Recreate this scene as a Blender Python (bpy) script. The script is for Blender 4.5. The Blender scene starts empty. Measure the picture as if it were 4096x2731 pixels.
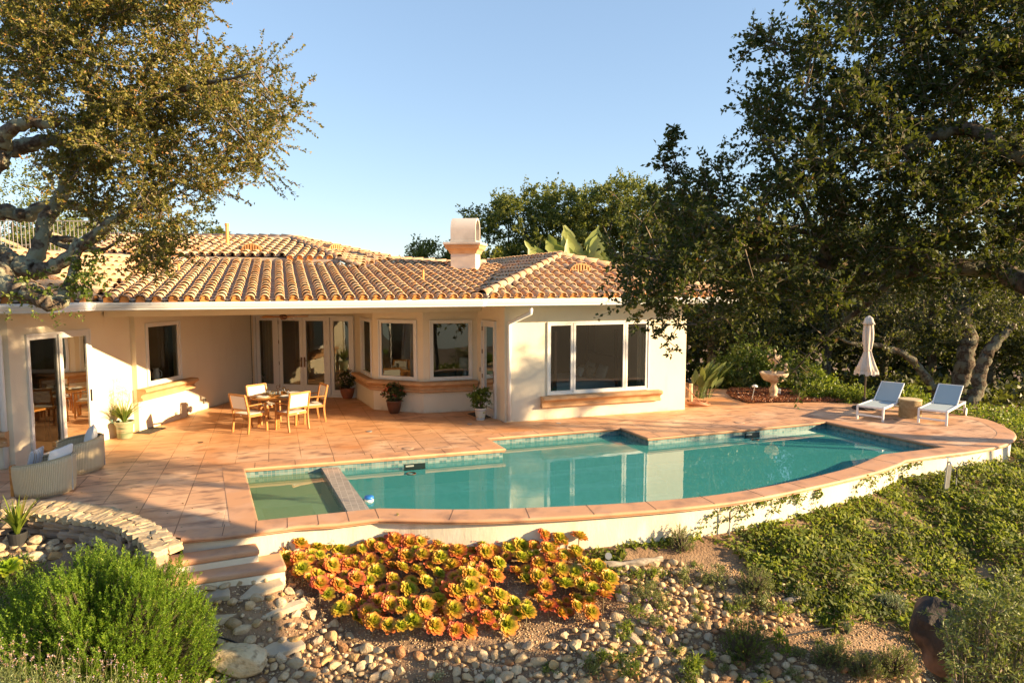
import bpy, bmesh, math, random
import numpy as np
from mathutils import Vector, Matrix, geometry
random.seed(7); rng = np.random.default_rng(11)
R = math.radians; PI = math.pi
C = bpy.context.scene.collection; S = bpy.context.scene
# ------------------------------------------------------------ camera
PITCH = R(4.908); CAMH = 3.45; FPX = 2731.0
cam = bpy.data.cameras.new('camera'); camo = bpy.data.objects.new('camera', cam); C.objects.link(camo)
camo.location = (0, 0, CAMH); camo.rotation_euler = (R(90) - PITCH, 0, 0)
cam.sensor_width = 36; cam.lens = 24.0; cam.clip_end = 3000; cam.clip_start = .05
S.camera = camo
S.view_settings.view_transform = 'Standard'; S.view_settings.look = 'None'
S.view_settings.exposure = 1.7; S.view_settings.gamma = 1
# ------------------------------------------------------------ sky and sun
SUN_AZ = 103.4; SUN_EL = 15.0
w = bpy.data.worlds.new('World'); S.world = w; w.use_nodes = True
nt = w.node_tree; nt.nodes.clear()
out = nt.nodes.new('ShaderNodeOutputWorld'); bg = nt.nodes.new('ShaderNodeBackground')
sky = nt.nodes.new('ShaderNodeTexSky'); sky.sky_type = 'NISHITA'; sky.sun_disc = False
sky.sun_elevation = R(SUN_EL); sky.sun_rotation = R(SUN_AZ); sky.air_density = 1.0; sky.dust_density = .2; sky.ozone_density = 3.2
bg.inputs[1].default_value = .134
gm = nt.nodes.new('ShaderNodeGamma'); gm.inputs[1].default_value = .6; nt.links.new(sky.outputs[0], gm.inputs[0])
ml = nt.nodes.new('ShaderNodeMix'); ml.data_type = 'RGBA'; ml.blend_type = 'MULTIPLY'; ml.inputs[0].default_value = 1; ml.inputs[7].default_value = (.94, .97, 1.03, 1)
nt.links.new(gm.outputs[0], ml.inputs[6]); nt.links.new(ml.outputs[2], bg.inputs[0]); nt.links.new(bg.outputs[0], out.inputs[0])
sd = bpy.data.lights.new('sun', 'SUN'); sd.energy = 4.9; sd.angle = R(.55); sd.color = (1, .73, .42)
so = bpy.data.objects.new('sun', sd); C.objects.link(so)
sv = Vector((math.sin(R(SUN_AZ)) * math.cos(R(SUN_EL)), math.cos(R(SUN_AZ)) * math.cos(R(SUN_EL)), math.sin(R(SUN_EL))))
so.rotation_euler = sv.to_track_quat('Z', 'Y').to_euler(); so.location = (30, -5, 20)
S.cycles.max_bounces = 8; S.cycles.transparent_max_bounces = 16; S.cycles.diffuse_bounces = 3; S.cycles.glossy_bounces = 3
S.cycles.sample_clamp_indirect = 4; S.cycles.caustics_reflective = False; S.cycles.caustics_refractive = False
# ------------------------------------------------------------ survey helpers: plan points measured off the photo
CP, SP = math.cos(PITCH), math.sin(PITCH)
def ray(sx, sy):
    x = (sx - 2048) / FPX; v = -(sy - 1365.5) / FPX
    return np.array((x, CP + v * SP, -SP + v * CP))
def G(sx, sy, z=0.):
    r = ray(sx, sy); t = (z - CAMH) / r[2]; return np.array((r[0] * t, r[1] * t))
def G3(sx, sy, z=0.):
    g = G(sx, sy, z); return Vector((g[0], g[1], z))
def V(sx, sy, Y):
    r = ray(sx, sy); t = Y / r[1]; return Vector((r[0] * t, Y, CAMH + r[2] * t))
def lerp(a, b, t): return a + (b - a) * t
# ------------------------------------------------------------ object helpers
def prop(o, label=None, cat=None, group=None, kind=None):
    if label: o['label'] = label
    if cat: o['category'] = cat
    if group: o['group'] = group
    if kind: o['kind'] = kind
    return o
def thing(name, label, cat, loc=(0, 0, 0), rz=0, group=None):
    o = bpy.data.objects.new(name, None); o.empty_display_size = .2; C.objects.link(o)
    o.location = loc; o.rotation_euler = (0, 0, rz); return prop(o, label, cat, group)
def rootof(o):
    while o.parent: o = o.parent
    return o
def copy_tree(o, parent=None):
    c = o.copy(); C.objects.link(c)
    if parent is not None: c.parent = parent
    for ch in list(o.children): copy_tree(ch, c)
    return c
def fast_mesh(name, v, f4, mat, parent=None, smooth=False, uv=None, world=True, mi=None):
    """v (N,3), f4 (M,k) all faces with k corners"""
    v = np.asarray(v, dtype=np.float32).reshape(-1, 3); f4 = np.asarray(f4, dtype=np.int32)
    if parent is not None and world:
        v = v - np.array(rootof(parent).location, dtype=np.float32)
    me = bpy.data.meshes.new(name); k = f4.shape[1]
    me.vertices.add(len(v)); me.vertices.foreach_set('co', v.ravel())
    me.loops.add(f4.size); me.loops.foreach_set('vertex_index', f4.ravel())
    me.polygons.add(len(f4)); me.polygons.foreach_set('loop_start', np.arange(0, f4.size, k, dtype=np.int32))
    me.polygons.foreach_set('loop_total', np.full(len(f4), k, dtype=np.int32))
    if smooth: me.polygons.foreach_set('use_smooth', np.ones(len(f4), dtype=bool))
    if uv is not None:
        l = me.uv_layers.new(name='UVMap'); l.data.foreach_set('uv', np.asarray(uv, dtype=np.float32).ravel())
    me.update(calc_edges=True)
    for m in (mat if isinstance(mat, (list, tuple)) else [mat]): me.materials.append(m)
    if mi is not None: me.polygons.foreach_set('material_index', np.asarray(mi, dtype=np.int32))
    o = bpy.data.objects.new(name, me); C.objects.link(o)
    if parent is not None: o.parent = parent
    return o
class MB:
    def __init__(s): s.v = []; s.f = []; s.m = []; s.mat = 0
    def add(s, vs, fs):
        n = len(s.v); s.v += [tuple(p) for p in vs]
        for f in fs: s.f.append([i + n for i in f]); s.m.append(s.mat)
    def box(s, c, d, rz=0., M=None):
        x, y, z = d[0] / 2, d[1] / 2, d[2] / 2
        q = [Vector((a * x, b * y, e * z)) for e in (-1, 1) for a, b in ((-1, -1), (1, -1), (1, 1), (-1, 1))]
        if M is not None: q = [M @ p for p in q]
        elif rz:
            m = Matrix.Rotation(rz, 3, 'Z'); q = [m @ p for p in q]
        s.add([p + Vector(c) for p in q], [(3, 2, 1, 0), (4, 5, 6, 7), (0, 1, 5, 4), (1, 2, 6, 5), (2, 3, 7, 6), (3, 0, 4, 7)])
    def bar(s, a, b, wd, ht, up=(0, 0, 1)):
        a = Vector(a); b = Vector(b); d = (b - a); L = d.length; d = d / L
        u = Vector(up); x = d.cross(u)
        if x.length < 1e-4: x = d.cross(Vector((0, 1, 0)))
        x.normalize(); u = x.cross(d)
        M = Matrix((x, d, u)).transposed(); s.box((a + b) / 2, (wd, L, ht), M=M)
    def tube(s, pts, rad, n=8, caps=True):
        pts = [Vector(p) for p in pts]; N = len(pts)
        if not isinstance(rad, (list, tuple, np.ndarray)): rad = [rad] * N
        vs = []; pu = None
        for i, p in enumerate(pts):
            t = (pts[min(i + 1, N - 1)] - pts[max(i - 1, 0)])
            if t.length < 1e-9: t = Vector((0, 0, 1))
            t.normalize()
            if pu is None:
                pu = t.orthogonal().normalized()
            u = (pu - t * pu.dot(t)); u.normalize(); pu = u; q = t.cross(u)
            vs += [p + (u * math.cos(2 * PI * k / n) + q * math.sin(2 * PI * k / n)) * rad[i] for k in range(n)]
        fs = [(i * n + k, i * n + (k + 1) % n, (i + 1) * n + (k + 1) % n, (i + 1) * n + k) for i in range(N - 1) for k in range(n)]
        if caps: fs += [tuple(reversed(range(n))), tuple((N - 1) * n + k for k in range(n))]
        s.add(vs, fs)
    def lathe(s, prof, c=(0, 0, 0), n=20, wob=None):
        vs = []
        for r, z in prof:
            for k in range(n):
                a = 2 * PI * k / n; rr = r * (wob(a, z) if wob else 1)
                vs.append((c[0] + rr * math.cos(a), c[1] + rr * math.sin(a), c[2] + z))
        N = len(prof)
        fs = [(i * n + k, i * n + (k + 1) % n, (i + 1) * n + (k + 1) % n, (i + 1) * n + k) for i in range(N - 1) for k in range(n)]
        fs += [tuple(reversed(range(n))), tuple((N - 1) * n + k for k in range(n))]
        s.add(vs, fs)
    def poly(s, vs): s.add(vs, [tuple(range(len(vs)))])
    def prism(s, pl, z0, z1):
        n = len(pl); vs = [(p[0], p[1], z0) for p in pl] + [(p[0], p[1], z1) for p in pl]
        s.add(vs, [tuple(reversed(range(n))), tuple(range(n, 2 * n))] + [(i, (i + 1) % n, n + (i + 1) % n, n + i) for i in range(n)])
    def sweep(s, prof, path, closed=False, z=0.):
        """prof [(offset to the left of travel, z)], path 2D/3D points, mitred"""
        P = [Vector((p[0], p[1])) for p in path]; N = len(P); zz = [(p[2] if len(p) > 2 else z) for p in path]; m = len(prof)
        vs = []
        for i in range(N):
            if closed: a, b = P[i - 1], P[(i + 1) % N]
            else: a, b = P[max(i - 1, 0)], P[min(i + 1, N - 1)]
            d1 = (P[i] - a) if (P[i] - a).length > 1e-9 else (b - P[i]); d2 = (b - P[i]) if (b - P[i]).length > 1e-9 else d1
            d1 = d1.normalized(); d2 = d2.normalized()
            n1 = Vector((-d1.y, d1.x)); n2 = Vector((-d2.y, d2.x)); nn = (n1 + n2); nn.normalize()
            k = 1 / max(.35, nn.dot(n1))
            vs += [(P[i].x + nn.x * o * k, P[i].y + nn.y * o * k, zz[i] + h) for o, h in prof]
        rngN = N if closed else N - 1
        s.add(vs, [(i * m + j, i * m + j + 1, ((i + 1) % N) * m + j + 1, ((i + 1) % N) * m + j) for i in range(rngN) for j in range(m - 1)])
    def build(s, name, mat, parent=None, smooth=False, bevel=0, world=True, seg=2, autosmooth=None):
        me = bpy.data.meshes.new(name)
        off = Vector(rootof(parent).location) if (parent is not None and world) else Vector((0, 0, 0))
        me.from_pydata([tuple(Vector(p) - off) for p in s.v], [], s.f)
        for m in (mat if isinstance(mat, (list, tuple)) else [mat]): me.materials.append(m)
        if any(s.m): me.polygons.foreach_set('material_index', s.m)
        bm = bmesh.new(); bm.from_mesh(me)
        bmesh.ops.recalc_face_normals(bm, faces=bm.faces)
        bm.to_mesh(me); bm.free()
        if smooth: me.polygons.foreach_set('use_smooth', [True] * len(me.polygons))
        me.update()
        o = bpy.data.objects.new(name, me); C.objects.link(o)
        if parent is not None: o.parent = parent
        if bevel:
            b = o.modifiers.new('bevel', 'BEVEL'); b.width = bevel; b.segments = seg; b.limit_method = 'ANGLE'; b.angle_limit = R(40)
        if autosmooth:
            me.polygons.foreach_set('use_smooth', [True] * len(me.polygons))
            me.set_sharp_from_angle(angle=R(autosmooth))
        return o
def cr(pts, k=6):
    """Catmull-Rom through rows of numbers"""
    P = np.array(pts, float); P = np.vstack([2 * P[0] - P[1], P, 2 * P[-1] - P[-2]]); o = []
    for i in range(1, len(P) - 2):
        for j in range(k):
            t = j / k; a, b, c, d = P[i - 1], P[i], P[i + 1], P[i + 2]
            o.append(.5 * (2 * b + (c - a) * t + (2 * a - 5 * b + 4 * c - d) * t * t + (3 * b - a - 3 * c + d) * t ** 3))
    o.append(P[-2]); return np.array(o)
# ------------------------------------------------------------ materials
def nodes(name):
    m = bpy.data.materials.new(name); m.use_nodes = True; n = m.node_tree; n.nodes.clear()
    o = n.nodes.new('ShaderNodeOutputMaterial'); return m, n, o
def N(n, t, **k):
    x = n.nodes.new(t)
    for a, b in k.items():
        if a.startswith('i_'):
            key = a[2:]; x.inputs[int(key) if key.isdigit() else key].default_value = b
        else: setattr(x, a, b)
    return x
def rgba(c): return (c[0], c[1], c[2], 1)
def ramp(n, stops, fac=None, interp='LINEAR'):
    r = n.nodes.new('ShaderNodeValToRGB'); cr_ = r.color_ramp; cr_.interpolation = interp
    while len(cr_.elements) < len(stops): cr_.elements.new(.5)
    for e, (p, c) in zip(cr_.elements, stops): e.position = p; e.color = rgba(c)
    if fac is not None: n.links.new(fac, r.inputs[0])
    return r
def mixc(n, a, b, fac, mode='MIX'):
    m = n.nodes.new('ShaderNodeMix'); m.data_type = 'RGBA'; m.blend_type = mode
    for s_, v_ in ((m.inputs[0], fac), (m.inputs[6], a), (m.inputs[7], b)):
        if hasattr(v_, 'is_linked') or hasattr(v_, 'links'): n.links.new(v_, s_)
        elif isinstance(v_, (int, float)): s_.default_value = v_
        else: s_.default_value = rgba(v_)
    return m.outputs[2]
def pmat(name, base, rough=.6, c2=None, nscale=3., contrast=(.35, .65), metal=0., spec=.5, bump=None, coord='Object', detail=6, c3=None, n3=12., stretch=None, sheen=0):
    m, n, o = nodes(name); p = N(n, 'ShaderNodeBsdfPrincipled'); n.links.new(p.outputs[0], o.inputs[0])
    p.inputs['Roughness'].default_value = rough; p.inputs['Metallic'].default_value = metal
    p.inputs['Specular IOR Level'].default_value = spec; p.inputs['Base Color'].default_value = rgba(base)
    tc = N(n, 'ShaderNodeTexCoord'); src = tc.outputs[coord]
    if stretch:
        mp = N(n, 'ShaderNodeMapping'); mp.inputs['Scale'].default_value = stretch; n.links.new(src, mp.inputs[0]); src = mp.outputs[0]
    if c2 is not None:
        nz = N(n, 'ShaderNodeTexNoise'); nz.inputs['Scale'].default_value = nscale; nz.inputs['Detail'].default_value = detail
        n.links.new(src, nz.inputs[0])
        r = ramp(n, [(contrast[0], (0, 0, 0)), (contrast[1], (1, 1, 1))], nz.outputs[0])
        c = mixc(n, base, c2, r.outputs[0])
        if c3 is not None:
            n2 = N(n, 'ShaderNodeTexNoise'); n2.inputs['Scale'].default_value = n3; n2.inputs['Detail'].default_value = 5
            n.links.new(src, n2.inputs[0]); r2 = ramp(n, [(.52, (0, 0, 0)), (.68, (1, 1, 1))], n2.outputs[0]); c = mixc(n, c, c3, r2.outputs[0])
        n.links.new(c, p.inputs['Base Color'])
    if bump:
        nb = N(n, 'ShaderNodeTexNoise'); nb.inputs['Scale'].default_value = bump[0]; nb.inputs['Detail'].default_value = 5; n.links.new(src, nb.inputs[0])
        b = N(n, 'ShaderNodeBump'); b.inputs['Strength'].default_value = bump[1]; b.inputs['Distance'].default_value = bump[2] if len(bump) > 2 else .01
        n.links.new(nb.outputs[0], b.inputs['Height']); n.links.new(b.outputs[0], p.inputs['Normal'])
    return m
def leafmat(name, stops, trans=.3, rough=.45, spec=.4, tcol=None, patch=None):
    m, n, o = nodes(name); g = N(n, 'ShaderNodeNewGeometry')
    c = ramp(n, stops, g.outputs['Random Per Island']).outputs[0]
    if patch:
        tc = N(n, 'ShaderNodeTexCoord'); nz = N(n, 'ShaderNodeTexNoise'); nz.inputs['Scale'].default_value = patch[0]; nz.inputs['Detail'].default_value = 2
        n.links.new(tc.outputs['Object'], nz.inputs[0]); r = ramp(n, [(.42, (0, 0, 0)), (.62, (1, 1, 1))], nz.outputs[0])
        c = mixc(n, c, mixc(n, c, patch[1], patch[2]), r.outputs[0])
    p = N(n, 'ShaderNodeBsdfPrincipled'); p.inputs['Roughness'].default_value = rough; p.inputs['Specular IOR Level'].default_value = spec
    n.links.new(c, p.inputs['Base Color'])
    t = N(n, 'ShaderNodeBsdfTranslucent'); n.links.new(mixc(n, c, tcol or (.5, .6, .05), .35), t.inputs[0])
    mx = N(n, 'ShaderNodeMixShader'); mx.inputs[0].default_value = trans
    n.links.new(p.outputs[0], mx.inputs[1]); n.links.new(t.outputs[0], mx.inputs[2]); n.links.new(mx.outputs[0], o.inputs[0])
    return m
# ------------------------------------------------------------ shared materials
def stucco(name, base, c2):
    m = pmat(name, base, .85, c2=c2, nscale=.9, contrast=(.4, .8), spec=.2, bump=(38, .5, .006)); n = m.node_tree; p = next(x for x in n.nodes if x.type == 'BSDF_PRINCIPLED'); c = p.inputs['Base Color'].links[0].from_socket
    tc = N(n, 'ShaderNodeTexCoord'); s = N(n, 'ShaderNodeSeparateXYZ'); n.links.new(tc.outputs['Object'], s.inputs[0]); nz = N(n, 'ShaderNodeTexNoise'); nz.inputs['Scale'].default_value = 3.5; nz.inputs['Detail'].default_value = 7
    mp = N(n, 'ShaderNodeMapping'); mp.inputs['Scale'].default_value = (1, 1, .25); n.links.new(tc.outputs['Object'], mp.inputs[0]); n.links.new(mp.outputs[0], nz.inputs[0])
    a = N(n, 'ShaderNodeMath', operation='MULTIPLY_ADD'); a.inputs[1].default_value = -2.2; n.links.new(s.outputs[2], a.inputs[0]); n.links.new(nz.outputs[0], a.inputs[2]); r = ramp(n, [(.35, (0, 0, 0)), (.62, (.55, .55, .55))], a.outputs[0])
    n.links.new(mixc(n, mixc(n, c, (.50, .38, .24), r.outputs[0]), (.60, .50, .36), ramp(n, [(.60, (0, 0, 0)), (.80, (.35, .35, .35))], nz.outputs[0]).outputs[0]), p.inputs['Base Color']); return m
M_WALL = stucco('stucco_cream', (.78, .69, .53), (.72, .62, .46))
M_TRIM = pmat('painted_soffit', (.70, .64, .52), .6)
M_WHITE = pmat('white_metal', (.80, .79, .76), .35)
M_FRAME = pmat('white_frame', (.72, .70, .66), .4)
M_SILL = pmat('cast_stone_sill', (.50, .27, .12), .75, c2=(.60, .36, .18), nscale=4, bump=(50, .2, .004))
M_BRONZE = pmat('dark_bronze', (.10, .05, .03), .4, metal=.6)
M_DARK = pmat('black_rubber', (.02, .02, .02), .8)
M_ROOM = pmat('room_wall', (.20, .15, .10), .9)
M_ROOMF = pmat('room_floor', (.14, .08, .045), .5)
M_CURT = pmat('curtain', (.35, .30, .22), .9)
def glassmat():
    m, n, o = nodes('window_glass'); f = N(n, 'ShaderNodeFresnel'); f.inputs[0].default_value = 1.5
    mm = N(n, 'ShaderNodeMath', operation='MULTIPLY_ADD'); mm.inputs[1].default_value = 1.4; mm.inputs[2].default_value = .03; mm.use_clamp = True
    n.links.new(f.outputs[0], mm.inputs[0])
    t = N(n, 'ShaderNodeBsdfTransparent'); t.inputs[0].default_value = (.82, .84, .80, 1)
    g = N(n, 'ShaderNodeBsdfGlossy'); g.inputs['Roughness'].default_value = .0; g.inputs['Color'].default_value = (.95, 1, .95, 1)
    tc = N(n, 'ShaderNodeTexCoord'); nz = N(n, 'ShaderNodeTexNoise'); nz.inputs['Scale'].default_value = 1.2; nz.inputs['Detail'].default_value = 0
    b = N(n, 'ShaderNodeBump'); b.inputs['Strength'].default_value = .06; b.inputs['Distance'].default_value = .05
    n.links.new(tc.outputs['Object'], nz.inputs[0]); n.links.new(nz.outputs[0], b.inputs['Height']); n.links.new(b.outputs[0], g.inputs['Normal'])
    mx = N(n, 'ShaderNodeMixShader'); n.links.new(mm.outputs[0], mx.inputs[0]); n.links.new(t.outputs[0], mx.inputs[1]); n.links.new(g.outputs[0], mx.inputs[2])
    n.links.new(mx.outputs[0], o.inputs[0]); return m
M_GLASS = glassmat()
def tilemat(name, stops, grime):
    m, n, o = nodes(name); g = N(n, 'ShaderNodeNewGeometry'); c = ramp(n, stops, g.outputs['Random Per Island']).outputs[0]
    tc = N(n, 'ShaderNodeTexCoord')
    nz = N(n, 'ShaderNodeTexNoise'); nz.inputs['Scale'].default_value = 9; nz.inputs['Detail'].default_value = 8; n.links.new(tc.outputs['Object'], nz.inputs[0])
    r = ramp(n, [(.48, (0, 0, 0)), (.66, (1, 1, 1))], nz.outputs[0]); c = mixc(n, c, grime, r.outputs[0])
    n2 = N(n, 'ShaderNodeTexNoise'); n2.inputs['Scale'].default_value = 38; n2.inputs['Detail'].default_value = 6; n.links.new(tc.outputs['Object'], n2.inputs[0])
    r2 = ramp(n, [(.58, (0, 0, 0)), (.66, (1, 1, 1))], n2.outputs[0]); c = mixc(n, c, (.55, .50, .36), r2.outputs[0])
    p = N(n, 'ShaderNodeBsdfPrincipled'); p.inputs['Roughness'].default_value = .85; p.inputs['Specular IOR Level'].default_value = .2
    n.links.new(c, p.inputs['Base Color']); n.links.new(p.outputs[0], o.inputs[0]); return m
TS = [(0, (.52, .22, .09)), (.18, (.64, .37, .18)), (.36, (.50, .26, .13)), (.55, (.68, .44, .24)), (.75, (.60, .38, .22)), (.88, (.52, .34, .21)), (1, (.66, .34, .13))]
M_TILE = tilemat('barrel_tile', TS, (.48, .37, .27))
M_PAN = tilemat('pan_tile', [(0, (.50, .30, .19)), (1, (.64, .43, .28))], (.42, .35, .27))
M_CLAY = pmat('fresh_clay', (.62, .26, .07), .8, c2=(.54, .20, .05), nscale=6)
M_RIDGE = tilemat('ridge_tile', [(0, (.62, .38, .20)), (.5, (.56, .30, .16)), (1, (.66, .44, .27))], (.48, .37, .25))
M_MORTAR = pmat('mortar', (.42, .36, .29), .95, c2=(.30, .25, .2), nscale=9)
# ------------------------------------------------------------ plan of the house, corners walked along its foot
U = Vector((.943, .332)); Nn = Vector((.332, -.943)); NW = Vector((.989, -.15)); WD = Vector((.15, .989))
v2 = lambda a: Vector((a[0], a[1]))
C1 = v2(G(63, 1872)); CO = v2(G(1013, 1578)); D2 = v2(G(1425, 1590)); B1 = v2(G(1496, 1637)); B2 = v2(G(1695, 1652)); B3 = v2(G(1910, 1641))
R0 = v2(G(2019, 1689)); R1 = v2(G(2739, 1637.5)); L0 = C1 - U * 4.2
CEIL = 2.92
house = thing('house', 'single storey cream stucco house with terracotta barrel tile roof behind the pool', 'house')
wallmb = MB(); 
def frame_of(A, B):
    t = (B - A).normalized(); n = Vector((t.y, -t.x))   # outward: right of travel
    return t, n
def atw(A, t, n, s, z, o=0.): p = A + t * s + n * o; return Vector((p.x, p.y, z))
def sz(sx, sy, A, B, o=0.):
    t, n = frame_of(A, B); A = A + n * o; r = ray(sx, sy)
    m = np.array([[r[0], -t.x], [r[1], -t.y]]); k, s = np.linalg.solve(m, np.array([A.x, A.y])); return s, CAMH + r[2] * k
def wall(A, B, opens=(), z0=-.02, z1=CEIL, o=0., s0=0., s1=None, th=.16, mb=None):
    mb = mb or wallmb
    t, n = frame_of(A, B); L = (B - A).length if s1 is None else s1
    xs = sorted({s0, L} | {a for q in opens for a in q[:2]}); zs = sorted({z0, z1} | {a for q in opens for a in q[2:4]})
    for oo in (o, o - th):
        for i in range(len(xs) - 1):
            for j in range(len(zs) - 1):
                cx = (xs[i] + xs[i + 1]) / 2; cz = (zs[j] + zs[j + 1]) / 2
                if any(q[0] < cx < q[1] and q[2] < cz < q[3] for q in opens): continue
                mb.add([atw(A, t, n, a, b, oo) for a, b in ((xs[i], zs[j]), (xs[i + 1], zs[j]), (xs[i + 1], zs[j + 1]), (xs[i], zs[j + 1]))], [(0, 1, 2, 3)])
    for q in opens:
        c = [(q[0], q[2]), (q[1], q[2]), (q[1], q[3]), (q[0], q[3])]
        for k in range(4):
            a, b = c[k], c[(k + 1) % 4]
            mb.add([atw(A, t, n, a[0], a[1], o), atw(A, t, n, b[0], b[1], o), atw(A, t, n, b[0], b[1], o - th), atw(A, t, n, a[0], a[1], o - th)], [(0, 1, 2, 3)])
def bars(mb, A, B, q, o, wd, dp=.06):
    t, n = frame_of(A, B); s0, s1, z0, z1 = q; h = wd / 2
    for a, b in (((s0, z0 + h), (s1, z0 + h)), ((s0, z1 - h), (s1, z1 - h))): mb.bar(atw(A, t, n, *a, o), atw(A, t, n, *b, o), dp, wd)
    for x in (s0 + h, s1 - h): mb.bar(atw(A, t, n, x, z0 + wd, o), atw(A, t, n, x, z1 - wd, o), wd, dp, up=(n.x, n.y, 0))
def pane(A, B, q, o, parent):
    t, n = frame_of(A, B); m = MB(); s0, s1, z0, z1 = q
    m.add([atw(A, t, n, a, b, o) for a, b in ((s0, z0), (s1, z0), (s1, z1), (s0, z1))], [(0, 1, 2, 3)])
    return m.build('pane', M_GLASS, parent)
def window(A, B, q, muls=(), o=0., fw=.065, name='window'):
    s0, s1, z0, z1 = q; m = MB(); bars(m, A, B, q, o - .01, .035, .10)
    xs = [s0 + .03] + list(muls) + [s1 - .03]
    for a, b in zip(xs[:-1], xs[1:]):
        bars(m, A, B, (a + .006, b - .006, z0 + .03, z1 - .03), o - .005, fw, .05)
    w_ = m.build(name, M_FRAME, house, bevel=.004, seg=1)
    for a, b in zip(xs[:-1], xs[1:]): pane(A, B, (a + fw - .02, b - fw + .02, z0 + fw, z1 - fw), o - .02, w_)
    return w_
SILLP = [(0, 0), (.20, 0), (.235, -.03), (.235, -.07), (.20, -.10), (.14, -.125), (.105, -.17), (.10, -.20), (.14, -.225), (.14, -.265), (.09, -.29), (0, -.29)]
def sill(path, z, rev=False):
    """path left to right seen from outside; offset is to the right of travel -> outward"""
    m = MB(); prof = [(-a, b) for a, b in SILLP]; m.sweep(prof, path, z=z)
    for p, q in ((path[0], path[1]), (path[-1], path[-2])):
        t = (Vector(q[:2]) - Vector(p[:2])).normalized(); n = Vector((t.y, -t.x)) * (1 if p is path[0] else -1)
        m.poly([(p[0] + n.x * a, p[1] + n.y * a, z + b) for a, b in SILLP])
    return m.build('window_sill', M_SILL, house, autosmooth=35)
# --- openings
HD = 2.48
fA, fB = R0, R1
fw_ = (sz(2187.3, 1450, fA, fB)[0], sz(2594.4, 1450, fA, fB)[0], .62, 2.47)
mull = [sz(2291.8, 1450, fA, fB)[0], sz(2500, 1450, fA, fB)[0]]
wall(R0, R1, [fw_]); window(R0, R1, fw_, mull)
t_, n_ = frame_of(R0, R1); sill([R0 + t_ * .95, R0 + t_ * 4.36], .60)
# left wing: door section, window bay standing 13 cm proud, then the recess
LW = (CO - C1).length; sB0 = sz(537, 1700, C1, CO)[0]; sB1 = sz(748, 1640, C1, CO, .13)[0]
dq = (.36, 1.97, .03, HD); wall(C1, CO, [dq], s1=sB0)
wall(C1, CO, s0=sB1, o=-.02)
wq = (sz(582, 1400, C1, CO, .13)[0], sz(721, 1400, C1, CO, .13)[0], 1.02, 2.5)
wall(C1, CO, [wq], s0=sB0, s1=sB1, o=.13); window(C1, CO, wq, o=.13)
tw, nw = frame_of(C1, CO)
for s_ in (sB0, sB1):
    wallmb.poly([atw(C1, tw, nw, s_, a, b) for a, b in ((-.02, .13), (-.02, -.2), (CEIL, -.2), (CEIL, .13))])
sill([C1 + tw * (sB0 - .03) + nw * .13, C1 + tw * (sz(786, 1520, C1, CO, .13)[0] - .25) + nw * .13], 1.0)
# sliding door
m = MB(); bars(m, C1, CO, (dq[0], dq[1], 0, HD), -.01, .05, .12); sm = (dq[0] + dq[1]) / 2 - .02
bars(m, C1, CO, (dq[0] + .05, sm + .05, .04, HD - .05), -.03, .075, .045); bars(m, C1, CO, (sm - .02, dq[1] - .05, .04, HD - .05), .02, .085, .045)
sd_ = m.build('sliding_door', M_FRAME, house, bevel=.004, seg=1)
pane(C1, CO, (dq[0] + .1, sm, .1, HD - .12), -.03, sd_); pane(C1, CO, (sm + .05, dq[1] - .12, .1, HD - .12), .02, sd_)
m = MB(); m.bar(atw(C1, tw, nw, dq[1] - .09, .95, .06), atw(C1, tw, nw, dq[1] - .09, 1.2, .06), .02, .03, up=(1, 0, 0)); m.build('door_handle', M_DARK, sd_)
# far left wall with its window
LL = (C1 - L0).length; lq = (LL - 2.2, LL - .28, .78, 2.46); wall(L0, C1, [lq]); window(L0, C1, lq)
tl, nl = frame_of(L0, C1); sill([L0 + tl * (LL - 2.5), L0 + tl * (LL - .07)], .72)
# french doors
LF = (D2 - CO).length; tf, nf = frame_of(CO, D2); F0 = .10; F1 = LF - .03; fs = lambda f: lerp(F0, F1, f)
wall(CO, D2, [(F0, F1, .02, 2.46)])
m = MB(); bars(m, CO, D2, (F0, F1, 0, 2.47), 0, .06, .12)
for f in (.235, .75): m.bar(atw(CO, tf, nf, fs(f), .06, 0), atw(CO, tf, nf, fs(f), 2.41, 0), .10, .12, up=(nf.x, nf.y, 0))
dfr = m.build('door_frame', M_FRAME, house, bevel=.004, seg=1)
def glazed(A, B, s0, s1, z0, z1, o, nm, hinge=None, handle=None, bot=.24):
    t, n = frame_of(A, B); m = MB(); fw = .105
    bars(m, A, B, (s0, s1, z0, z1), o, fw, .05)
    m.bar(atw(A, t, n, s0 + fw, z0 + fw + bot / 2 - .01, o), atw(A, t, n, s1 - fw, z0 + fw + bot / 2 - .01, o), .045, bot - .02)
    d = m.build(nm, M_FRAME, house, bevel=.003, seg=1); pane(A, B, (s0 + fw - .01, s1 - fw + .01, z0 + fw + bot - .03, z1 - fw), o - .012, d)
    if hinge is not None:
        for z in (.25, .95, 1.6, 2.2):
            h = MB(); h.bar(atw(A, t, n, hinge, z, o + .035), atw(A, t, n, hinge, z + .11, o + .035), .022, .022, up=(1, 0, 0)); h.build('hinge', M_BRONZE, d)
    if handle is not None:
        h = MB(); h.bar(atw(A, t, n, handle, .9, o + .035), atw(A, t, n, handle, 1.2, o + .035), .045, .015, up=(n.x, n.y, 0))
        sg = 1 if handle < (s0 + s1) / 2 else -1
        h.tube([atw(A, t, n, handle, 1.1, o + .04), atw(A, t, n, handle, 1.1, o + .085), atw(A, t, n, handle + sg * .11, 1.1, o + .09)], .01, 6); h.build('door_handle', M_BRONZE, d)
    return d
glazed(CO, D2, F0 + .07, fs(.235) - .05, .03, 2.41, -.01, 'sidelight')
glazed(CO, D2, fs(.235) + .055, fs(.4925) - .003, .03, 2.41, 0, 'door', fs(.235) + .05, fs(.4925) - .05)
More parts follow.
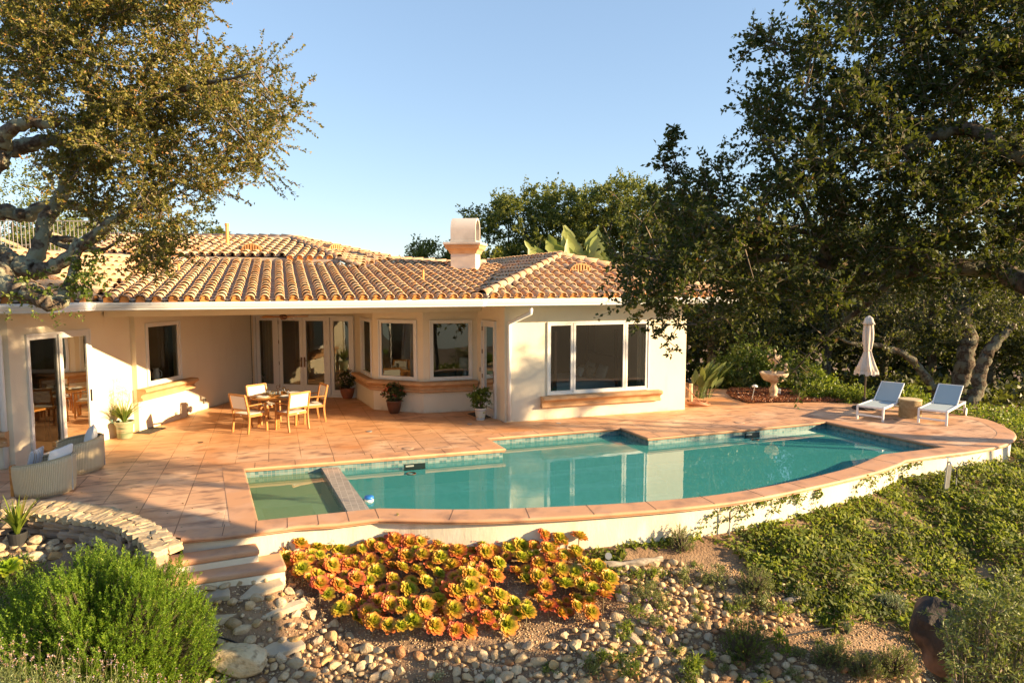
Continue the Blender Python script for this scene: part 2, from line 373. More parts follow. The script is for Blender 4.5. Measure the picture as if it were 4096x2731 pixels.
glazed(CO, D2, fs(.4925) + .003, fs(.75) - .055, .03, 2.41, 0, 'door', fs(.75) - .05, fs(.4925) + .05)
glazed(CO, D2, fs(.75) + .05, F1 - .07, .03, 2.41, -.01, 'sidelight', bot=.1)
# bay
for A, B, x0, x1 in ((D2, B1, 1445, 1487), (B1, B2, 1514, 1668), (B2, B3, 1718, 1889)):
    q = (sz(x0, 1400, A, B)[0] if A is not D2 else .80, sz(x1, 1400, A, B)[0], .86, 2.47); wall(A, B, [q]); window(A, B, q)
ts, ns = frame_of(D2, B1); te, ne = frame_of(B2, B3)
sill([D2 + ts * .45, B1, B2, B3 - te * .02], .84)
# narrow door beside the bay
LD = (R0 - B3).length; td, nd = frame_of(B3, R0); ds0 = sz(1931, 1500, B3, R0)[0]; ds1 = sz(1970, 1500, B3, R0)[0] + .25; wall(B3, R0, [(ds0, ds1, .02, HD)])
m = MB(); bars(m, B3, R0, (ds0, ds1, 0, HD), .005, .05, .10); m.build('door_frame', M_FRAME, house)
glazed(B3, R0, ds0 + .055, ds1 - .055, .03, HD - .055, 0, 'door', ds0 + .05, ds1 - .11, bot=.1)
# hidden sides of the house
RB = R1 - Nn * 9.0; HB = Vector((-3, 30)); HL = L0 + Vector((-2, 14))
wall(R1, RB); wall(RB, HB); wall(HB, HL); wall(HL, L0)
wallmb.build('wall', M_WALL, house)
# rooms behind the glass
rm = MB(); PL = [L0, C1, CO, D2, B1, B2, B3, R0, R1, RB, HB, HL]
fl = [Vector((p.x, p.y, .012)) for p in PL]
tri = geometry.tessellate_polygon([fl]); rm.add(fl, tri); rm.build('room_floor', M_ROOMF, house)
rm = MB()
def inner(a, b, h=CEIL): rm.add([(a[0], a[1], .015), (b[0], b[1], .015), (b[0], b[1], h), (a[0], a[1], h)], [(0, 1, 2, 3)])
k = R0 + (R0 - B3).normalized() * 0
q1 = R0 - Nn * 5.2 + U * .12; q2 = R1 - Nn * 5.2 - U * .12; inner(q1, q2); inner(R0 + U * .16 - Nn * .3, q1); inner(q2, R1 - U * .16)
q3 = D2 + WD * 3.2 - NW * 3; q4 = D2 + WD * 4 + NW * 6; inner(q3, q4); inner(CO - NW * .16, CO - NW * .3 + WD * 3.5)
q5 = C1 - NW * 5.5 - WD * 1; inner(q5, q5 + WD * 9); inner(CO - NW * .2 - WD * 2.6, CO - NW * 5.6 - WD * 2.6)
rm.build('room_wall', M_ROOM, house)
# curtains behind the glass
def curtain(A, B, s0, s1, o, z0=.05, z1=2.44):
    t, n = frame_of(A, B); k = int((s1 - s0) / .018); m = MB()
    vs = []; 
    for i in range(k + 1):
        s = lerp(s0, s1, i / k); d = o + .03 * math.sin(i * 1.15) + .008 * random.random()
        vs += [atw(A, t, n, s, z0, d), atw(A, t, n, s, z1, d)]
    m.add(vs, [(2 * i, 2 * i + 2, 2 * i + 3, 2 * i + 1) for i in range(k)]); return m.build('curtain', M_CURT, house, smooth=True)
curtain(CO, D2, F0 + .1, fs(.235) - .05, -.3); curtain(B1, B2, .95, 1.25, -.35); curtain(R0, R1, .75, 1.15, -.45); curtain(R0, R1, 3.95, 4.4, -.45)
curtain(C1, CO, 4.95, 5.15, -.3, .9)
# ceiling and soffit, beam
OVL = .72
g2 = v2((-8.27, 12.1)); gk = v2((-8.10, 13.20)); E2 = v2((-.74, 15.56)); RC = R0 + Nn * .8 - U * .81; RD = RC + U * 6.85; RE = RD - Nn * 11; gl = g2 - U * 5.0
eave = [gl, g2, gk, E2, RC, RD]
# ------------------------------------------------------------ roof planes
def plane(pts):
    P = [Vector(p) for p in pts]; n = Vector((0, 0, 0))
    for i in range(len(P)): n += (P[i] - P[0]).cross(P[(i + 1) % len(P)] - P[0])
    n.normalize(); 
    if n.z < 0: n = -n
    h = Vector((0, 0, 1)).cross(n).normalized(); up = n.cross(h).normalized()
    if up.z < 0: up = -up; h = -h
    return n, h, up
def inpoly(x, y, pl):
    c = False; j = len(pl) - 1
    for i in range(len(pl)):
        xi, yi = pl[i]; xj, yj = pl[j]
        if (yi > y) != (yj > y) and x < (xj - xi) * (y - yi) / (yj - yi) + xi: c = not c
        j = i
    return c
def edge_dist(x, y, pl):
    d = 1e9
    for i in range(len(pl)):
        a = Vector(pl[i]); b = Vector(pl[(i + 1) % len(pl)]); p = Vector((x, y)); ab = b - a
        t = max(0, min(1, (p - a).dot(ab) / ab.length_squared)); d = min(d, (a + ab * t - p).length)
    return d
covers = MB(); pans = MB(); clay = MB(); under = MB(); caps = MB(); morts = MB()
def half_tile(mb, p, ax, up, n, L, r0, r1, seg=7, th=.014, lift=0.):
    """cover tile: p low end centre; ax across; up along; r0 low end radius"""
    vs = []; 
    for (rr, q, dz) in ((r0, p, lift), (r1, p + up * L, 0.0), (r0 - th, p, lift)):
        for k in range(seg + 1):
            a = PI * k / seg; vs.append(q + ax * math.cos(a) * rr + n * (math.sin(a) * rr * .92 + dz))
    s1 = seg + 1; fs = [(k, k + 1, s1 + k + 1, s1 + k) for k in range(seg)] + [(k + 1, k, 2 * s1 + k, 2 * s1 + k + 1) for k in range(seg)]
    mb.add(vs, fs)
def tile_plane(pts, cw=.285, row=.375, clayend=True, base=0, u0=None, skip=None):
    n, h, up = plane(pts); P0 = Vector(pts[base]); P2 = [((Vector(p) - P0).dot(h), (Vector(p) - P0).dot(up)) for p in pts]
    under.add([Vector(p) - n * .02 for p in pts], geometry.tessellate_polygon([[Vector(p) for p in pts]]))
    xs = [p[0] for p in P2]; ys = [p[1] for p in P2]; y0 = min(ys)
    for i in range(int(min(xs) / cw) - 1, int(max(xs) / cw) + 2):
        wob = random.uniform(-.006, .006)
        for j in range(int((max(ys) - y0) / row) + 2):
            x = i * cw + wob; y = y0 + j * row - .03; jx = random.uniform(-.006, .006); yc = y + row * .5
            if not (inpoly(x, yc, P2) or (j == 0 and inpoly(x, y + .12, P2))): continue
            if skip and skip(P0 + h * x + up * yc): continue
            q = P0 + h * (x + jx) + up * y + n * .028
            half_tile(covers, q, (h + up * random.uniform(-.015, .015)).normalized(), up, n, row + .04, .106 + random.uniform(-.005, .005), .086, lift=.027 + random.uniform(0, .012))
            qq = P0 + h * (x + cw / 2) + up * y + n * .080
            vs = []
            for (o_, dz) in ((0, .012), (row, -.004)):
                for k in range(5):
                    a = PI + PI * (k + .5) / 5 if False else PI + PI * k / 4
                    vs.append(qq + h * math.cos(a) * .10 + up * o_ + n * (math.sin(a) * .06 + dz))
            pans.add(vs, [(k, k + 1, 6 + k, 5 + k) for k in range(4)])
            if j == 0 and clayend:
                vs = [q + h * math.cos(PI * k / 7) * .083 + n * (math.sin(PI * k / 7) * .075 + .02) + up * .03 for k in range(8)]
                vs += [q + h * .083 - n * .05 + up * .03, q - h * .083 - n * .05 + up * .03]
                clay.add(vs, [(7, 6, 5, 4, 3, 2, 1, 0), (0, 8, 9, 7)])
def ridge(a, b, r=.115, step=.36):
    a = Vector(a); b = Vector(b); d = b - a; L = d.length; d.normalize(); k = max(1, int(L / step)); st = L / k
    if d.z < 0: pass
    ax = d.cross(Vector((0, 0, 1))).normalized(); n = ax.cross(d)
    if n.z < 0: n = -n
    caps = MB(); morts = MB()
    for i in range(k):
        half_tile(caps, a + d * (st * i) + n * (.05 + random.uniform(0, .012)), (ax + d * random.uniform(-.03, .03)).normalized(), d, n, st + .05, r + random.uniform(-.004, .006), r - .022, lift=.02)
    morts.bar(a + n * .03, b + n * .03, .24, .10, up=n); rt = caps.build('ridge_tiles', M_RIDGE, house, smooth=True); morts.build('ridge_mortar', M_MORTAR, rt)
ZE = 3.09
def rz(p, o, inward, sl): return ZE + sl * (Vector((p[0], p[1])) - o).dot(inward)
e3 = lambda p: Vector((p[0], p[1], ZE))
nin = -Nn; win = -NW; SA = .148; SB = .32
# plane A: low porch roof.  top edge follows the line of the upper roof
def onA(p): return Vector((p[0], p[1], rz(p, gk, nin, SA)))
vd = None
a1, b1 = nin, win; # valley A/B: SA*a1.q = SB*b1.q
vvec = SA * a1 - SB * b1; vd = Vector((-vvec.y, vvec.x)).normalized()
if vd.y < 0: vd = -vd
VT = gk + vd * ((4.06 - ZE) / (SA * nin.dot(vd)))
vv2 = SA * nin - SB * U; vr = Vector((-vv2.y, vv2.x)).normalized(); vr = vr if vr.y > 0 else -vr
VRt = E2 + vr * 6.6
TA = [onA(v2((-9.3, 20.4))), onA(v2((-5.15, 20.6))), onA(v2((-3.96, 22.0))), onA(v2((-1.9, 21.9)))]
def rayA(sx, sy):
    r = ray(sx, sy); nA = (nin.x * r[0] + nin.y * r[1]) * SA; t = (ZE - SA * gk.dot(nin) - CAMH) / (r[2] - nA); return Vector((r[0] * t, r[1] * t, CAMH + r[2] * t))
A_pts = [e3(gk), e3(E2), onA(VRt), rayA(1830, 1059), rayA(1555, 1044), rayA(1440, 1066), rayA(1366, 1057), rayA(800, 1038), rayA(640, 1034), onA(VT)]
ridge_pt = Vector((-.26, 24.7, 4.19))
chim = rayA(1862, 1082)
tile_plane(A_pts, base=0, skip=lambda p: abs((p - chim).x) < .42 and abs((p - chim).y) < .4)
# B strip and C plane (left wing)
hd = (nin + win).normalized(); 
def onB(p): return Vector((p[0], p[1], rz(p, gk, win, SB)))
def onC(p): return Vector((p[0], p[1], rz(p, g2, nin, SB)))
H2 = g2 + hd * ((4.06 - ZE) / (SB * win.dot(hd)))
tile_plane([e3(g2), e3(gk), onA(VT), onB(H2)], base=0)
CL = g2 - U * 6; tile_plane([e3(CL), e3(g2), onC(H2), onC(H2 - U * 4)], base=1)
ridge(e3(g2) + Vector((0, 0, .05)), onC(H2))
# right block: hipped
HW = 3.425; apex = RC + U * HW + nin * HW; ap = Vector((apex.x, apex.y, ZE + SB * HW)); RBK = ap.copy(); bk = apex + nin * 7.4; bk3 = Vector((bk.x, bk.y, ap.z))
tile_plane([e3(RC), e3(RD), ap], base=0)
REb = RC + nin * 10.8
tile_plane([e3(RC), ap, bk3, e3(REb)], base=0)
tile_plane([e3(RD), e3(RD + nin * 10.8), bk3, ap], base=0)
ridge(e3(RC) + Vector((0, 0, .03)), ap, r=.125); ridge(e3(RD) + Vector((0, 0, .03)), ap, r=.125); ridge(ap, bk3, r=.125)
# upper roof D with hip, and its right face E
DR = Vector((-5.15, 20.5, 4.13)); RR = Vector((-7.5, 23.6, 4.93)); DL = Vector((-9.5, 20.3, 4.22))
nD, hD, upD = plane([DL, DR, RR])
RL = V(560, 976, 25.2); RL = Vector((RL.x, RL.y, RR.z)); k_ = upD
DLL = Vector((-12.4, 20.1, DL.z + .09)); RL = RR + Vector((-6.0, (DLL - DL).y / 2.9 * 6.0, .05))
tile_plane([DR, RR, RL, DLL, DL], base=0, cw=.285)
EF = rayA(1555, 1044); EV = rayA(1440, 1080)
tile_plane([DR, EV + Vector((0, 0, .03)), EF + Vector((0, 0, .05)), RR], base=0, clayend=False)
ridge(DR, RR); ridge(RL, RR); ridge(EF + Vector((0, 0, .05)), RR); ridge(rayA(1830, 1059), EF + Vector((0, 0, .02)), r=.10)
ridge(rayA(1940, 1057), rayA(1830, 1059), r=.10)
morts.bar(DL - Vector((0, .0, .06)), DR - Vector((0, 0, .06)), .12, .14)
under.build('roof_deck', M_MORTAR, house); covers.build('roof', M_TILE, house, smooth=True)
pans.build('roof_pan_tiles', M_PAN, house, smooth=True); clay.build('eave_closures', M_CLAY, house)
morts.build('eave_mortar', M_MORTAR, house)
# valley flashing (dark gap)
m = MB(); m.bar(e3(E2) + Vector((0, 0, .06)), onA(VRt) + Vector((0, 0, .06)), .12, .05); m.bar(e3(gk) + Vector((0, 0, .0)), onA(VT), .12, .04); m.build('valley_flashing', pmat('old_lead', (.06, .04, .03), .8), house)
# ceiling sheet
m = MB(); cz = [gl, g2, gk, E2, RC, RD, RD + nin * 11, HB + v2((2, 2)), HL]
cz = [Vector((p.x, p.y, CEIL)) for p in cz]; m.add(cz, geometry.tessellate_polygon([cz]))
cz2 = [p + Vector((0, 0, .03)) for p in cz]; m.add(cz2, geometry.tessellate_polygon([cz2])); m.build('ceiling', M_TRIM, house)
# fascia + gutter along the eave (outside is to the right when walking left to right)
path = [gl, g2, gk, E2, RC, RD, RD + nin * 10.5]
m = MB(); m.sweep([(.02, -.02), (-.02, -.02), (-.02, .165), (.02, .165)], path, z=CEIL); m.build('fascia', M_TRIM, house)
m = MB(); gp = [(-.022, .0), (-.10, .0), (-.112, .012), (-.112, .035), (-.122, .045), (-.140, .085), (-.142, .098), (-.130, .104), (-.150, .112), (-.152, .15), (-.135, .155), (-.125, .12), (-.03, .10), (-.022, .16)]
m.sweep(gp, path, z=CEIL - .005); m.build('gutter', M_WHITE, house)
# beam across the open side of the porch
bA = v2((-8.91, 14.93)); bB = B3 + (R0 - B3) * .12
m = MB(); m.bar((bA.x, bA.y, 2.81), (bB.x, bB.y, 2.81), .18, .215); m.build('porch_beam', M_WALL, house)
# fascia trim board under the soffit of the right block front
m = MB(); m.bar(atw(R0, t_, n_, -.0, CEIL - .05, .02), atw(R0, t_, n_, 5.2, CEIL - .05, .02), .04, .09); m.build('wall_trim', M_TRIM, house); m = MB(); m.bar(atw(C1, tw, nw, 0, CEIL - .05, .02), atw(C1, tw, nw, 2.6, CEIL - .05, .02), .04, .09); m.build('wall_trim', M_TRIM, house)
# downpipes
def downpipe(wA, top, wall_pt, n):
    m = MB(); w0 = Vector((wall_pt.x, wall_pt.y, 2.42)); n3 = Vector((n.x, n.y, 0))
    pts = [Vector((top.x, top.y, 2.95)), Vector((top.x, top.y, 2.80)), Vector((top.x, top.y, 2.74)), w0 + n3 * .06 + Vector((0, 0, .05)), w0 + n3 * .055 - Vector((0, 0, .05)), Vector((w0.x, w0.y, .04)) + n3 * .055]
    m.tube(pts, [.05, .05, .052, .052, .05, .048], 10); return m.build('downpipe', M_WHITE, house, smooth=True)
downpipe(None, RC + U * 1.22 - Nn * .075, R0 + U * .10, Nn); downpipe(None, g2 - U * 1.05 - Nn * .07, C1 - U * .12, Nn)
# chimney
ch = MB(); cz0 = 3.55; cc = chim + Vector((0, .10, 0)); rzc = -R(8.6); mR = Matrix.Rotation(rzc, 3, 'Z')
M_CHIM = pmat('chimney_stucco', (.66, .58, .49), .9, c2=(.42, .35, .28), nscale=1.6, contrast=(.45, .8), bump=(40, .3, .005))
HC = 4.33
ch.box((cc.x, cc.y, (cz0 + HC) / 2), (.76, .72, HC - cz0), rz=rzc); chimney = ch.build('chimney', M_CHIM, house, bevel=.01)
m = MB(); q = [Vector((a, b)) for a, b in ((-.38, -.36), (-.38, .36), (.38, .36), (.38, -.36))]
q = [cc.xy + (mR @ Vector((p.x, p.y, 0))).xy for p in q]
m.sweep([(0, 0), (.03, 0), (.04, .05), (.07, .10), (.12, .14), (.14, .18), (.14, .22), (.17, .23), (.17, .255), (-.36, .26)], q, closed=True, z=HC - .01)
m.build('cornice', M_SILL, chimney)
m = MB(); m.box((cc.x, cc.y, HC + .285), (1.14, 1.10, .07), rz=rzc); m.box((cc.x, cc.y, HC + .35), (.80, .76, .06), rz=rzc); m.build('cap_slab', M_CHIM, chimney, bevel=.015)
m = MB(); hz0 = HC + .38; ring = []
for (rr, fac) in ((.36, 1), (.30, 1)):
    ring.append([(-rr, 0), (-rr, .32)] + [(rr * math.cos(PI - PI * k / 14), .32 + rr * math.sin(PI - PI * k / 14)) for k in range(1, 14)] + [(rr, .32), (rr, 0)])
vs = []
for xx in (-.38, .38):
    for rg in ring: vs += [cc + mR @ Vector((xx, y, 0)) + Vector((0, 0, hz0 - cc.z + z)) for y, z in rg]
K = len(ring[0]); fsx = []
for k in range(K - 1): fsx += [(k, k + 1, 2 * K + k + 1, 2 * K + k), (K + k + 1, K + k, 3 * K + k, 3 * K + k + 1), (k, K + k, K + k + 1, k + 1), (2 * K + k, 2 * K + k + 1, 3 * K + k + 1, 3 * K + k)]
m.add(vs, fsx); m.build('hood', M_CHIM, chimney, autosmooth=40)
# roof vents and pipes
M_PIPE = pmat('painted_pipe', (.62, .30, .07), .5)
def pipe(p, top, r): m = MB(); m.tube([p - Vector((0, 0, .3)), Vector((p.x, p.y, top))], r, 10); return m
p = V(911, 1000, 21.9); pm = pipe(p, p.z + .76, .055); pm.tube([(p.x, p.y, p.z + .76), (p.x, p.y, p.z + .84)], .068, 10); pm.build('vent_pipe', M_PIPE, house)
p = rayA(716, 1102); pipe(p, p.z + .30, .028).build('vent_pipe', M_PIPE, house); p = rayA(1693, 1132); pipe(p, p.z + .34, .028).build('vent_pipe', M_PIPE, house)
M_LOUV = pmat('clay_vent', (.55, .26, .09), .7, c2=(.45, .2, .07), nscale=8); M_LOUVD = pmat('vent_dark', (.05, .025, .01), .9)
def dvent(p, h, up, n, r):
    f = (h.cross(Vector((0, 0, 1)))).normalized(); f = f if f.y < 0 else -f
    m = MB(); K = 16; back = -f * 1.1 * r * 2 
    a = [p + h * (r * math.cos(PI * k / K)) + Vector((0, 0, r * .82 * math.sin(PI * k / K))) for k in range(K + 1)]
    b = [p + h * (r * .9 * math.cos(PI * k / K)) + Vector((0, 0, r * .70 * math.sin(PI * k / K))) for k in range(K + 1)]
    c = [p + back + h * (r * .8 * math.cos(PI * k / K)) + Vector((0, 0, r * .80 * math.sin(PI * k / K) + back.length * 0)) for k in range(K + 1)]
    K1 = K + 1; m.add(a + b + c, [(k, k + 1, K1 + k + 1, K1 + k) for k in range(K)] + [(k + 1, k, 2 * K1 + k, 2 * K1 + k + 1) for k in range(K)])
    m.bar(p - h * r, p + h * r, .04, .03)
    for i in range(-3, 4):
        x = i * r * .25; zt = math.sqrt(max(0, 1 - (x / r / .9) ** 2)) * r * .70
        m.bar(p + h * x + Vector((0, 0, .0)), p + h * x + Vector((0, 0, zt)), .045, .02, up=f)
    v = m.build('roof_vent', M_LOUV, house); d = MB(); d.poly([q - f * .03 for q in b]); d.build('vent_screen', M_LOUVD, v)
pl = plane([e3(RC), e3(RD), ap]); r_ = ray(2324, 1098); # point on right front plane
def rayP(sx, sy, P0, n):
    r = Vector(ray(sx, sy)); o = Vector((0, 0, CAMH)); t = (P0 - o).dot(n) / r.dot(n); return o + r * t
p = rayP(2324, 1100, e3(RC), pl[0]); dvent(p + Vector((0, 0, .05)), pl[1], pl[2], pl[0], .33)
p = rayP(1004, 1012, DR, nD); dvent(p + Vector((0, 0, .04)), hD, upD, nD, .31)
nE, hE, upE = plane([DR, EV, EF, RR]); p = rayP(1345, 1012, DR, nE); dvent(p + Vector((0, 0, .05)), hE, upE, nE, .30)
# fittings on the left wing wall
def onwall(sx, sy, A, B, o=0.): s, z = sz(sx, sy, A, B, o); t, n = frame_of(A, B); return atw(A, t, n, s, z, o), t, n
p, t, n = onwall(747, 1636, C1, CO); nn3 = Vector((n.x, n.y, 0)); m = MB(); m.tube([p - nn3 * .02, p + nn3 * .10, p + nn3 * .11], [.075, .075, .09], 14); m.build('dryer_vent', M_FRAME, house)
p, t, n = onwall(817, 1604, C1, CO); m = MB(); m.box(p + Vector((n.x, n.y, 0)) * .02, (.03, .075, .12), rz=math.atan2(n.y, n.x)); m.build('outlet_cover', pmat('grey_cover', (.3, .3, .28), .5), house)
p, t, n = onwall(1876, 1488, B2, B3); p = atw(B3, td, nd, .25, 1.15, .02); m = MB(); m.box(p, (.03, .07, .11), rz=math.atan2(nd.y, nd.x)); m.build('outlet_cover', pmat('grey_cover2', (.35, .33, .3), .5), house)
p, t, n = onwall(440, 1690, C1, CO); nn3 = Vector((n.x, n.y, 0)); m = MB(); m.tube([p, p + nn3 * .09, p + nn3 * .12 - Vector((0, 0, .05))], .014, 8); m.tube([p + nn3 * .05 + Vector((0, 0, .02)), p + nn3 * .05 + Vector((0, 0, .06))], .012, 6); m.box(p + nn3 * .05 + Vector((0, 0, .065)), (.07, .07, .012)); m.build('faucet', pmat('verdigris_brass', (.15, .28, .24), .5, metal=.5), house)
# ------------------------------------------------------------ deck, pool and terrain
def deckmat():
    m, n, o = nodes('terracotta_paving'); tc = N(n, 'ShaderNodeTexCoord'); mp = N(n, 'ShaderNodeMapping'); n.links.new(tc.outputs['Object'], mp.inputs[0])
    a = G(940, 1850); th = -math.atan2(U.y, U.x); ax = a[0] * math.cos(th) - a[1] * math.sin(th); ay = a[0] * math.sin(th) + a[1] * math.cos(th)
    mp.inputs['Rotation'].default_value = (0, 0, th); mp.inputs['Location'].default_value = (-(ax % .61) + .61 * 40, -(ay % .61) + .61 * 40, 0)
    def brick(mortar):
        b = N(n, 'ShaderNodeTexBrick', offset=0.0, squash=1.0); b.inputs['Scale'].default_value = 1; b.inputs['Brick Width'].default_value = .61; b.inputs['Row Height'].default_value = .61
        b.inputs['Mortar Size'].default_value = mortar; b.inputs['Mortar Smooth'].default_value = .3; n.links.new(mp.outputs[0], b.inputs[0]); return b
    b = brick(.009); b.inputs['Color1'].default_value = rgba((.58, .33, .19)); b.inputs['Color2'].default_value = rgba((.68, .41, .25)); b.inputs['Mortar'].default_value = rgba((.20, .10, .055))
    def nz(sc, lo, hi, st=(1, 1, 1), det=5):
        mm = N(n, 'ShaderNodeMapping'); mm.inputs['Scale'].default_value = st; n.links.new(mp.outputs[0], mm.inputs[0])
        t = N(n, 'ShaderNodeTexNoise'); t.inputs['Scale'].default_value = sc; t.inputs['Detail'].default_value = det; n.links.new(mm.outputs[0], t.inputs[0])
        return ramp(n, [(lo, (0, 0, 0)), (hi, (1, 1, 1))], t.outputs[0]).outputs[0]
    c = mixc(n, b.outputs[0], (.78, .52, .33), nz(1.1, .50, .66))
    c = mixc(n, c, (.28, .16, .11), nz(2.2, .50, .68, (1, 2.2, 1), 8))
    c = mixc(n, c, (.60, .24, .08), nz(.5, .55, .75))
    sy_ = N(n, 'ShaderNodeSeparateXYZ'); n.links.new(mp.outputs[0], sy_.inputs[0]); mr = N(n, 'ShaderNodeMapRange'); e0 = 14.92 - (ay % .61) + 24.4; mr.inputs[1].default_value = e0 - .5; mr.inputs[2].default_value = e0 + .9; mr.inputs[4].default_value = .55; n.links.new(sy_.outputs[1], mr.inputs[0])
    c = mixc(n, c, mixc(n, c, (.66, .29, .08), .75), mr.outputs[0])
    p = N(n, 'ShaderNodeBsdfPrincipled'); p.inputs['Roughness'].default_value = .55; p.inputs['Specular IOR Level'].default_value = .35; n.links.new(c, p.inputs['Base Color'])
    bu = N(n, 'ShaderNodeBump'); bu.inputs['Strength'].default_value = .5; bu.inputs['Distance'].default_value = .006; bu.invert = True
    t2 = N(n, 'ShaderNodeTexNoise'); t2.inputs['Scale'].default_value = 9; t2.inputs['Detail'].default_value = 6; n.links.new(mp.outputs[0], t2.inputs[0])
    ad = N(n, 'ShaderNodeMath', operation='MULTIPLY_ADD'); ad.inputs[1].default_value = .45; n.links.new(t2.outputs[0], ad.inputs[0]); n.links.new(b.outputs[1], ad.inputs[2])
    n.links.new(ad.outputs[0], bu.inputs['Height']); n.links.new(bu.outputs[0], p.inputs['Normal']); n.links.new(p.outputs[0], o.inputs[0]); return m
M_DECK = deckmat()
M_COPE = pmat('coping_concrete', (.60, .32, .17), .6, c2=(.34, .19, .12), nscale=2.5, contrast=(.50, .72), c3=(.62, .36, .22), n3=1.3, bump=(25, .25, .004))
sp = lambda L, z=0.: [v2(G(a, b, z)) for a, b in L]
outer = sp([(726, 2165), (890, 2152), (1200, 2112), (1354, 2103), (1515, 2083)], -.05) + [Vector(p) for p in cr([tuple(q) for q in sp([(1515, 2083), (1951, 2088), (2459, 2061), (2925, 2016), (3264, 1951), (3495, 1895), (3600, 1858)], -.05)], 6)[1:]]
outer += [Vector(p) for p in cr([tuple(q) for q in sp([(3614, 1848), (3744, 1829), (3887, 1811), (4006, 1787), (4046, 1766), (4056, 1746)], -.05) + sp([(4029, 1714), (3946, 1678), (3804, 1654)])], 5)]
inner_curve = [Vector(p) for p in cr([tuple(q) for q in sp([(3531, 1817.5), (3424, 1863), (3311, 1895), (3175, 1926), (2922, 1972), (2639, 2003), (2300, 2024), (1900, 2038), (1515, 2034)])], 5)]
pE1, pA0, pA1, pJ, pK, pM = sp([(2014, 1793), (1942, 1750.4), (2485.5, 1708), (2593.4, 1749), (3305.4, 1683), (3789, 1788)])
pBL, pFL = sp([(969, 1872.4), (1021, 2084)])
pool = [pBL, pE1, pA0, pA1, pJ, pK, pM] + inner_curve + [pFL]
deck_out = outer + sp([(3465, 1613), (3299, 1608), (3115, 1610), (2991, 1613), (2930, 1592), (2905, 1572), (2925, 1557), (2815, 1553)]) + [v2((5.2, 30)), v2((-16, 32)), v2((-15, 9.5)), v2((-7.6, 9.9)), v2((-6.4, 9.75)), v2((-5.4, 9.5)), v2((-4.9, 9.15))]
ou = [Vector((p.x, p.y, 0)) for p in deck_out]; ho = [Vector((p.x, p.y, 0)) for p in pool]
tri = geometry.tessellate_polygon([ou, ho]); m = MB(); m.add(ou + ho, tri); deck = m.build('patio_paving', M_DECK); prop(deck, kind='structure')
# bullnose at the pool side and at the outer side
NOSE = [(.0, .003), (-.018, .002), (-.034, -.006), (-.042, -.022), (-.042, -.036), (-.034, -.05), (-.02, -.056), (-.026, -.064), (-.02, -.074), (.0, -.078), (.05, -.078)]
m = MB(); m.sweep([(.34, .0035)] + NOSE, pool, closed=True); 
area = sum(pool[i - 1].x * pool[i].y - pool[i].x * pool[i - 1].y for i in range(len(pool)))
if area > 0: m = MB(); m.sweep([(-a, b) for a, b in [(.34, .0035)] + NOSE], pool, closed=True)
# profile offsets are measured so that negative values hang over the water
prop(m.build('pool_coping', M_COPE, smooth=False, autosmooth=50), kind='structure')
m = MB(); op = outer[:]; m.sweep([(a, b) for a, b in [(.32, .0035)] + NOSE], op); prop(m.build('deck_edge_coping', M_COPE, autosmooth=50), kind='structure')
# joints across the front coping
m = MB()
def joint(a, b): m.bar((a.x, a.y, .0035), (b.x, b.y, .0035), .007, .004)
fc = outer[4:42]
acc = 0; prev = fc[0]
for i in range(1, len(fc)):
    acc += (fc[i] - prev).length; prev = fc[i]
    if acc > .88:
        acc = 0; t = (fc[i] - fc[i - 1]).normalized(); n = Vector((-t.y, t.x)); joint(fc[i] - n * .03, fc[i] + n * .42)
for k in range(6): q = lerp(outer[1], outer[4], k / 5); t = (outer[4] - outer[1]).normalized(); joint(q - Vector((-t.y, t.x)) * .03, q + Vector((-t.y, t.x)) * .42)
for k in range(7): q = lerp(pBL, pE1, (k + .3) / 7); joint(q - Nn * .34, q + Nn * .03)
for k in range(7): q = lerp(pJ, pK, (k + .4) / 7); joint(q - Nn * .34, q + Nn * .03)
for k in range(4): q = lerp(pA0, pA1, (k + .5) / 4); joint(q - Nn * .34, q + Nn * .03)
prop(m.build('coping_joints', pmat('grout', (.12, .06, .035), .9)), kind='structure')
# pool basin
ZW = -.19
def mosaic():
    m, n, o = nodes('waterline_tile'); tc = N(n, 'ShaderNodeTexCoord'); g = N(n, 'ShaderNodeNewGeometry')
    b = N(n, 'ShaderNodeTexBrick', offset=0.0); b.inputs['Scale'].default_value = 1; b.inputs['Brick Width'].default_value = .075; b.inputs['Row Height'].default_value = .075; b.inputs['Mortar Size'].default_value = .004
    b.inputs['Color1'].default_value = rgba((.09, .18, .19)); b.inputs['Color2'].default_value = rgba((.26, .36, .34)); b.inputs['Mortar'].default_value = rgba((.30, .30, .25)); b.inputs['Bias'].default_value = -.15
    n.links.new(tc.outputs['UV'], b.inputs[0]); p = N(n, 'ShaderNodeBsdfPrincipled'); p.inputs['Roughness'].default_value = .25
    n.links.new(b.outputs[0], p.inputs['Base Color']); n.links.new(p.outputs[0], o.inputs[0]); return m
M_MOS = mosaic()
def band(path, z0, z1, name, mat, closed=True, off=.0):
    v = []; f = []; uv = []; k = len(path); d = 0
    for i in range(k if closed else k - 1):
        a = path[i]; b = path[(i + 1) % k]; L = (b - a).length; j = len(v); v += [(a.x, a.y, z0), (b.x, b.y, z0), (b.x, b.y, z1), (a.x, a.y, z1)]
        f.append((j, j + 1, j + 2, j + 3)); uv += [(d, z0), (d + L, z0), (d + L, z1), (d, z1)]; d += L
    return fast_mesh(name, v, f, mat, uv=uv)
def grow(path, d):
    o = []; k = len(path)
    for i in range(k):
        a, b, c = path[i - 1], path[i], path[(i + 1) % k]; t1 = (b - a).normalized(); t2 = (c - b).normalized()
        n1 = Vector((t1.y, -t1.x)); n2 = Vector((t2.y, -t2.x)); nn = (n1 + n2).normalized(); o.append(b + nn * (d * (1 if area > 0 else -1)) / max(.4, nn.dot(n1)))
    return o
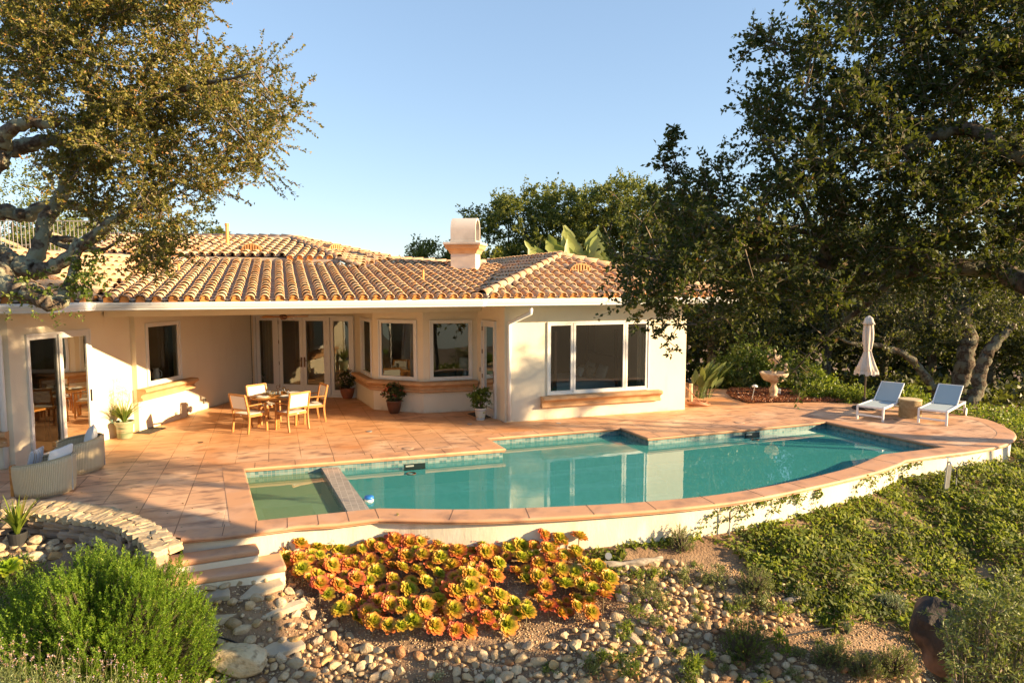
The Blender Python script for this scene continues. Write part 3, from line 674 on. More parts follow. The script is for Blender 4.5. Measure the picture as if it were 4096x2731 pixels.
poolw = grow(pool, .012)
prop(band(poolw, -.30, -.03, 'waterline_tiles', M_MOS), kind='structure')
spa_b0 = v2(G(1285, 1869, -.1)); spa_b1 = v2(G(1353, 1867, -.1)); spa_f0 = v2(G(1392, 2046, -.1)); spa_f1 = v2(G(1481, 2036, -.1))
M_PLAST = pmat('pool_plaster', (.60, .90, .88), .8, c2=(.50, .82, .82), nscale=1.5, bump=None)
M_SPA = pmat('spa_plaster', (.78, .86, .55), .8, c2=(.66, .76, .44), nscale=2.5)
M_STEP = pmat('step_plaster', (.80, .78, .55), .8, c2=(.5, .52, .36), nscale=3)
m = MB(); k = len(poolw); bt = [Vector((p.x, p.y, -1.45)) for p in poolw]; m.add(bt, geometry.tessellate_polygon([bt]))
for i in range(k):
    a = poolw[i]; b = poolw[(i + 1) % k]; m.add([(a.x, a.y, -1.45), (b.x, b.y, -1.45), (b.x, b.y, -.30), (a.x, a.y, -.30)], [(0, 1, 2, 3)])
prop(m.build('pool_basin', M_PLAST), kind='structure')
# long ledge under the house side, entry steps in the bay between, spa floor and benches
m = MB()
def ledge(a, b, dep, z): n = Nn; m.prism([(a + n * .0), (a + n * dep), (b + n * dep), (b + n * .0)], -1.74, z)
ledge(spa_b1 + U * .02 + Nn * -.3, pE1, .55 + .25, -.62); ledge(pJ, pK, .5, -.62)
m.prism([pK, pK + Nn * .5, pM - U * .45, pM], -1.74, -.63)
for i, (d, z) in enumerate(((1.25, -.33), (1.65, -.52), (2.1, -.74), (2.6, -.98))): m.prism([pA0, pA0 + Nn * d, pA1 + Nn * d, pA1], -1.73 + i * .01, z)
prop(m.build('pool_steps', M_STEP, bevel=.04), kind='structure')
m = MB(); SPQ = [pBL, spa_b0, spa_f0, pFL]; sc_ = sum(SPQ, Vector((0, 0))) / 4
m.prism(SPQ, -1.72, -1.12)
def ringstep(f0, f1, z0, z1):
    a = [sc_ + (p - sc_) * f0 for p in SPQ]; b = [sc_ + (p - sc_) * f1 for p in SPQ]
    for i in range(4): j = (i + 1) % 4; m.prism([a[i], a[j], b[j], b[i]], z0, z1)
ringstep(.999, .60, -1.7, -.62); ringstep(1.0, .985, -1.7, -.3)
m.tube([(sc_.x, sc_.y, -1.12), (sc_.x, sc_.y, -1.09)], .12, 16)
prop(m.build('spa_floor', M_SPA, bevel=.05, seg=3), kind='structure')
# dividing wall of grey mosaic
dv = thing('spa_divider', 'grey mosaic tiled dividing wall between the small spa and the long pool', 'pool wall', (spa_b0.x, spa_b0.y, 0))
M_GMOS = mosaic(); M_GMOS.name = 'grey_mosaic'
for nd in M_GMOS.node_tree.nodes:
    if nd.type == 'TEX_BRICK':
        nd.inputs['Color1'].default_value = rgba((.30, .27, .24)); nd.inputs['Color2'].default_value = rgba((.42, .38, .33)); nd.inputs['Mortar'].default_value = rgba((.55, .5, .42)); nd.inputs['Brick Width'].default_value = .1; nd.inputs['Row Height'].default_value = .06
m = MB(); m.prism([spa_b0 - Nn * .02, spa_b1 - Nn * .02, spa_f1 + Nn * .02, spa_f0 + Nn * .02], -1.70, -.105)
dob = m.build('divider_slab', M_GMOS, dv)
uvl = dob.data.uv_layers.new(name='UVMap')
for lp in dob.data.loops:
    c_ = dob.data.vertices[lp.vertex_index].co; uvl.data[lp.index].uv = (c_.x * U.x + c_.y * U.y, c_.x * Nn.x + c_.y * Nn.y + c_.z)
# skimmer mouths: flat dark panels, the shade inside each opening painted on
def skimmer(p, name, label):
    t = thing(name, label, 'skimmer', (p.x, p.y, -.13), math.atan2(U.y, U.x)); m = MB()
    m.box((0, -.012, -.01), (.42, .008, .13)); m.build('opening', pmat('recess_shade', (.012, .02, .018), .2), t, world=False)
    m = MB(); m.box((0, -.03, -.07), (.46, .03, .02)); m.box((-.1, -.024, .02), (.16, .016, .03)); m.build('lip', pmat('skim_plastic', (.3, .33, .3), .4), t, world=False)
skimmer(v2(G(1658, 1838)) - Nn * .0, 'skimmer_opening', 'dark skimmer opening in the tile band nearer the spa')
skimmer(v2(G(3008, 1717)) - Nn * .0, 'skimmer_opening', 'dark skimmer opening in the tile band below the far paving')
# water bodies
def watermat(name, col, dens, tint, painted_glow):
    m, n, o = nodes(name); f = N(n, 'ShaderNodeFresnel'); f.inputs[0].default_value = 1.8
    t = N(n, 'ShaderNodeBsdfTransparent'); t.inputs[0].default_value = rgba(tint)
    g = N(n, 'ShaderNodeBsdfGlossy'); g.inputs['Roughness'].default_value = .0
    tc = N(n, 'ShaderNodeTexCoord'); nz = N(n, 'ShaderNodeTexNoise'); nz.inputs['Scale'].default_value = 1.6; nz.inputs['Detail'].default_value = 2
    b = N(n, 'ShaderNodeBump'); b.inputs['Strength'].default_value = .035; b.inputs['Distance'].default_value = .05
    n.links.new(tc.outputs['Object'], nz.inputs[0]); n.links.new(nz.outputs[0], b.inputs['Height']); n.links.new(b.outputs[0], g.inputs['Normal'])
    d = N(n, 'ShaderNodeBsdfDiffuse'); d.inputs[0].default_value = rgba(painted_glow[:3]); ms = N(n, 'ShaderNodeMixShader'); ms.inputs[0].default_value = painted_glow[3]; n.links.new(t.outputs[0], ms.inputs[1]); n.links.new(d.outputs[0], ms.inputs[2])  # diffuse share paints in the light scattered back out of the water
    mx = N(n, 'ShaderNodeMixShader'); n.links.new(f.outputs[0], mx.inputs[0]); n.links.new(ms.outputs[0], mx.inputs[1]); n.links.new(g.outputs[0], mx.inputs[2]); n.links.new(mx.outputs[0], o.inputs[0])
    va = N(n, 'ShaderNodeVolumeAbsorption'); va.inputs[0].default_value = rgba(col); va.inputs[1].default_value = dens; n.links.new(va.outputs[0], o.inputs[1]); return m
def waterbody(poly, name, mat):
    m = MB(); m.prism([(p.x, p.y) for p in poly], -1.9, ZW); o = m.build(name, mat); 
    me = o.data; bm = bmesh.new(); bm.from_mesh(me); bmesh.ops.triangulate(bm, faces=[f for f in bm.faces if len(f.verts) > 4]); bm.to_mesh(me); bm.free(); return prop(o, kind='structure')
pw = grow(pool, .022); # order: BL,E1,...,FL ; cut at the divider
main = [spa_b1 - Nn * .02, pw[1]] + pw[2:-1] + [lerp(spa_f0, spa_f1, .995)]
waterbody(main, 'pool_water', watermat('pool_water_m', (.16, .86, .84), .18, (.98, 1, .99), (.17, .93, .86, .28)))
waterbody([pw[0], spa_b0 - Nn * .02, spa_f0 + Nn * .02, pw[-1]], 'spa_water', watermat('spa_water_m', (.55, .9, .65), .25, (.97, 1, .95), (.50, .84, .46, .30)))
# retaining wall below the coping
rw = thing('retaining_wall', 'low curved cream stucco wall holding up the pool edge', 'wall', (0, 9.8, 0))
M_RET = pmat('weathered_stucco', (.76, .68, .52), .85, c2=(.52, .43, .30), nscale=1.6, contrast=(.50, .80), c3=(.80, .74, .6), n3=3, bump=(30, .4, .008), stretch=(1, 1, .35))
m = MB(); m.sweep([(.05, -1.4), (.05, -.07), (.25, -.07), (.25, -1.4)], outer); m.build('stucco_face', M_RET, rw, autosmooth=30)
# ------------------------------------------------------------ terrain
WXY = np.array([(-16, 8.2), (-9, 9.3), (-7.2, 9.55), (-6.0, 9.35), (-5.2, 9.0), (-4.53, 9.09), (-3.06, 9.6), (-1.98, 9.9), (-.36, 9.84), (1.57, 10.14), (3.51, 10.67), (5.25, 11.54), (6.71, 12.41), (7.72, 13.2), (9.53, 13.91), (11, 14.82), (11.57, 15.49), (12.2, 17.5), (13, 19), (20, 22), (60, 30)])
BASEZ = np.array([(-16, -.3), (-6, -.3), (-5, -.42), (-4, -.5), (0, -.55), (4, -.50), (8, -.42), (11, -.5), (14, -.7), (30, -2), (60, -8)])
def hills(x, y): return 0
def terr(x, y):
    x = np.asarray(x, float); y = np.asarray(y, float)
    yw = np.interp(x, WXY[:, 0], WXY[:, 1]); b = np.interp(x, BASEZ[:, 0], BASEZ[:, 1]); d = yw - y
    front = b - .42 * np.clip(d, 0, 3.2) - .22 * np.clip(d - 3.2, 0, 8) - .05 * np.clip(d - 11.2, 0, 60)
    back = np.where(x > 4, -.12 - .05 * np.clip(x - 10, 0, 40) - .10 * np.clip(y - 21, 0, 60), -.3)
    h = np.where(d > -.3, front, back)
    nz = .05 * np.sin(x * 2.1 + 1.3 * np.sin(y * 1.7)) * np.sin(y * 2.6 + .8) + .025 * np.sin(x * 6.3 + y * 2) * np.sin(y * 5.1 - x)
    return h + np.where(d > .1, nz * np.clip(d, 0, 1), 0) + .30 * np.exp(-(((x + 3.6) / .95) ** 2 + ((y - 8.65) / .42) ** 2) ** 2)
PP = [(p.x, p.y) for p in grow(pool, .1)]
def inside_many(X, Y, pl):
    c = np.zeros(X.shape, bool); j = len(pl) - 1
    for i in range(len(pl)):
        xi, yi = pl[i]; xj, yj = pl[j]
        if yi != yj: c ^= ((yi > Y) != (yj > Y)) & (X < (xj - xi) * (Y - yi) / (yj - yi) + xi)
        j = i
    return c
gx = np.concatenate([-np.geomspace(600, 10, 26), np.arange(-9.9, 13, .11), np.geomspace(13.2, 600, 30)])
gy = np.concatenate([-np.geomspace(300, 3, 14), np.arange(-2, 4.4, .5), np.arange(4.5, 17, .11), np.geomspace(17.2, 700, 40)])
X, Y = np.meshgrid(gx, gy); Z = terr(X, Y); Z[inside_many(X, Y, PP)] = -2.9
far = np.hypot(X, Y); Z = Z - np.clip(far - 40, 0, 200) * .12 + np.where(far > 250, (far - 250) * .075 * (1 + .3 * np.sin(X * .01) + .2 * np.sin(X * .023 + 1)), 0)
V3 = np.stack([X.ravel(), Y.ravel(), Z.ravel()], 1); ny, nx = X.shape
i0 = (np.arange(ny - 1)[:, None] * nx + np.arange(nx - 1)[None]).ravel(); F = np.stack([i0, i0 + 1, i0 + nx + 1, i0 + nx], 1)
M_SOIL = pmat('dry_soil', (.19, .11, .06), .95, c2=(.31, .205, .12), nscale=1.6, c3=(.13, .085, .05), n3=5, bump=(28, .9, .03), detail=9)
prop(fast_mesh('ground', V3, F, M_SOIL, smooth=True), kind='structure')
# steps down to the rock garden
st = thing('garden_steps', 'two terracotta coped steps with white risers down to the stepping stones', 'steps', (G(900, 2250, -.3)[0], G(900, 2250, -.3)[1], -.5))
def stepslab(pts, z, nm):
    P = sp(pts, z); m = MB(); m.prism(P, z - .085, z); return m.build(nm, M_COPE, st, bevel=.03, seg=3), P
_, P = stepslab([(640, 2222), (1025, 2168), (1039, 2196), (600, 2262)], -.17, 'step')
m = MB(); c_ = sum(P, Vector((0, 0))) / 4; m.prism([c_ + (p - c_) * .97 for p in P], -.60, -.256); m.build('riser', M_RET, st)
_, P = stepslab([(600, 2290), (1020, 2236), (1030, 2222), (1123, 2207), (1146, 2262), (560, 2348)], -.34, 'step')
m = MB(); c_ = sum(P, Vector((0, 0))) / 6; m.prism([c_ + (p - c_) * .97 for p in P], -.9, -.426); m.build('riser', M_RET, st)
# ------------------------------------------------------------ foliage builders (numpy)
def unit(v): return v / np.maximum(np.linalg.norm(v, axis=-1, keepdims=True), 1e-9)
def rdir(n): return unit(rng.normal(size=(n, 3)))
def leaves(name, mat, parent, P, D, ln, wd, Nrm=None, cup=.18, jit=.25, stuff=False):
    """diamond leaves: base at P, pointing along D, 4 corners each"""
    n = len(P); D = unit(D); ln = np.broadcast_to(ln, n) * rng.uniform(1 - jit, 1 + jit, n); wd = np.broadcast_to(wd, n) * rng.uniform(1 - jit, 1 + jit, n)
    r = rdir(n) if Nrm is None else Nrm; B = unit(np.cross(D, r)); Q = np.cross(B, D)
    a = P; c = P + D * ln[:, None]; mid = P + D * (ln * .45)[:, None] + Q * (wd * cup)[:, None]
    b = mid + B * (wd / 2)[:, None]; d = mid - B * (wd / 2)[:, None]
    Vv = np.stack([a, b, c, d], 1).reshape(-1, 3); Ff = np.arange(4 * n).reshape(n, 4)
    return fast_mesh(name, Vv, Ff, mat, parent)
def twigs(name, mat, parent, A, Bp, r0, r1=None):
    n = len(A); D = unit(Bp - A); x = unit(np.cross(D, np.array([.3, .2, 1.]) + rng.normal(size=(n, 3)) * .1)); y = np.cross(D, x); vs = []
    r1 = r0 * .35 if r1 is None else r1
    for P, r in ((A, r0), (Bp, r1)):
        r = np.broadcast_to(r, n)[:, None]
        for k in range(3): a = 2 * PI * k / 3; vs.append(P + (x * math.cos(a) + y * math.sin(a)) * r)
    Vv = np.stack(vs, 1).reshape(-1, 3); o = np.arange(n)[:, None] * 6
    Ff = np.concatenate([o + np.array([[k, (k + 1) % 3, 3 + (k + 1) % 3, 3 + k]]) for k in range(3)], 0)
    return fast_mesh(name, Vv, Ff, mat, parent)
def spray(C_, R_, ntw, nlf, ln, up=.3, outw=None):
    """for each clump centre: ntw twigs each with nlf leaves. returns leaf P,D and twig A,B"""
    n = len(C_); C2 = np.repeat(C_, ntw, 0); R2 = np.repeat(np.broadcast_to(R_, n), ntw); m = len(C2)
    d = rdir(m); d[:, 2] = d[:, 2] * .8 + up
    if outw is not None: d = d + np.repeat(outw, ntw, 0)
    d = unit(d); L = R2 * rng.uniform(.45, 1.15, m); A = C2 + rdir(m) * (R2 * .35)[:, None]; B_ = A + d * L[:, None]
    A3 = np.repeat(A, nlf, 0); B3_ = np.repeat(B_, nlf, 0); t = rng.uniform(.12, 1.02, (len(A3), 1)); P = A3 + (B3_ - A3) * t + rdir(len(A3)) * ln * .5
    D = unit(np.repeat(d, nlf, 0) * .7 + rdir(len(A3))); return P, D, A, B_
def polysample(poly, k, Y0, Y1, bias=None):
    xs = [p[0] for p in poly]; ys = [p[1] for p in poly]; o = []
    while len(o) < k:
        x = rng.uniform(min(xs), max(xs)); y = rng.uniform(min(ys), max(ys))
        if not inpoly(x, y, poly): continue
        if bias and rng.random() > bias(x, y): continue
        o.append(tuple(V(x, y, rng.uniform(Y0, Y1))))
    return np.array(o)
def limbs(name, mat, root, L, n=9, knob=.10):
    """L: list of rows (x,y,z,r)"""
    m = MB()
    for rows in L:
        c = cr(rows, 7); ph = random.random() * 9
        pts = [Vector(r[:3]) for r in c]; rad = [max(.004, r[3]) * (1 + knob * math.sin(i * 1.9 + ph) + random.uniform(-knob, knob) * .6) for i, r in enumerate(c)]
        pts = [p + Vector((random.uniform(-1, 1), random.uniform(-1, 1), random.uniform(-1, 1))) * rad[i] * .18 for i, p in enumerate(pts)]
        m.tube(pts, rad, n)
    return m.build(name, mat, root, smooth=True)
def barkmat(name, a, b, lichen=None, sc=6):
    m, n, o = nodes(name); tc = N(n, 'ShaderNodeTexCoord'); p = N(n, 'ShaderNodeBsdfPrincipled'); p.inputs['Roughness'].default_value = .95; p.inputs['Specular IOR Level'].default_value = .15
    def nzz(s_, d, lo, hi):
        t = N(n, 'ShaderNodeTexNoise'); t.inputs['Scale'].default_value = s_; t.inputs['Detail'].default_value = d; n.links.new(tc.outputs['Object'], t.inputs[0]); return t, ramp(n, [(lo, (0, 0, 0)), (hi, (1, 1, 1))], t.outputs[0]).outputs[0]
    t, f = nzz(sc * 3, 8, .4, .62); c = mixc(n, a, b, f)
    if lichen: _, f2 = nzz(sc * .9, 9, .47, .53); c = mixc(n, c, lichen, f2)
    n.links.new(c, p.inputs['Base Color']); bu = N(n, 'ShaderNodeBump'); bu.inputs['Strength'].default_value = 1; bu.inputs['Distance'].default_value = .03
    n.links.new(t.outputs[0], bu.inputs['Height']); n.links.new(bu.outputs[0], p.inputs['Normal']); n.links.new(p.outputs[0], o.inputs[0]); return m
M_BARK = barkmat('lichen_bark', (.09, .065, .045), (.19, .15, .11), (.27, .27, .19))
M_BARK2 = barkmat('grey_bark', (.055, .04, .028), (.12, .09, .065), (.15, .14, .10))
M_TWIG = pmat('twig', (.13, .095, .06), .9, c2=(.22, .17, .12), nscale=4)
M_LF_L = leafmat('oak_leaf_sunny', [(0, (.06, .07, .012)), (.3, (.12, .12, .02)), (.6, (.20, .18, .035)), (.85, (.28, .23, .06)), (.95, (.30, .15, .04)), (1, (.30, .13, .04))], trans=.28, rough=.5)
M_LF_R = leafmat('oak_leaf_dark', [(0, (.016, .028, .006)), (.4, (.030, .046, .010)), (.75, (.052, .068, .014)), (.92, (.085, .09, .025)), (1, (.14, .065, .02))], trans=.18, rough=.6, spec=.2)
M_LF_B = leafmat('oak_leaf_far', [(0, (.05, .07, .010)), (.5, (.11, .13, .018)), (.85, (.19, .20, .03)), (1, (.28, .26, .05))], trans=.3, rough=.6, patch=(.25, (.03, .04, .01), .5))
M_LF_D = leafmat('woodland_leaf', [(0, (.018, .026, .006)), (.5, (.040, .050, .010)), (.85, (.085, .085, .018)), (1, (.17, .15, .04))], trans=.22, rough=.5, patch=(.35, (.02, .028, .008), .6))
def sk(L, Y=None): return [[*V(q[0], q[1], q[2]), q[3]] for q in L]
def nearest_link(C_, limb_rows, k=7):
    pts = np.concatenate([cr(r, k)[:, :3] for r in limb_rows]); d = np.linalg.norm(C_[:, None] - pts[None], axis=2); j = d.argmin(1); dm = d.min(1); o = pts[j].copy()
    for i in range(len(C_)):
        if dm[i] < .45: continue
        q = np.linalg.norm(C_ - C_[i], axis=1); q[dm >= dm[i] * .92] = 1e9; a = q.argmin()
        if q[a] < dm[i] * .95: o[i] = C_[a]
    return o
# ---------------- left oak, limbs traced to their own distances
lo = thing('oak_tree', 'large live oak with lichen covered limbs reaching over the roof from the left', 'tree', (-8.6, 9.0, -.5))
LL_ = [
 [(-9.0, 8.9, -.6, .36), (-8.9, 9.2, .8, .30), (-8.7, 9.6, 2.2, .26), *sk([(-60, 1068, 10.0, .21), (60, 1062, 10.0, .17), (150, 1085, 10.0, .145)])],
 sk([(100, 1075, 10.0, .14), (155, 1000, 10.1, .11), (180, 890, 10.2, .105), (235, 790, 10.3, .10), (300, 670, 10.4, .085), (345, 560, 10.4, .08), (375, 470, 10.4, .075)]),
 sk([(130, 1090, 10.0, .12), (230, 1060, 9.9, .10), (340, 970, 9.8, .09), (470, 875, 9.7, .07), (580, 800, 9.6, .05), (640, 720, 9.5, .03), (700, 640, 9.4, .015)]),
 [(-8.8, 9.4, 1.6, .24), *sk([(-80, 1120, 9.6, .17), (40, 1150, 9.5, .14), (140, 1180, 9.4, .13), (225, 1215, 9.4, .11), (275, 1150, 9.5, .08), (300, 1060, 9.6, .06), (315, 980, 9.7, .03)])],
 [(-8.7, 9.6, 2.2, .22), *sk([(-120, 900, 10.6, .15), (0, 850, 10.8, .12), (90, 862, 10.9, .11), (180, 828, 11, .10), (280, 818, 11.1, .08), (375, 848, 11.2, .05), (450, 830, 11.2, .03)])],
 [(-9.2, 9.6, 3.2, .2), *sk([(-100, 640, 10.0, .14), (20, 600, 10, .12), (90, 590, 10, .11), (190, 560, 10.1, .09), (270, 560, 10.2, .07), (330, 500, 10.3, .05)])],
 [(-9.2, 9.6, 3.2, .2), *sk([(-60, 700, 9.6, .15), (10, 600, 9.6, .12), (20, 540, 9.5, .10), (110, 490, 9.4, .08), (200, 500, 9.3, .05), (260, 470, 9.2, .03)])],
 sk([(365, 480, 10.4, .07), (430, 445, 10.2, .065), (510, 490, 10, .06), (560, 440, 9.9, .055), (680, 380, 9.7, .045), (800, 335, 9.5, .03), (900, 320, 9.3, .02), (1020, 290, 9.1, .01)]),
 sk([(375, 470, 10.4, .07), (360, 380, 10.4, .055), (345, 290, 10.4, .04), (400, 170, 10.3, .03), (420, 40, 10.2, .02)]),
 sk([(520, 480, 10, .05), (530, 380, 10, .04), (620, 240, 9.9, .03), (700, 110, 9.8, .02)]),
 sk([(470, 875, 9.7, .05), (600, 790, 9.8, .04), (760, 700, 9.9, .03), (900, 600, 10, .015)]),
 sk([(300, 1000, 10.0, .04), (210, 960, 10.1, .05), (290, 960, 10.2, .05), (400, 1000, 10.2, .03), (480, 960, 10.2, .02)])]
limbs('trunk', M_BARK, lo, LL_, 10, .09)
dd = 1.7415
PL_L = [(x * dd, y * dd) for x, y in [(0, -60), (470, -60), (480, 30), (495, 90), (540, 130), (640, 150), (655, 250), (635, 325), (600, 335), (605, 370), (570, 400), (560, 440), (568, 485), (520, 480), (470, 460), (430, 510), (400, 535), (330, 540), (280, 535), (215, 500), (180, 480), (150, 430), (60, 400), (0, 345)]]
holes = [((30, 380), 50), ((185, 40), 18), ((165, 250), 16), ((40, 300), 26)]
def hb(x, y):
    x /= dd; y /= dd
    for (a, b), r in holes:
        if (x - a) ** 2 + (y - b) ** 2 < r * r: return 0
    return 1
CL_ = polysample(PL_L, 210, 8.9, 11.3, hb)
CL2 = polysample([(x * dd, y * dd) for x, y in [(290, 530), (380, 530), (370, 590), (352, 640), (325, 590)]], 6, 9.4, 10.2)
CL_ = np.vstack([CL_, CL2])
base = nearest_link(CL_, LL_); 
P, D, A, B_ = spray(CL_, .50, 16, 38, .03, up=.15)
leaves('crown', M_LF_L, lo, P, D, .046, .027)
twigs('twigs', M_TWIG, lo, np.vstack([A, base]), np.vstack([B_, CL_]), np.concatenate([np.full(len(A), .0045), np.full(len(CL_), .014)]))
iv = [V(x, y, 9.35 + random.uniform(-.1, .15)) for x, y in [(random.uniform(20, 380), random.uniform(1090, 1190)) for _ in range(16)] + [(random.uniform(280, 400), random.uniform(1000, 1150)) for _ in range(16)]]
P, D, A, B_ = spray(np.array([tuple(p) for p in iv]), .15, 4, 9, .03, up=0)
leaves('ivy', leafmat('ivy_leaf', [(0, (.06, .10, .015)), (.6, (.12, .17, .03)), (1, (.22, .25, .05))]), lo, P, D, .05, .04)
tr = [[(50, 1190), (35, 1240), (30, 1275)], [(120, 1200), (140, 1265), (150, 1270)], [(200, 1235), (225, 1290), (240, 1305)], [(230, 1235), (290, 1262), (335, 1270)]]
A = []; 
for q in tr:
    for k in range(14): t = k / 13; c_ = (1 - t) ** 2 * np.array(V(*q[0], 9.3)) + 2 * t * (1 - t) * np.array(V(*q[1], 9.3)) + t * t * np.array(V(*q[2], 9.3)); A.append(c_)
A = np.array(A); A = np.repeat(A, 2, 0) + rng.normal(size=(len(A) * 2, 3)) * .02; leaves('hanging_ivy', bpy.data.materials['ivy_leaf'], lo, A, rdir(len(A)), .04, .03)
# ---------------- right oak: near, shaded, hanging in from the right
ro = thing('oak_tree', 'dark near live oak hanging in from the right over the deck', 'tree', (9.6, 3.4, -3.4))
RL_ = [
 [(9.6, 3.4, -3.6, .40), (9.5, 4.0, 0, .34), (9.2, 5.2, 2.6, .30), (8.6, 6.8, 4.2, .24), (7.6, 7.8, 5.4, .16)],
 [(9.2, 5.2, 2.6, .20), *sk([(4250, 1160, 7.6, .13), (4000, 1080, 8.4, .11), (3700, 1075, 8.6, .09), (3450, 1110, 8.8, .075), (3330, 1060, 8.9, .07), (3120, 1030, 9, .05), (2950, 1060, 9.1, .035), (2800, 1090, 9.2, .02)])],
 sk([(3330, 1060, 8.9, .05), (3250, 900, 8.8, .045), (3150, 720, 8.7, .035), (3060, 560, 8.6, .02)]),
 [(8.6, 6.8, 4.2, .2), *sk([(4200, 660, 7.5, .10), (3900, 520, 7.8, .08), (3750, 540, 7.9, .07), (3560, 600, 8.1, .05), (3400, 480, 8.3, .035), (3200, 420, 8.4, .02)])],
 sk([(4250, 330, 7.9, .05), (4050, 250, 8.1, .045), (3900, 160, 8.2, .035), (3760, 120, 8.2, .025), (3500, 200, 8.3, .015)]),
 sk([(3450, 1110, 8.8, .05), (3300, 950, 9, .04), (3000, 900, 9.2, .03), (2800, 820, 9.3, .02), (2720, 700, 9.3, .01)]),
 sk([(3600, 1090, 8.7, .05), (3450, 1230, 8.9, .035), (3300, 1350, 9.2, .02), (3180, 1480, 9.4, .012)])]
limbs('trunk', M_BARK2, ro, RL_, 9, .08)
PR = [(x * dd, y * dd) for x, y in [(1880, -80), (2440, -80), (2440, 640), (2200, 660), (2000, 690), (1850, 700), (1700, 700), (1560, 720), (1510, 740), (1460, 725), (1430, 690), (1405, 640), (1395, 590), (1410, 540), (1470, 520), (1520, 460), (1560, 440), (1600, 430), (1660, 400), (1700, 330), (1745, 300), (1730, 245), (1760, 205), (1715, 150), (1745, 110), (1760, 60), (1800, 110), (1880, 90), (1885, 30)]]
holesR = [((1790, 470), 34), ((1850, 520), 30), ((1760, 560), 26), ((1920, 430), 18), ((1965, 610), 26), ((1830, 620), 18), ((1690, 400), 14), ((1990, 130), 12), ((2040, 520), 16)]
def hr(x, y):
    x /= dd; y /= dd
    for (a, b), r in holesR:
        if (x - a) ** 2 + (y - b) ** 2 < r * r: return 0
    return 1 if x > 1880 else .8
CR_ = polysample(PR, 405, 7.4, 10.0, hr)
ex = []
for x, y, Y in [(1537, 300, 9), (1538, 310, 9), (1534, 330, 9), (1542, 355, 9), (1530, 385, 9), (1548, 400, 9), (1560, 420, 9), (1575, 440, 9), (1610, 400, 9), (1640, 380, 8.9), (1595, 415, 9), (1540, 320, 9), (1545, 345, 9), (1520, 365, 9), (1550, 375, 9.1), (1740, 60, 8.5), (1735, 85, 8.5), (1765, 75, 8.5), (1868, 15, 8), (1920, 10, 8), (1700, 130, 8.6), (1480, 745, 9.8), (1510, 758, 9.8), (1540, 745, 9.8), (1570, 735, 9.8), (1600, 745, 9.6), (1650, 750, 9.6), (1700, 770, 9.5), (1760, 800, 9.5), (1790, 835, 9.4), (1810, 865, 9.4), (1840, 890, 9.4), (1860, 860, 9.4), (1890, 820, 9.2), (1880, 770, 9.2), (1830, 800, 9.3), (1780, 760, 9.2), (1850, 735, 9.2), (1930, 750, 9), (1665, 730, 9.4)]:
    ex.append(tuple(V(x * dd, y * dd, Y)))
ex = np.array(ex); base = nearest_link(np.vstack([CR_, ex]), RL_)
P, D, A, B_ = spray(CR_, .40, 14, 20, .05, up=.12); P2, D2, A2, B2_ = spray(ex, .20, 5, 14, .04, up=.0)
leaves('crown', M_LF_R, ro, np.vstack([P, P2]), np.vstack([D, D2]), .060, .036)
allc = np.vstack([CR_, ex])
twigs('twigs', M_TWIG, ro, np.vstack([A, A2, base]), np.vstack([B_, B2_, allc]), np.concatenate([np.full(len(A) + len(A2), .0045), np.full(len(allc), .013)]))
# drooping twig in front of the bedroom wall
q = np.array([tuple(V(x * dd, y * dd, 9.9)) for x, y in [(1575, 715), (1560, 745), (1545, 770), (1530, 790), (1543, 808), (1556, 800), (1510, 765), (1498, 757)]])
P, D, A, B_ = spray(q, .09, 3, 7, .04, up=-.1); leaves('hanging_sprig', M_LF_R, ro, P, D, .06, .036); twigs('hanging_twig', M_TWIG, ro, q[:-1], q[1:], .007, .006)
# ---------------- trees beyond
def tree(x, y, z, h, rx, ry, rzz, label, mat, nc=60, lf=.09, ntw=10, nlf=16, tr_=.22, cz=None, group=None, lean=0., name='oak_tree', rcl=None, show=True, bark=None):
    t = thing(name, label, 'tree', (x, y, z), 0, group); cz = h * .62 if cz is None else cz
    d = rdir(nc) * (rng.uniform(.35, 1, (nc, 1)) ** .45); d[:, 2] = np.where(d[:, 2] < -.55, -.4, d[:, 2])
    lump = 1 + .22 * np.sin(d[:, 0] * 5 + x) * np.cos(d[:, 2] * 4 + y); Cc = np.array([x + lean, y, z + cz]) + d * np.array([rx, ry, rzz]) * lump[:, None]
    rows = [[x, y, z - .3, tr_], [x + lean * .3, y, z + h * .2, tr_ * .8], [x + lean * .6, y + .1, z + h * .42, tr_ * .65], [x + lean, y, z + h * .75, tr_ * .3]]
    lr = [rows]
    for k in range(5):
        i = int(rng.integers(nc)); s_ = np.array(cr(rows, 7)[10 + 2 * k][:3]); e = Cc[i]; md = (s_ + e) / 2 + rng.normal(size=3) * .25
        lr.append([[*s_, tr_ * .45], [*md, tr_ * .28], [*e, .03]])
    limbs('trunk', bark or M_BARK2, t, lr, 7, .08)
    rc = rcl or (rx + rzz) * .24
    P, D, A, B_ = spray(Cc, rc, ntw, nlf, lf, up=.2); leaves('crown', mat, t, P, D, lf, lf * .62)
    return t
far_g = None
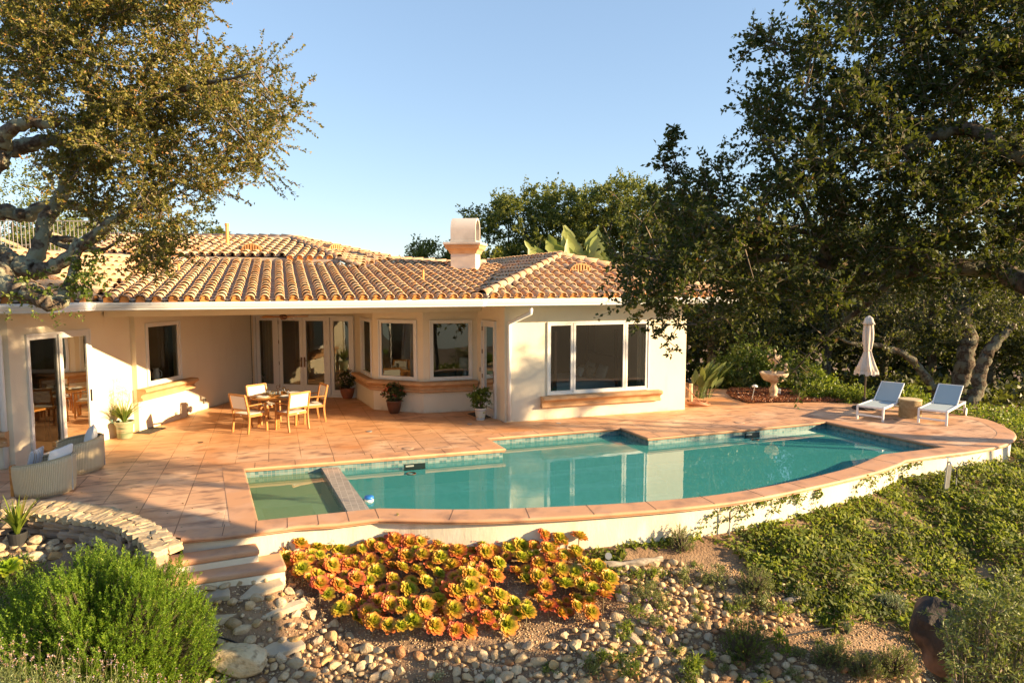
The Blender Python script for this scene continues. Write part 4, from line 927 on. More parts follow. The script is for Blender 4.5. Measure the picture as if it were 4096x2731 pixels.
# sunlit oaks behind the roof
for i, (sx, topy, Y, rx, lab) in enumerate([(1735, 945, 36, 1.8, 'small round oak showing just left of the chimney'), (1990, 800, 34, 2.7, 'oak with an open leaning crown right behind the chimney'), (2150, 745, 33, 2.5, 'tall ragged oak behind the roof right of the chimney'), (2390, 730, 33, 3.3, 'broad yellow green oak behind the banana like leaves'), (2280, 770, 35, 2.6, 'oak filling the row behind the banana like leaves'), (2490, 760, 36, 2.8, 'deep green oak at the back of the row behind the bedroom roof'), (2590, 735, 32, 2.8, 'yellow green oak between the roof ridge and the near dark oak'), (1940, 1010, 31, 1.5, 'low dark bush filling the gap beside the chimney'), (870, 935, 40, 1.0, 'little oak top peeping over the ridge beside the orange pipe'), (2800, 800, 34, 3.2, 'pale oak glimpsed through the near dark oak')]):
    top = V(sx, topy, Y); gz = -2.5; hh = top.z - gz; rz_ = min(hh * .45, rx * 1.05)
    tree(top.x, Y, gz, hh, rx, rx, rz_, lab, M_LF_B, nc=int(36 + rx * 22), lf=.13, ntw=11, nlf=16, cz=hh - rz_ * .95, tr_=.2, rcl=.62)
# hillside growth behind the left wing
for i, (sx, topy, Y, rx, lab) in enumerate([(40, 740, 34, 4.0, 'hillside oak at the far left edge behind the terrace rail'), (330, 850, 33, 3.2, 'leafy oak behind the terrace rail seen under the big limb'), (600, 880, 32, 2.6, 'dense oak just behind the upper tile roof at left'), (180, 900, 28, 2.0, 'bright bush right behind the terrace rail')]):
    top = V(sx, topy, Y); gz = 1.; hh = top.z - gz; rz_ = min(hh * .5, rx)
    tree(top.x, Y, gz, hh, rx, rx, rz_, lab, M_LF_B, nc=int(30 + rx * 16), lf=.14, ntw=9, nlf=14, cz=hh - rz_ * .95)
# dark woodland on the right, behind the deck
wood = [(2860, 880, 25, 3.0, 'dark oak behind the corner of the house'), (3080, 900, 27, 3.2, 'dark oak standing behind the stone fountain'), (3330, 850, 26, 3.2, 'dark oak behind the closed parasol'), (3560, 900, 28, 3.2, 'dark oak between the parasol and the loungers'), (3760, 800, 25.5, 3.3, 'dark oak rising behind the left lounger'), (4000, 860, 24, 3.3, 'dark oak at the right edge behind the right lounger'), (4300, 800, 23, 3.6, 'shadowy oak at the far right edge of the deck')]
for i, (sx, topy, Y, rx, lab) in enumerate(wood):
    top = V(sx, topy, Y); gz = float(terr(top.x, Y)); hh = top.z - gz; rz_ = hh * .50
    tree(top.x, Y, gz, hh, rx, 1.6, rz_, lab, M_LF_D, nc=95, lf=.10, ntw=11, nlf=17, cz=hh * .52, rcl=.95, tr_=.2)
# mass of distant wood closing the view
n_ = 60000; wx = rng.uniform(3, 48, n_); wy = rng.uniform(29.5, 33, n_) - .25 * np.clip(wx - 18, 0, 30); top_ = 5.2 + 1.5 * np.sin(wx * .9) + .8 * np.sin(wx * 2.3 + 1) ; top_ = np.where(wx < 8, 2.5, top_) - np.clip(np.abs(wx - 19.5) < 2.5, 0, 1) * 2.2
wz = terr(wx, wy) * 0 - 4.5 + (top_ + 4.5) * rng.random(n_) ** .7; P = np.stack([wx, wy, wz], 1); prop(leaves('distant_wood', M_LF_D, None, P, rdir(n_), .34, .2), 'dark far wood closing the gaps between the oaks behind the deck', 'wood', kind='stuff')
# the two leaning trunks behind the loungers
t = thing('oak_tree', 'twin trunked grey oak leaning behind the right lounger', 'tree', (13.1, 20.5, -.2))
TR = [sk([(3840, 1560, 20.5, .27), (3860, 1440, 20.5, .24), (3880, 1350, 20.5, .22), (3850, 1270, 20.5, .2), (3900, 1180, 20.5, .16), (3830, 1060, 20.5, .1)]),
      sk([(3860, 1640, 19.6, .22), (3905, 1560, 19.6, .20), (3925, 1470, 19.6, .18), (3960, 1400, 19.6, .16), (4010, 1340, 19.6, .12), (4060, 1300, 19.6, .08)]),
      sk([(3760, 1600, 20, .16), (3710, 1520, 20, .13), (3650, 1440, 20, .11), (3580, 1400, 20, .09), (3500, 1380, 20, .07), (3400, 1370, 20, .05), (3320, 1330, 20, .03)])]
limbs('trunk', M_BARK2, t, TR, 9, .08)
cc_ = polysample([(3350, 1150), (4150, 1050), (4150, 1330), (3950, 1330), (3700, 1420), (3450, 1380)], 75, 19.2, 21); P, D, A, B_ = spray(cc_, .55, 9, 16, .07, up=.1); leaves('crown', M_LF_D, t, P, D, .085, .05); twigs('twigs', M_TWIG, t, A, B_, .007)
# screening oaks outside the frame that dapple the light
for i, (x, y, h, r_, lab) in enumerate([(22, 12.1, 7.9, 1.3, 'small crowned oak outside the picture beyond the deck corner')]):
    gz = float(terr(x, y)); tree(x, y, gz, h - gz, r_, r_, r_ * .9, lab, M_LF_D, nc=40, lf=.16, ntw=7, nlf=7, cz=h - gz - r_)
for i, (x, y, h, r_) in enumerate([(-17, -13, 7.5, 4), (-9, -16, 9, 4.2), (-1, -18, 8, 4.2), (7, -17, 9.5, 4.4), (15, -19, 8.5, 4.4), (23, -22, 8, 5)]):
    gz = float(terr(x, y)); tree(x, y, gz, h - gz, r_, r_, (h - gz) * .42, 'tall oak number %s of the row outside the picture behind the viewer' % ['one', 'two', 'three', 'four', 'five', 'six'][i], M_LF_B, nc=70, lf=.30, ntw=8, nlf=9, rcl=1.3)
# ------------------------------------------------------------ low foliage
def bush(name, label, cat, x, y, z, rx, ry, rz_, mat, n=900, lf=.05, wd=.025, group=None, up=.5, flowers=None, stems=True):
    t = thing(name, label, cat, (x, y, z), 0, group); k = max(4, n // 40); d = rdir(k); d[:, 2] = np.abs(d[:, 2]); q = np.array([x, y, z]) + d * np.array([rx, ry, rz_]) * rng.uniform(.45, .85, (k, 1))
    P, D, A, B_ = spray(q, min(rx, rz_) * .5, 4, 10, lf, up=up); leaves('foliage', mat, t, P, D, lf, wd)
    if stems: A0 = np.repeat([[x, y, z - .02]], k, 0) + rng.normal(size=(k, 3)) * [rx * .12, ry * .12, 0]; twigs('stems', M_TWIG, t, A0, q, .006)
    if flowers: 
        kk = flowers[1]; d = rdir(kk); d[:, 2] = np.abs(d[:, 2]) * 1; d[:, 1] -= .4; d = unit(d); F_ = np.array([x, y, z]) + d * np.array([rx, ry, rz_]) * 1.05
        F2 = np.repeat(F_, 4, 0); leaves('flowers', flowers[0], t, F2, rdir(len(F2)), flowers[2], flowers[2] * .8)
    return t
M_GREEN = leafmat('shrub_leaf', [(0, (.045, .08, .012)), (.5, (.09, .15, .02)), (1, (.18, .22, .04))], trans=.3)
M_BRIGHT = leafmat('bright_leaf', [(0, (.07, .12, .012)), (.5, (.15, .22, .02)), (1, (.28, .30, .04))], trans=.35)
M_OLIVE = leafmat('olive_leaf', [(0, (.08, .11, .03)), (.5, (.16, .19, .06)), (1, (.27, .27, .11))], trans=.25)
M_POTL = leafmat('pot_leaf', [(0, (.02, .035, .01)), (.6, (.045, .07, .015)), (1, (.10, .12, .03))], trans=.2)
M_GREY = leafmat('grey_leaf', [(0, (.14, .18, .10)), (1, (.26, .29, .18))], trans=.2)
# shrubs behind the fountain
for x, y, rx, rz_, lab, mt in [(2985, 1500, 1.25, 1.75, 'tall bright green shrub left of the fountain', M_GREEN), (2890, 1520, .8, .9, 'rounded green shrub behind the path corner', M_GREEN), (3075, 1530, .9, 1.1, 'green shrub right behind the fountain', M_GREEN), (3170, 1540, 1.0, 1.2, 'leafy shrub right of the fountain', M_GREEN), (2960, 1550, .5, .55, 'small olive shrub at the mulch edge', M_OLIVE), (3260, 1545, .8, .6, 'low shrub left of the parasol pole', M_BRIGHT)]:
    p = V(x, 1550, 22.6); bush('shrub', lab, 'shrub', p.x, 22.6, -.15, rx, .7, rz_ * 1.25, mt, n=2600, lf=.10, wd=.06)
for x0, x1, yy, lab in [(3180, 3330, 20.6, 'low bright hedge strip left of the parasol'), (3340, 3480, 19.9, 'low bright hedge strip behind the parasol base'), (3500, 3700, 19.4, 'low bright hedge strip behind the wicker drum table')]:
    a = V(x0, 1600, yy); b = V(x1, 1600, yy); m_ = (a.x + b.x) / 2; bush('hedge', lab, 'hedge', m_, yy - .1, -.15, (b.x - a.x) / 2 + .2, .6, .62, M_BRIGHT, n=3200, lf=.075, wd=.04)
# ground cover of trailing vines over the slope
def cover_pts(poly, n, hfun=None):
    xs = [p[0] for p in poly]; ys = [p[1] for p in poly]; x = rng.uniform(min(xs), max(xs), n * 3); y = rng.uniform(min(ys), max(ys), n * 3); k = inside_many(x, y, poly); x = x[k][:n]; y = y[k][:n]; return x, y
def gpx(L, z=-.7): return [tuple(G(a, b, z)) for a, b in L]
VP_ = [(.9, 9.62), (1.2, 9.98), (2.3, 10.15), (3.4, 10.55), (5.2, 11.45), (6.6, 12.3), (7.6, 13.1), (9.5, 13.85), (11.1, 14.75), (11.7, 15.6), (12.4, 17.6), (13.5, 18.6), (17, 16), (15, 10), (10, 7), (7.3, 6.2), (6.2, 6.9)] + gpx([(3600, 2380), (3350, 2420), (3050, 2330), (2900, 2260), (2700, 2240), (2500, 2240)], -.95) + [(1.6, 9.5)]
x, y = cover_pts(VP_, 105000); lum = .12 + .15 * np.sin(x * 1.9 + np.sin(y * 2.3)) * np.sin(y * 1.7 + .5 * x) + .05 * np.sin(x * 7 + y * 3) * np.sin(y * 6)
yw = np.interp(x, WXY[:, 0], WXY[:, 1]); edge = np.clip((yw - y), 0, 1)
hh = np.maximum(.05, lum + np.clip((x - 7) / 4, 0, 1) * .10) * np.clip((yw - y) / .9, .3, 1) + np.clip((x - 8.2) / 1.2, 0, 1) * .22
keep = (np.sin(x * 2.9 + 1.5 * np.sin(y * 3.1)) * np.sin(y * 3.7 + x) < .62) | (rng.random(len(x)) < .3)
z = terr(x, y) + hh * rng.uniform(.35, 1.05, len(x)); P = np.stack([x, y, z], 1); D = rdir(len(x)); D[:, 2] = D[:, 2] * .5 + .15; D[:, 1] -= .35
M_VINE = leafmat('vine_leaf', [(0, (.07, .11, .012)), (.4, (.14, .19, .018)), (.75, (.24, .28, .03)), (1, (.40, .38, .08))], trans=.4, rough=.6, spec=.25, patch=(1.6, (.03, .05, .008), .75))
Nr = np.array([.55, -.65, .8]) + rng.normal(size=(len(x), 3)) * .6
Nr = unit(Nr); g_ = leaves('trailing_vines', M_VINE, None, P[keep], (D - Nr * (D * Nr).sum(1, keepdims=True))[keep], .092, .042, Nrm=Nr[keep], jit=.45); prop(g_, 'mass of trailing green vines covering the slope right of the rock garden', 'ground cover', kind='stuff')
k = rng.integers(0, len(P), 9000); tw_ = twigs('dry_stems', pmat('dry_stem', (.22, .15, .09), .9, c2=(.35, .27, .18), nscale=3), None, P[k] - [0, 0, .06], P[k] + rdir(9000) * [.28, .28, .06] - [0, 0, .03], .0035, .003); prop(tw_, 'dry brown runners tangled under the vines', 'dry stems', kind='stuff')
x, y = cover_pts([(11.9, 15.9), (12.6, 17.6), (11.0, 18.9), (12.5, 19.6), (17, 17.5), (14.5, 14)], 9000); z = -.25 + rng.uniform(0, .3, len(x)); P = np.stack([x, y, z], 1); g_ = leaves('hedge_band', M_BRIGHT, None, P, rdir(len(x)), .08, .045); prop(g_, 'bright low ground cover round the right end of the deck', 'ground cover', kind='stuff')
x_, y_ = rng.uniform(-30, 30, 34000), rng.uniform(-38, 3.2, 34000); z_ = terr(x_, y_) + rng.uniform(0, .9, 34000) * (1 + .6 * np.sin(x_ * .7) * np.sin(y_ * .6)); kk = np.hypot(x_, y_) > 3.5
prop(leaves('hillside_brush', M_LF_B, None, np.stack([x_, y_, z_], 1)[kk], rdir(kk.sum()), .42, .26), 'low green brush on the hillside below and behind the viewer', 'brush', kind='stuff')
x_, y_ = rng.uniform(12, 42, 26000), rng.uniform(17, 31, 26000); kk = (y_ > 19.5) | (x_ > 14.5); z_ = terr(x_, y_) + rng.uniform(0, .7, 26000) * (1 + .5 * np.sin(x_ * 1.7) * np.sin(y_ * 1.6))
prop(leaves('undergrowth', M_LF_D, None, np.stack([x_, y_, z_], 1)[kk], rdir(kk.sum()), .22, .13), 'dark undergrowth beneath the oaks behind the deck end', 'undergrowth', kind='stuff')
# vines climbing the wall face
def onface(i, f, z, off=-.012): a = outer[i]; b = outer[i + 1]; p = lerp(a, b, f); t = (b - a).normalized(); n = Vector((-t.y, t.x)); return Vector((p.x, p.y, z)) + Vector((n.x, n.y, 0)) * (.05 + off)
cum = [0.]
for i in range(1, len(outer)): cum.append(cum[-1] + (outer[i] - outer[i - 1]).length)
def face_at(x_, z, off=-.02):
    for i in range(len(outer) - 1):
        if outer[i].x <= x_ <= outer[i + 1].x and outer[i + 1].x > outer[i].x: return onface(i, (x_ - outer[i].x) / (outer[i + 1].x - outer[i].x), z, off)
    return None
cv = thing('climbing_vine', 'thin green vine climbing the cream pool wall right of the black sprinkler stake', 'vine', (4.3, 11.0, -.5)); A = []; Bq = []
for x0, x1 in [(2.9, 3.8), (3.2, 4.4), (3.6, 4.6), (4.2, 5.0), (4.9, 4.75), (5.2, 5.35), (6.1, 6.7), (6.5, 7.3), (7.0, 7.9), (7.6, 8.2)]:
    pv = None; ph = random.random() * 6
    for k in range(26):
        t_1 = k / 25; xx = lerp(x0, x1, t_1); zz = lerp(-.5, -.09, math.sin(t_1 * PI * .7 + .1)) + .04 * math.sin(k * .9 + ph); p = face_at(xx, min(zz, -.07), -.015 - random.random() * .03)
        if p is None: continue
        if pv is not None: Bq.append((pv, p))
        pv = p; A += [tuple(p + Vector((random.gauss(0, .02), random.gauss(0, .012) - .012, random.gauss(0, .02)))) for _ in range(3)]
A = np.array(A); leaves('foliage', M_GREEN, cv, A, rdir(len(A)) + [0, -.4, 0], .06, .036); twigs('stems', M_TWIG, cv, np.array([tuple(a) for a, b in Bq]), np.array([tuple(b) for a, b in Bq]), .004, .004)
# ------------------------------------------------------------ rock garden
def GT(sx, sy, up=0.):
    r = ray(sx, sy); t = np.arange(5.5, 40, .02); X_ = r[0] * t; Y_ = r[1] * t; Z_ = CAMH + r[2] * t; k = np.argmax(Z_ < terr(X_, Y_) + up); return Vector((X_[k], Y_[k], float(terr(X_[k], Y_[k]))))
def gD(L): return [tuple(GT(a * dd, b * dd))[:2] for a, b in L]
# stones
def rockmesh(name, mats, sub=2, flat=.7, seed=0, npl=12, lo=.48, hi=.82):
    r_ = random.Random(seed); bm = bmesh.new(); bmesh.ops.create_icosphere(bm, subdivisions=sub, radius=1)
    pls = [(Vector((r_.gauss(0, 1), r_.gauss(0, 1), r_.gauss(0, 1))).normalized(), r_.uniform(lo, hi)) for _ in range(npl)]
    for v in bm.verts:
        p = v.co.copy()
        for n, d in pls:
            e = p.dot(n) - d
            if e > 0: p -= n * e * .95
        p.z *= flat; p.x *= 1 + .25 * math.sin(seed); v.co = p * (1 + r_.uniform(-.02, .02))
    me = bpy.data.meshes.new(name); bm.to_mesh(me); bm.free(); me.polygons.foreach_set('use_smooth', [True] * len(me.polygons)); me.set_sharp_from_angle(angle=R(38))
    for m_ in mats: me.materials.append(m_)
    return me
def stonemat(name, stops, src='obj'):
    m, n, o = nodes(name); g = N(n, 'ShaderNodeObjectInfo').outputs['Random'] if src == 'obj' else N(n, 'ShaderNodeNewGeometry').outputs['Random Per Island']
    c = ramp(n, stops, g).outputs[0]; tc = N(n, 'ShaderNodeTexCoord'); nz = N(n, 'ShaderNodeTexNoise'); nz.inputs['Scale'].default_value = 2.2 if src == 'obj' else 25; nz.inputs['Detail'].default_value = 8
    n.links.new(tc.outputs['Object'], nz.inputs[0]); c = mixc(n, c, (.40, .26, .13), ramp(n, [(.45, (0, 0, 0)), (.75, (.8, .8, .8))], nz.outputs[0]).outputs[0])
    p = N(n, 'ShaderNodeBsdfPrincipled'); p.inputs['Roughness'].default_value = .8; p.inputs['Specular IOR Level'].default_value = .25; n.links.new(c, p.inputs['Base Color'])
    bu = N(n, 'ShaderNodeBump'); bu.inputs['Strength'].default_value = .5; bu.inputs['Distance'].default_value = .05 if src == 'obj' else .005; n.links.new(nz.outputs[0], bu.inputs['Height']); n.links.new(bu.outputs[0], p.inputs['Normal'])
    n.links.new(p.outputs[0], o.inputs[0]); return m
RST = [(0, (.46, .34, .20)), (.2, (.58, .45, .28)), (.4, (.36, .26, .15)), (.55, (.64, .51, .34)), (.7, (.50, .34, .16)), (.80, (.34, .15, .07)), (.88, (.56, .36, .14)), (.93, (.30, .24, .18)), (1, (.56, .44, .29))]
M_RK = stonemat('cobble', RST); M_RK2 = stonemat('pebble', RST, 'isl')
rms = [rockmesh('cobble_mesh', [M_RK], 2, .72, i) for i in range(9)]
FS = [[(x / 1.887, 1900 + y / 1.887) for x, y in L] for L in [
 [(1495, 905), (1560, 862), (1720, 850), (1735, 960), (1560, 990)], [(1750, 890), (1850, 835), (2120, 820), (2145, 900), (1810, 940)], [(1550, 1100), (1640, 1050), (1930, 995), (1970, 1012), (1660, 1178)],
 [(1955, 1050), (1990, 985), (2264, 985), (2310, 1045), (2000, 1088)], [(1955, 1310), (2000, 1270), (2264, 1258), (2310, 1330), (2060, 1388)], [(1480, 1095), (1545, 1100), (1640, 1165), (1560, 1200)], [(1405, 1460), (1560, 1370), (1612, 1400), (1560, 1475)]]]
FL_LAB = ['broad flat stepping stone just below the bottom step, left one', 'long flat stepping stone just below the bottom step, right one', 'wedge shaped stepping stone in the middle of the path', 'pale slab at the right of the path under the succulents', 'grey slab just right of the tan boulder', 'small slab half under the green rosemary bush', 'small slab left of the tan boulder at the picture foot']
M_FLAG = pmat('flagstone', (.44, .34, .22), .8, c2=(.56, .46, .32), nscale=1.6, c3=(.34, .29, .23), n3=2.5, bump=(14, .5, .012))
fworld = []
for L, lb in zip(FS, FL_LAB):
    W_ = [GT(*p) for p in L]; c_ = sum(W_, Vector()) / len(W_); zt = c_.z + .035; fworld.append([(p.x, p.y) for p in W_]); m = MB(); P_ = []
    for i, p in enumerate(W_):
        q = W_[(i + 1) % len(W_)]; P_ += [p, lerp(p, q, .35) + Vector((random.gauss(0, .012), random.gauss(0, .012), 0)), lerp(p, q, .7) + Vector((random.gauss(0, .012), random.gauss(0, .012), 0))]
    sl = lambda p: zt + (p.y - c_.y) * .30
    k = len(P_); m.add([(p.x, p.y, sl(p) - .07) for p in P_] + [(p.x, p.y, sl(p)) for p in P_], [tuple(reversed(range(k))), tuple(range(k, 2 * k))] + [(i, (i + 1) % k, k + (i + 1) % k, k + i) for i in range(k)])
    o = m.build('stepping_stone', M_FLAG, None, bevel=.012); prop(o, lb, 'stepping stone', 'stepping stones of the path')
AE1 = gD([(655, 1285), (700, 1262), (760, 1258), (830, 1252), (920, 1252), (1060, 1262), (1110, 1270), (1165, 1300), (1150, 1350), (1100, 1385), (1190, 1392), (1225, 1440), (1190, 1465), (1090, 1468), (980, 1485), (900, 1485), (820, 1455), (740, 1400), (690, 1350), (655, 1312)])
AE2 = gD([(1185, 1310), (1250, 1300), (1330, 1305), (1400, 1355), (1405, 1395), (1360, 1425), (1280, 1438), (1230, 1405), (1215, 1360), (1180, 1350)])
AE3 = gD([(1070, 1262), (1200, 1268), (1340, 1270), (1345, 1292), (1200, 1295), (1120, 1290)])
class Grid:
    def __init__(s, c=.25): s.c = c; s.d = {}
    def ok(s, x, y, r):
        k = (int(x // s.c), int(y // s.c))
        for a in range(k[0] - 1, k[0] + 2):
            for b in range(k[1] - 1, k[1] + 2):
                for (u, v, q) in s.d.get((a, b), ()):
                    if (u - x) ** 2 + (v - y) ** 2 < (q + r) ** 2: return False
        return True
    def put(s, x, y, r): s.d.setdefault((int(x // s.c), int(y // s.c)), []).append((x, y, r))
gr = Grid(.3); bp = GT(954, 2665); gr.put(bp.x, bp.y, .14)
for z_ in (.0,):
    for a in ((bp.x - .18, bp.y), (bp.x + .18, bp.y)): gr.put(*a, .12)
Zs = [(gD([(470, 1345), (560, 1330), (655, 1315), (700, 1400), (770, 1430), (830, 1490), (990, 1500), (1200, 1480), (1400, 1430), (1430, 1568), (1430, 1600), (430, 1600), (455, 1500)]), 2600, .030, .085, 'cobble in the band of stones below the succulents'),
      (gD([(1400, 1300), (1560, 1290), (1700, 1330), (1720, 1420), (1640, 1480), (1640, 1600), (1400, 1600)]), 1000, .028, .08, 'cobble among the small plants in the middle of the slope'),
      (gD([(1700, 1345), (1900, 1340), (2060, 1320), (2085, 1380), (1960, 1410), (1820, 1440), (1740, 1460)]), 700, .025, .06, 'cobble in the drift of stones under the vines'),
      (gD([(1640, 1500), (1750, 1500), (1900, 1545), (2120, 1530), (2160, 1600), (1640, 1600)]), 420, .035, .085, 'cobble at the picture foot near the dark boulder'),
      (gD([(0, 1235), (150, 1235), (200, 1260), (80, 1300), (0, 1300)]), 90, .05, .11, 'pale stone under the low stone wall')]
rocks = []
for pl_, tries, r0, r1, lab in Zs:
    xs = [p[0] for p in pl_]; ys = [p[1] for p in pl_]
    for i in range(tries * 3):
        x = rng.uniform(min(xs), max(xs)); y = rng.uniform(min(ys), max(ys)); f = i / (tries * 3); r = lerp(r1, r0, f ** .45) * rng.uniform(.8, 1.15)
        if not inpoly(x, y, pl_) or inpoly(x, y, AE1) or inpoly(x, y, AE2) or any(inpoly(x, y, q) for q in fworld): continue
        if math.sin(x * 2.3 + 1) * math.sin(y * 3.1 + x) > .62 and r < .07: continue
        if not gr.ok(x, y, r * .82): continue
        gr.put(x, y, r * .82); rocks.append((x, y, r, lab))
rocks.sort(key=lambda q: -q[2] / (q[1]))
KIND = [('rounded', 1.), ('angular', 1.), ('flat', .8)]
for i, (x, y, r, lab) in enumerate(rocks[:290]):
    o = bpy.data.objects.new('cobble', rms[i % 9]); C.objects.link(o); s_ = r * 1.28; o.location = (x, y, float(terr(x, y)) + s_ * .12); o.scale = (s_ * random.uniform(.85, 1.2), s_ * random.uniform(.8, 1.1), s_ * random.uniform(.75, 1.1))
    o.rotation_euler = (random.uniform(-.4, .4), random.uniform(-.4, .4), random.uniform(0, 6.28)); prop(o, 'loose tan ' + lab, 'stone', {'cobble in the band': 'band of cobbles below the succulents', 'cobble among the s': 'cobbles in the middle of the slope', 'cobble in the drif': 'cobbles under the vines', 'cobble at the pict': 'cobbles near the dark boulder', 'pale stone under t': 'stones under the low wall'}[lab[:18]])
def rockfield(lst, name, label, sub=1, mat=None):
    base_ = []
    for s in range(6):
        me = rockmesh('tmp', [mat or M_RK2], sub, .72, 40 + s); v = np.zeros(len(me.vertices) * 3); me.vertices.foreach_get('co', v); f = np.zeros(len(me.polygons) * 3, int); me.polygons.foreach_get('vertices', f); base_.append((v.reshape(-1, 3), f.reshape(-1, 3))); bpy.data.meshes.remove(me)
    VV = []; FF = []; o = 0
    for i, (x, y, r) in enumerate(lst):
        v, f = base_[i % 6]; a = random.uniform(0, 6.28); c, s = math.cos(a), math.sin(a); sc = np.array([random.uniform(.8, 1.25), random.uniform(.75, 1.1), random.uniform(.7, 1.1)]) * r
        q = v * sc; q = np.stack([q[:, 0] * c - q[:, 1] * s, q[:, 0] * s + q[:, 1] * c, q[:, 2]], 1) + [x, y, float(terr(x, y)) + r * .3]; VV.append(q); FF.append(f + o); o += len(v)
    return prop(fast_mesh(name, np.concatenate(VV), np.concatenate(FF), mat or M_RK2), label, 'gravel', kind='stuff')
rockfield([(a, b, c * 1.25) for a, b, c, d in rocks[290:]], 'small_cobbles', 'smaller cobbles filling in between the larger loose stones')
ch_ = []
FA = gD([(450, 1345), (655, 1310), (1400, 1290), (2000, 1330), (2130, 1420), (2150, 1600), (400, 1600)])
fx, fy = cover_pts(FA, 16000)
for x, y in zip(fx, fy):
    if gr.ok(x, y, .008): ch_.append((x, y, rng.uniform(.006, .02)))
rockfield(ch_, 'gravel', 'fine gravel and chips scattered on the dry soil', sub=1)
# boulders
def boulder(name, label, p, s, rot, mat, seed, sub=4):
    me = rockmesh(name + '_mesh', [mat], sub, .8, seed, 9, .62, .9); o = bpy.data.objects.new(name, me); C.objects.link(o); o.location = p; o.scale = s; o.rotation_euler = rot
    tx = bpy.data.textures.new(name, 'CLOUDS'); tx.noise_scale = .45; d = o.modifiers.new('d', 'DISPLACE'); d.texture = tx; d.strength = .28; d.mid_level = .5
    return prop(o, label, 'boulder')
boulder('boulder', 'large rounded tan boulder at the picture foot beside the stepping stones', bp + Vector((0, 0, .08)), (.36, .25, .24), (0, .1, .1), pmat('tan_boulder', (.52, .39, .21), .85, c2=(.66, .54, .34), nscale=1.2, c3=(.30, .22, .12), n3=3, bump=(8, .6, .03)), 3)
bq = GT(3800, 2640)
def darkb():
    return pmat('dark_boulder', (.055, .042, .035), .85, c2=(.028, .022, .02), nscale=1.2, c3=(.24, .13, .08), n3=.9, bump=(5, .8, .05))
boulder('boulder', 'big dark lichen spotted boulder leaning at the lower right', V(3800, 2545, 7.9), (.50, .46, .66), (.2, -.3, .5), darkb(), 5)
boulder('boulder', 'brown flat boulder low behind the bottom right shrub', bq + Vector((.35, -.35, -.02)), (.6, .35, .2), (0, .1, .3), pmat('brown_boulder', (.34, .24, .14), .85, c2=(.5, .38, .24), nscale=1.5, bump=(8, .6, .03)), 8)
# aeonium rosettes
def aemat(name, sh):
    m, n, o = nodes(name); tc = N(n, 'ShaderNodeTexCoord'); sx_ = N(n, 'ShaderNodeSeparateXYZ'); n.links.new(tc.outputs['UV'], sx_.inputs[0]); oi = N(n, 'ShaderNodeObjectInfo')
    a = N(n, 'ShaderNodeMath', operation='MULTIPLY_ADD'); a.inputs[1].default_value = .50; n.links.new(sx_.outputs[0], a.inputs[0]); b = N(n, 'ShaderNodeMath', operation='MULTIPLY'); b.inputs[1].default_value = .55; n.links.new(sx_.outputs[1], b.inputs[0]); n.links.new(b.outputs[0], a.inputs[2])
    c_ = N(n, 'ShaderNodeMath', operation='MULTIPLY_ADD'); c_.inputs[1].default_value = .34; n.links.new(oi.outputs['Random'], c_.inputs[0]); n.links.new(a.outputs[0], c_.inputs[2])
    d_ = N(n, 'ShaderNodeMath', operation='ADD'); d_.inputs[1].default_value = sh; n.links.new(c_.outputs[0], d_.inputs[0])
    c = ramp(n, [(.1, (.20, .32, .02)), (.42, (.46, .48, .04)), (.68, (.66, .40, .06)), (.88, (.68, .20, .06)), (1, (.52, .11, .07))], d_.outputs[0]).outputs[0]
    p = N(n, 'ShaderNodeBsdfPrincipled'); p.inputs['Roughness'].default_value = .4; p.inputs['Specular IOR Level'].default_value = .35; n.links.new(c, p.inputs['Base Color'])
    t = N(n, 'ShaderNodeBsdfTranslucent'); n.links.new(c, t.inputs[0]); mx = N(n, 'ShaderNodeMixShader'); mx.inputs[0].default_value = .35; n.links.new(p.outputs[0], mx.inputs[1]); n.links.new(t.outputs[0], mx.inputs[2]); n.links.new(mx.outputs[0], o.inputs[0]); return m
M_AE = aemat('succulent_leaf', -.27); M_AEG = aemat('green_succulent_leaf', -.6)
def rosette(seed, mat, nl=46):
    r_ = random.Random(seed); v = []; f = []; uv = []
    for i in range(nl):
        q = (i + .5) / nl; a = i * 2.39996 + r_.uniform(-.1, .1); el = R(lerp(82, 20, q ** .9)) + r_.uniform(-.1, .1); L = lerp(.30, 1.0, q ** .75) * r_.uniform(.92, 1.08); wd = lerp(.18, .46, q ** .8)
        e = Vector((math.cos(a), math.sin(a), 0)); z = Vector((0, 0, 1)); s = z.cross(e); dirv = e * math.cos(el) + z * math.sin(el); nrm = -e * math.sin(el) + z * math.cos(el); b0 = e * .05 + z * (.22 * (1 - q)); k = len(v)
        for t, w_ in ((0, .3), (.35, .55), (.65, .95), (.85, .98), (1, .5)):
            c = b0 + dirv * (L * t) - nrm * (.16 * t * t * L * (1 if q > .45 else -.6))
            for sd_ in (-1, 0, 1): v.append(c + s * (sd_ * w_ * wd / 2) + nrm * (.06 * abs(sd_) * w_)); uv.append((q, t))
        for j in range(4):
            for h in (0, 1): f.append((k + j * 3 + h, k + j * 3 + h + 1, k + j * 3 + h + 4, k + j * 3 + h + 3))
    me = bpy.data.meshes.new('rosette'); me.from_pydata([tuple(p) for p in v], [], f); l = me.uv_layers.new(name='UVMap'); 
    for lp in me.loops: l.data[lp.index].uv = uv[lp.vertex_index]
    me.polygons.foreach_set('use_smooth', [True] * len(f)); me.materials.append(mat); return me
ros = [rosette(i, M_AE, 54 + i * 3) for i in range(7)]
stem_me = None
m = MB(); m.tube([(0, 0, -1), (.03, .02, -.5), (0, 0, .05)], [.07, .06, .1], 6); tmp = m.build('stem', pmat('fleshy_stem', (.20, .15, .08), .9), None); stem_me = tmp.data; bpy.data.objects.remove(tmp)
ga = Grid(.3); nae = 0
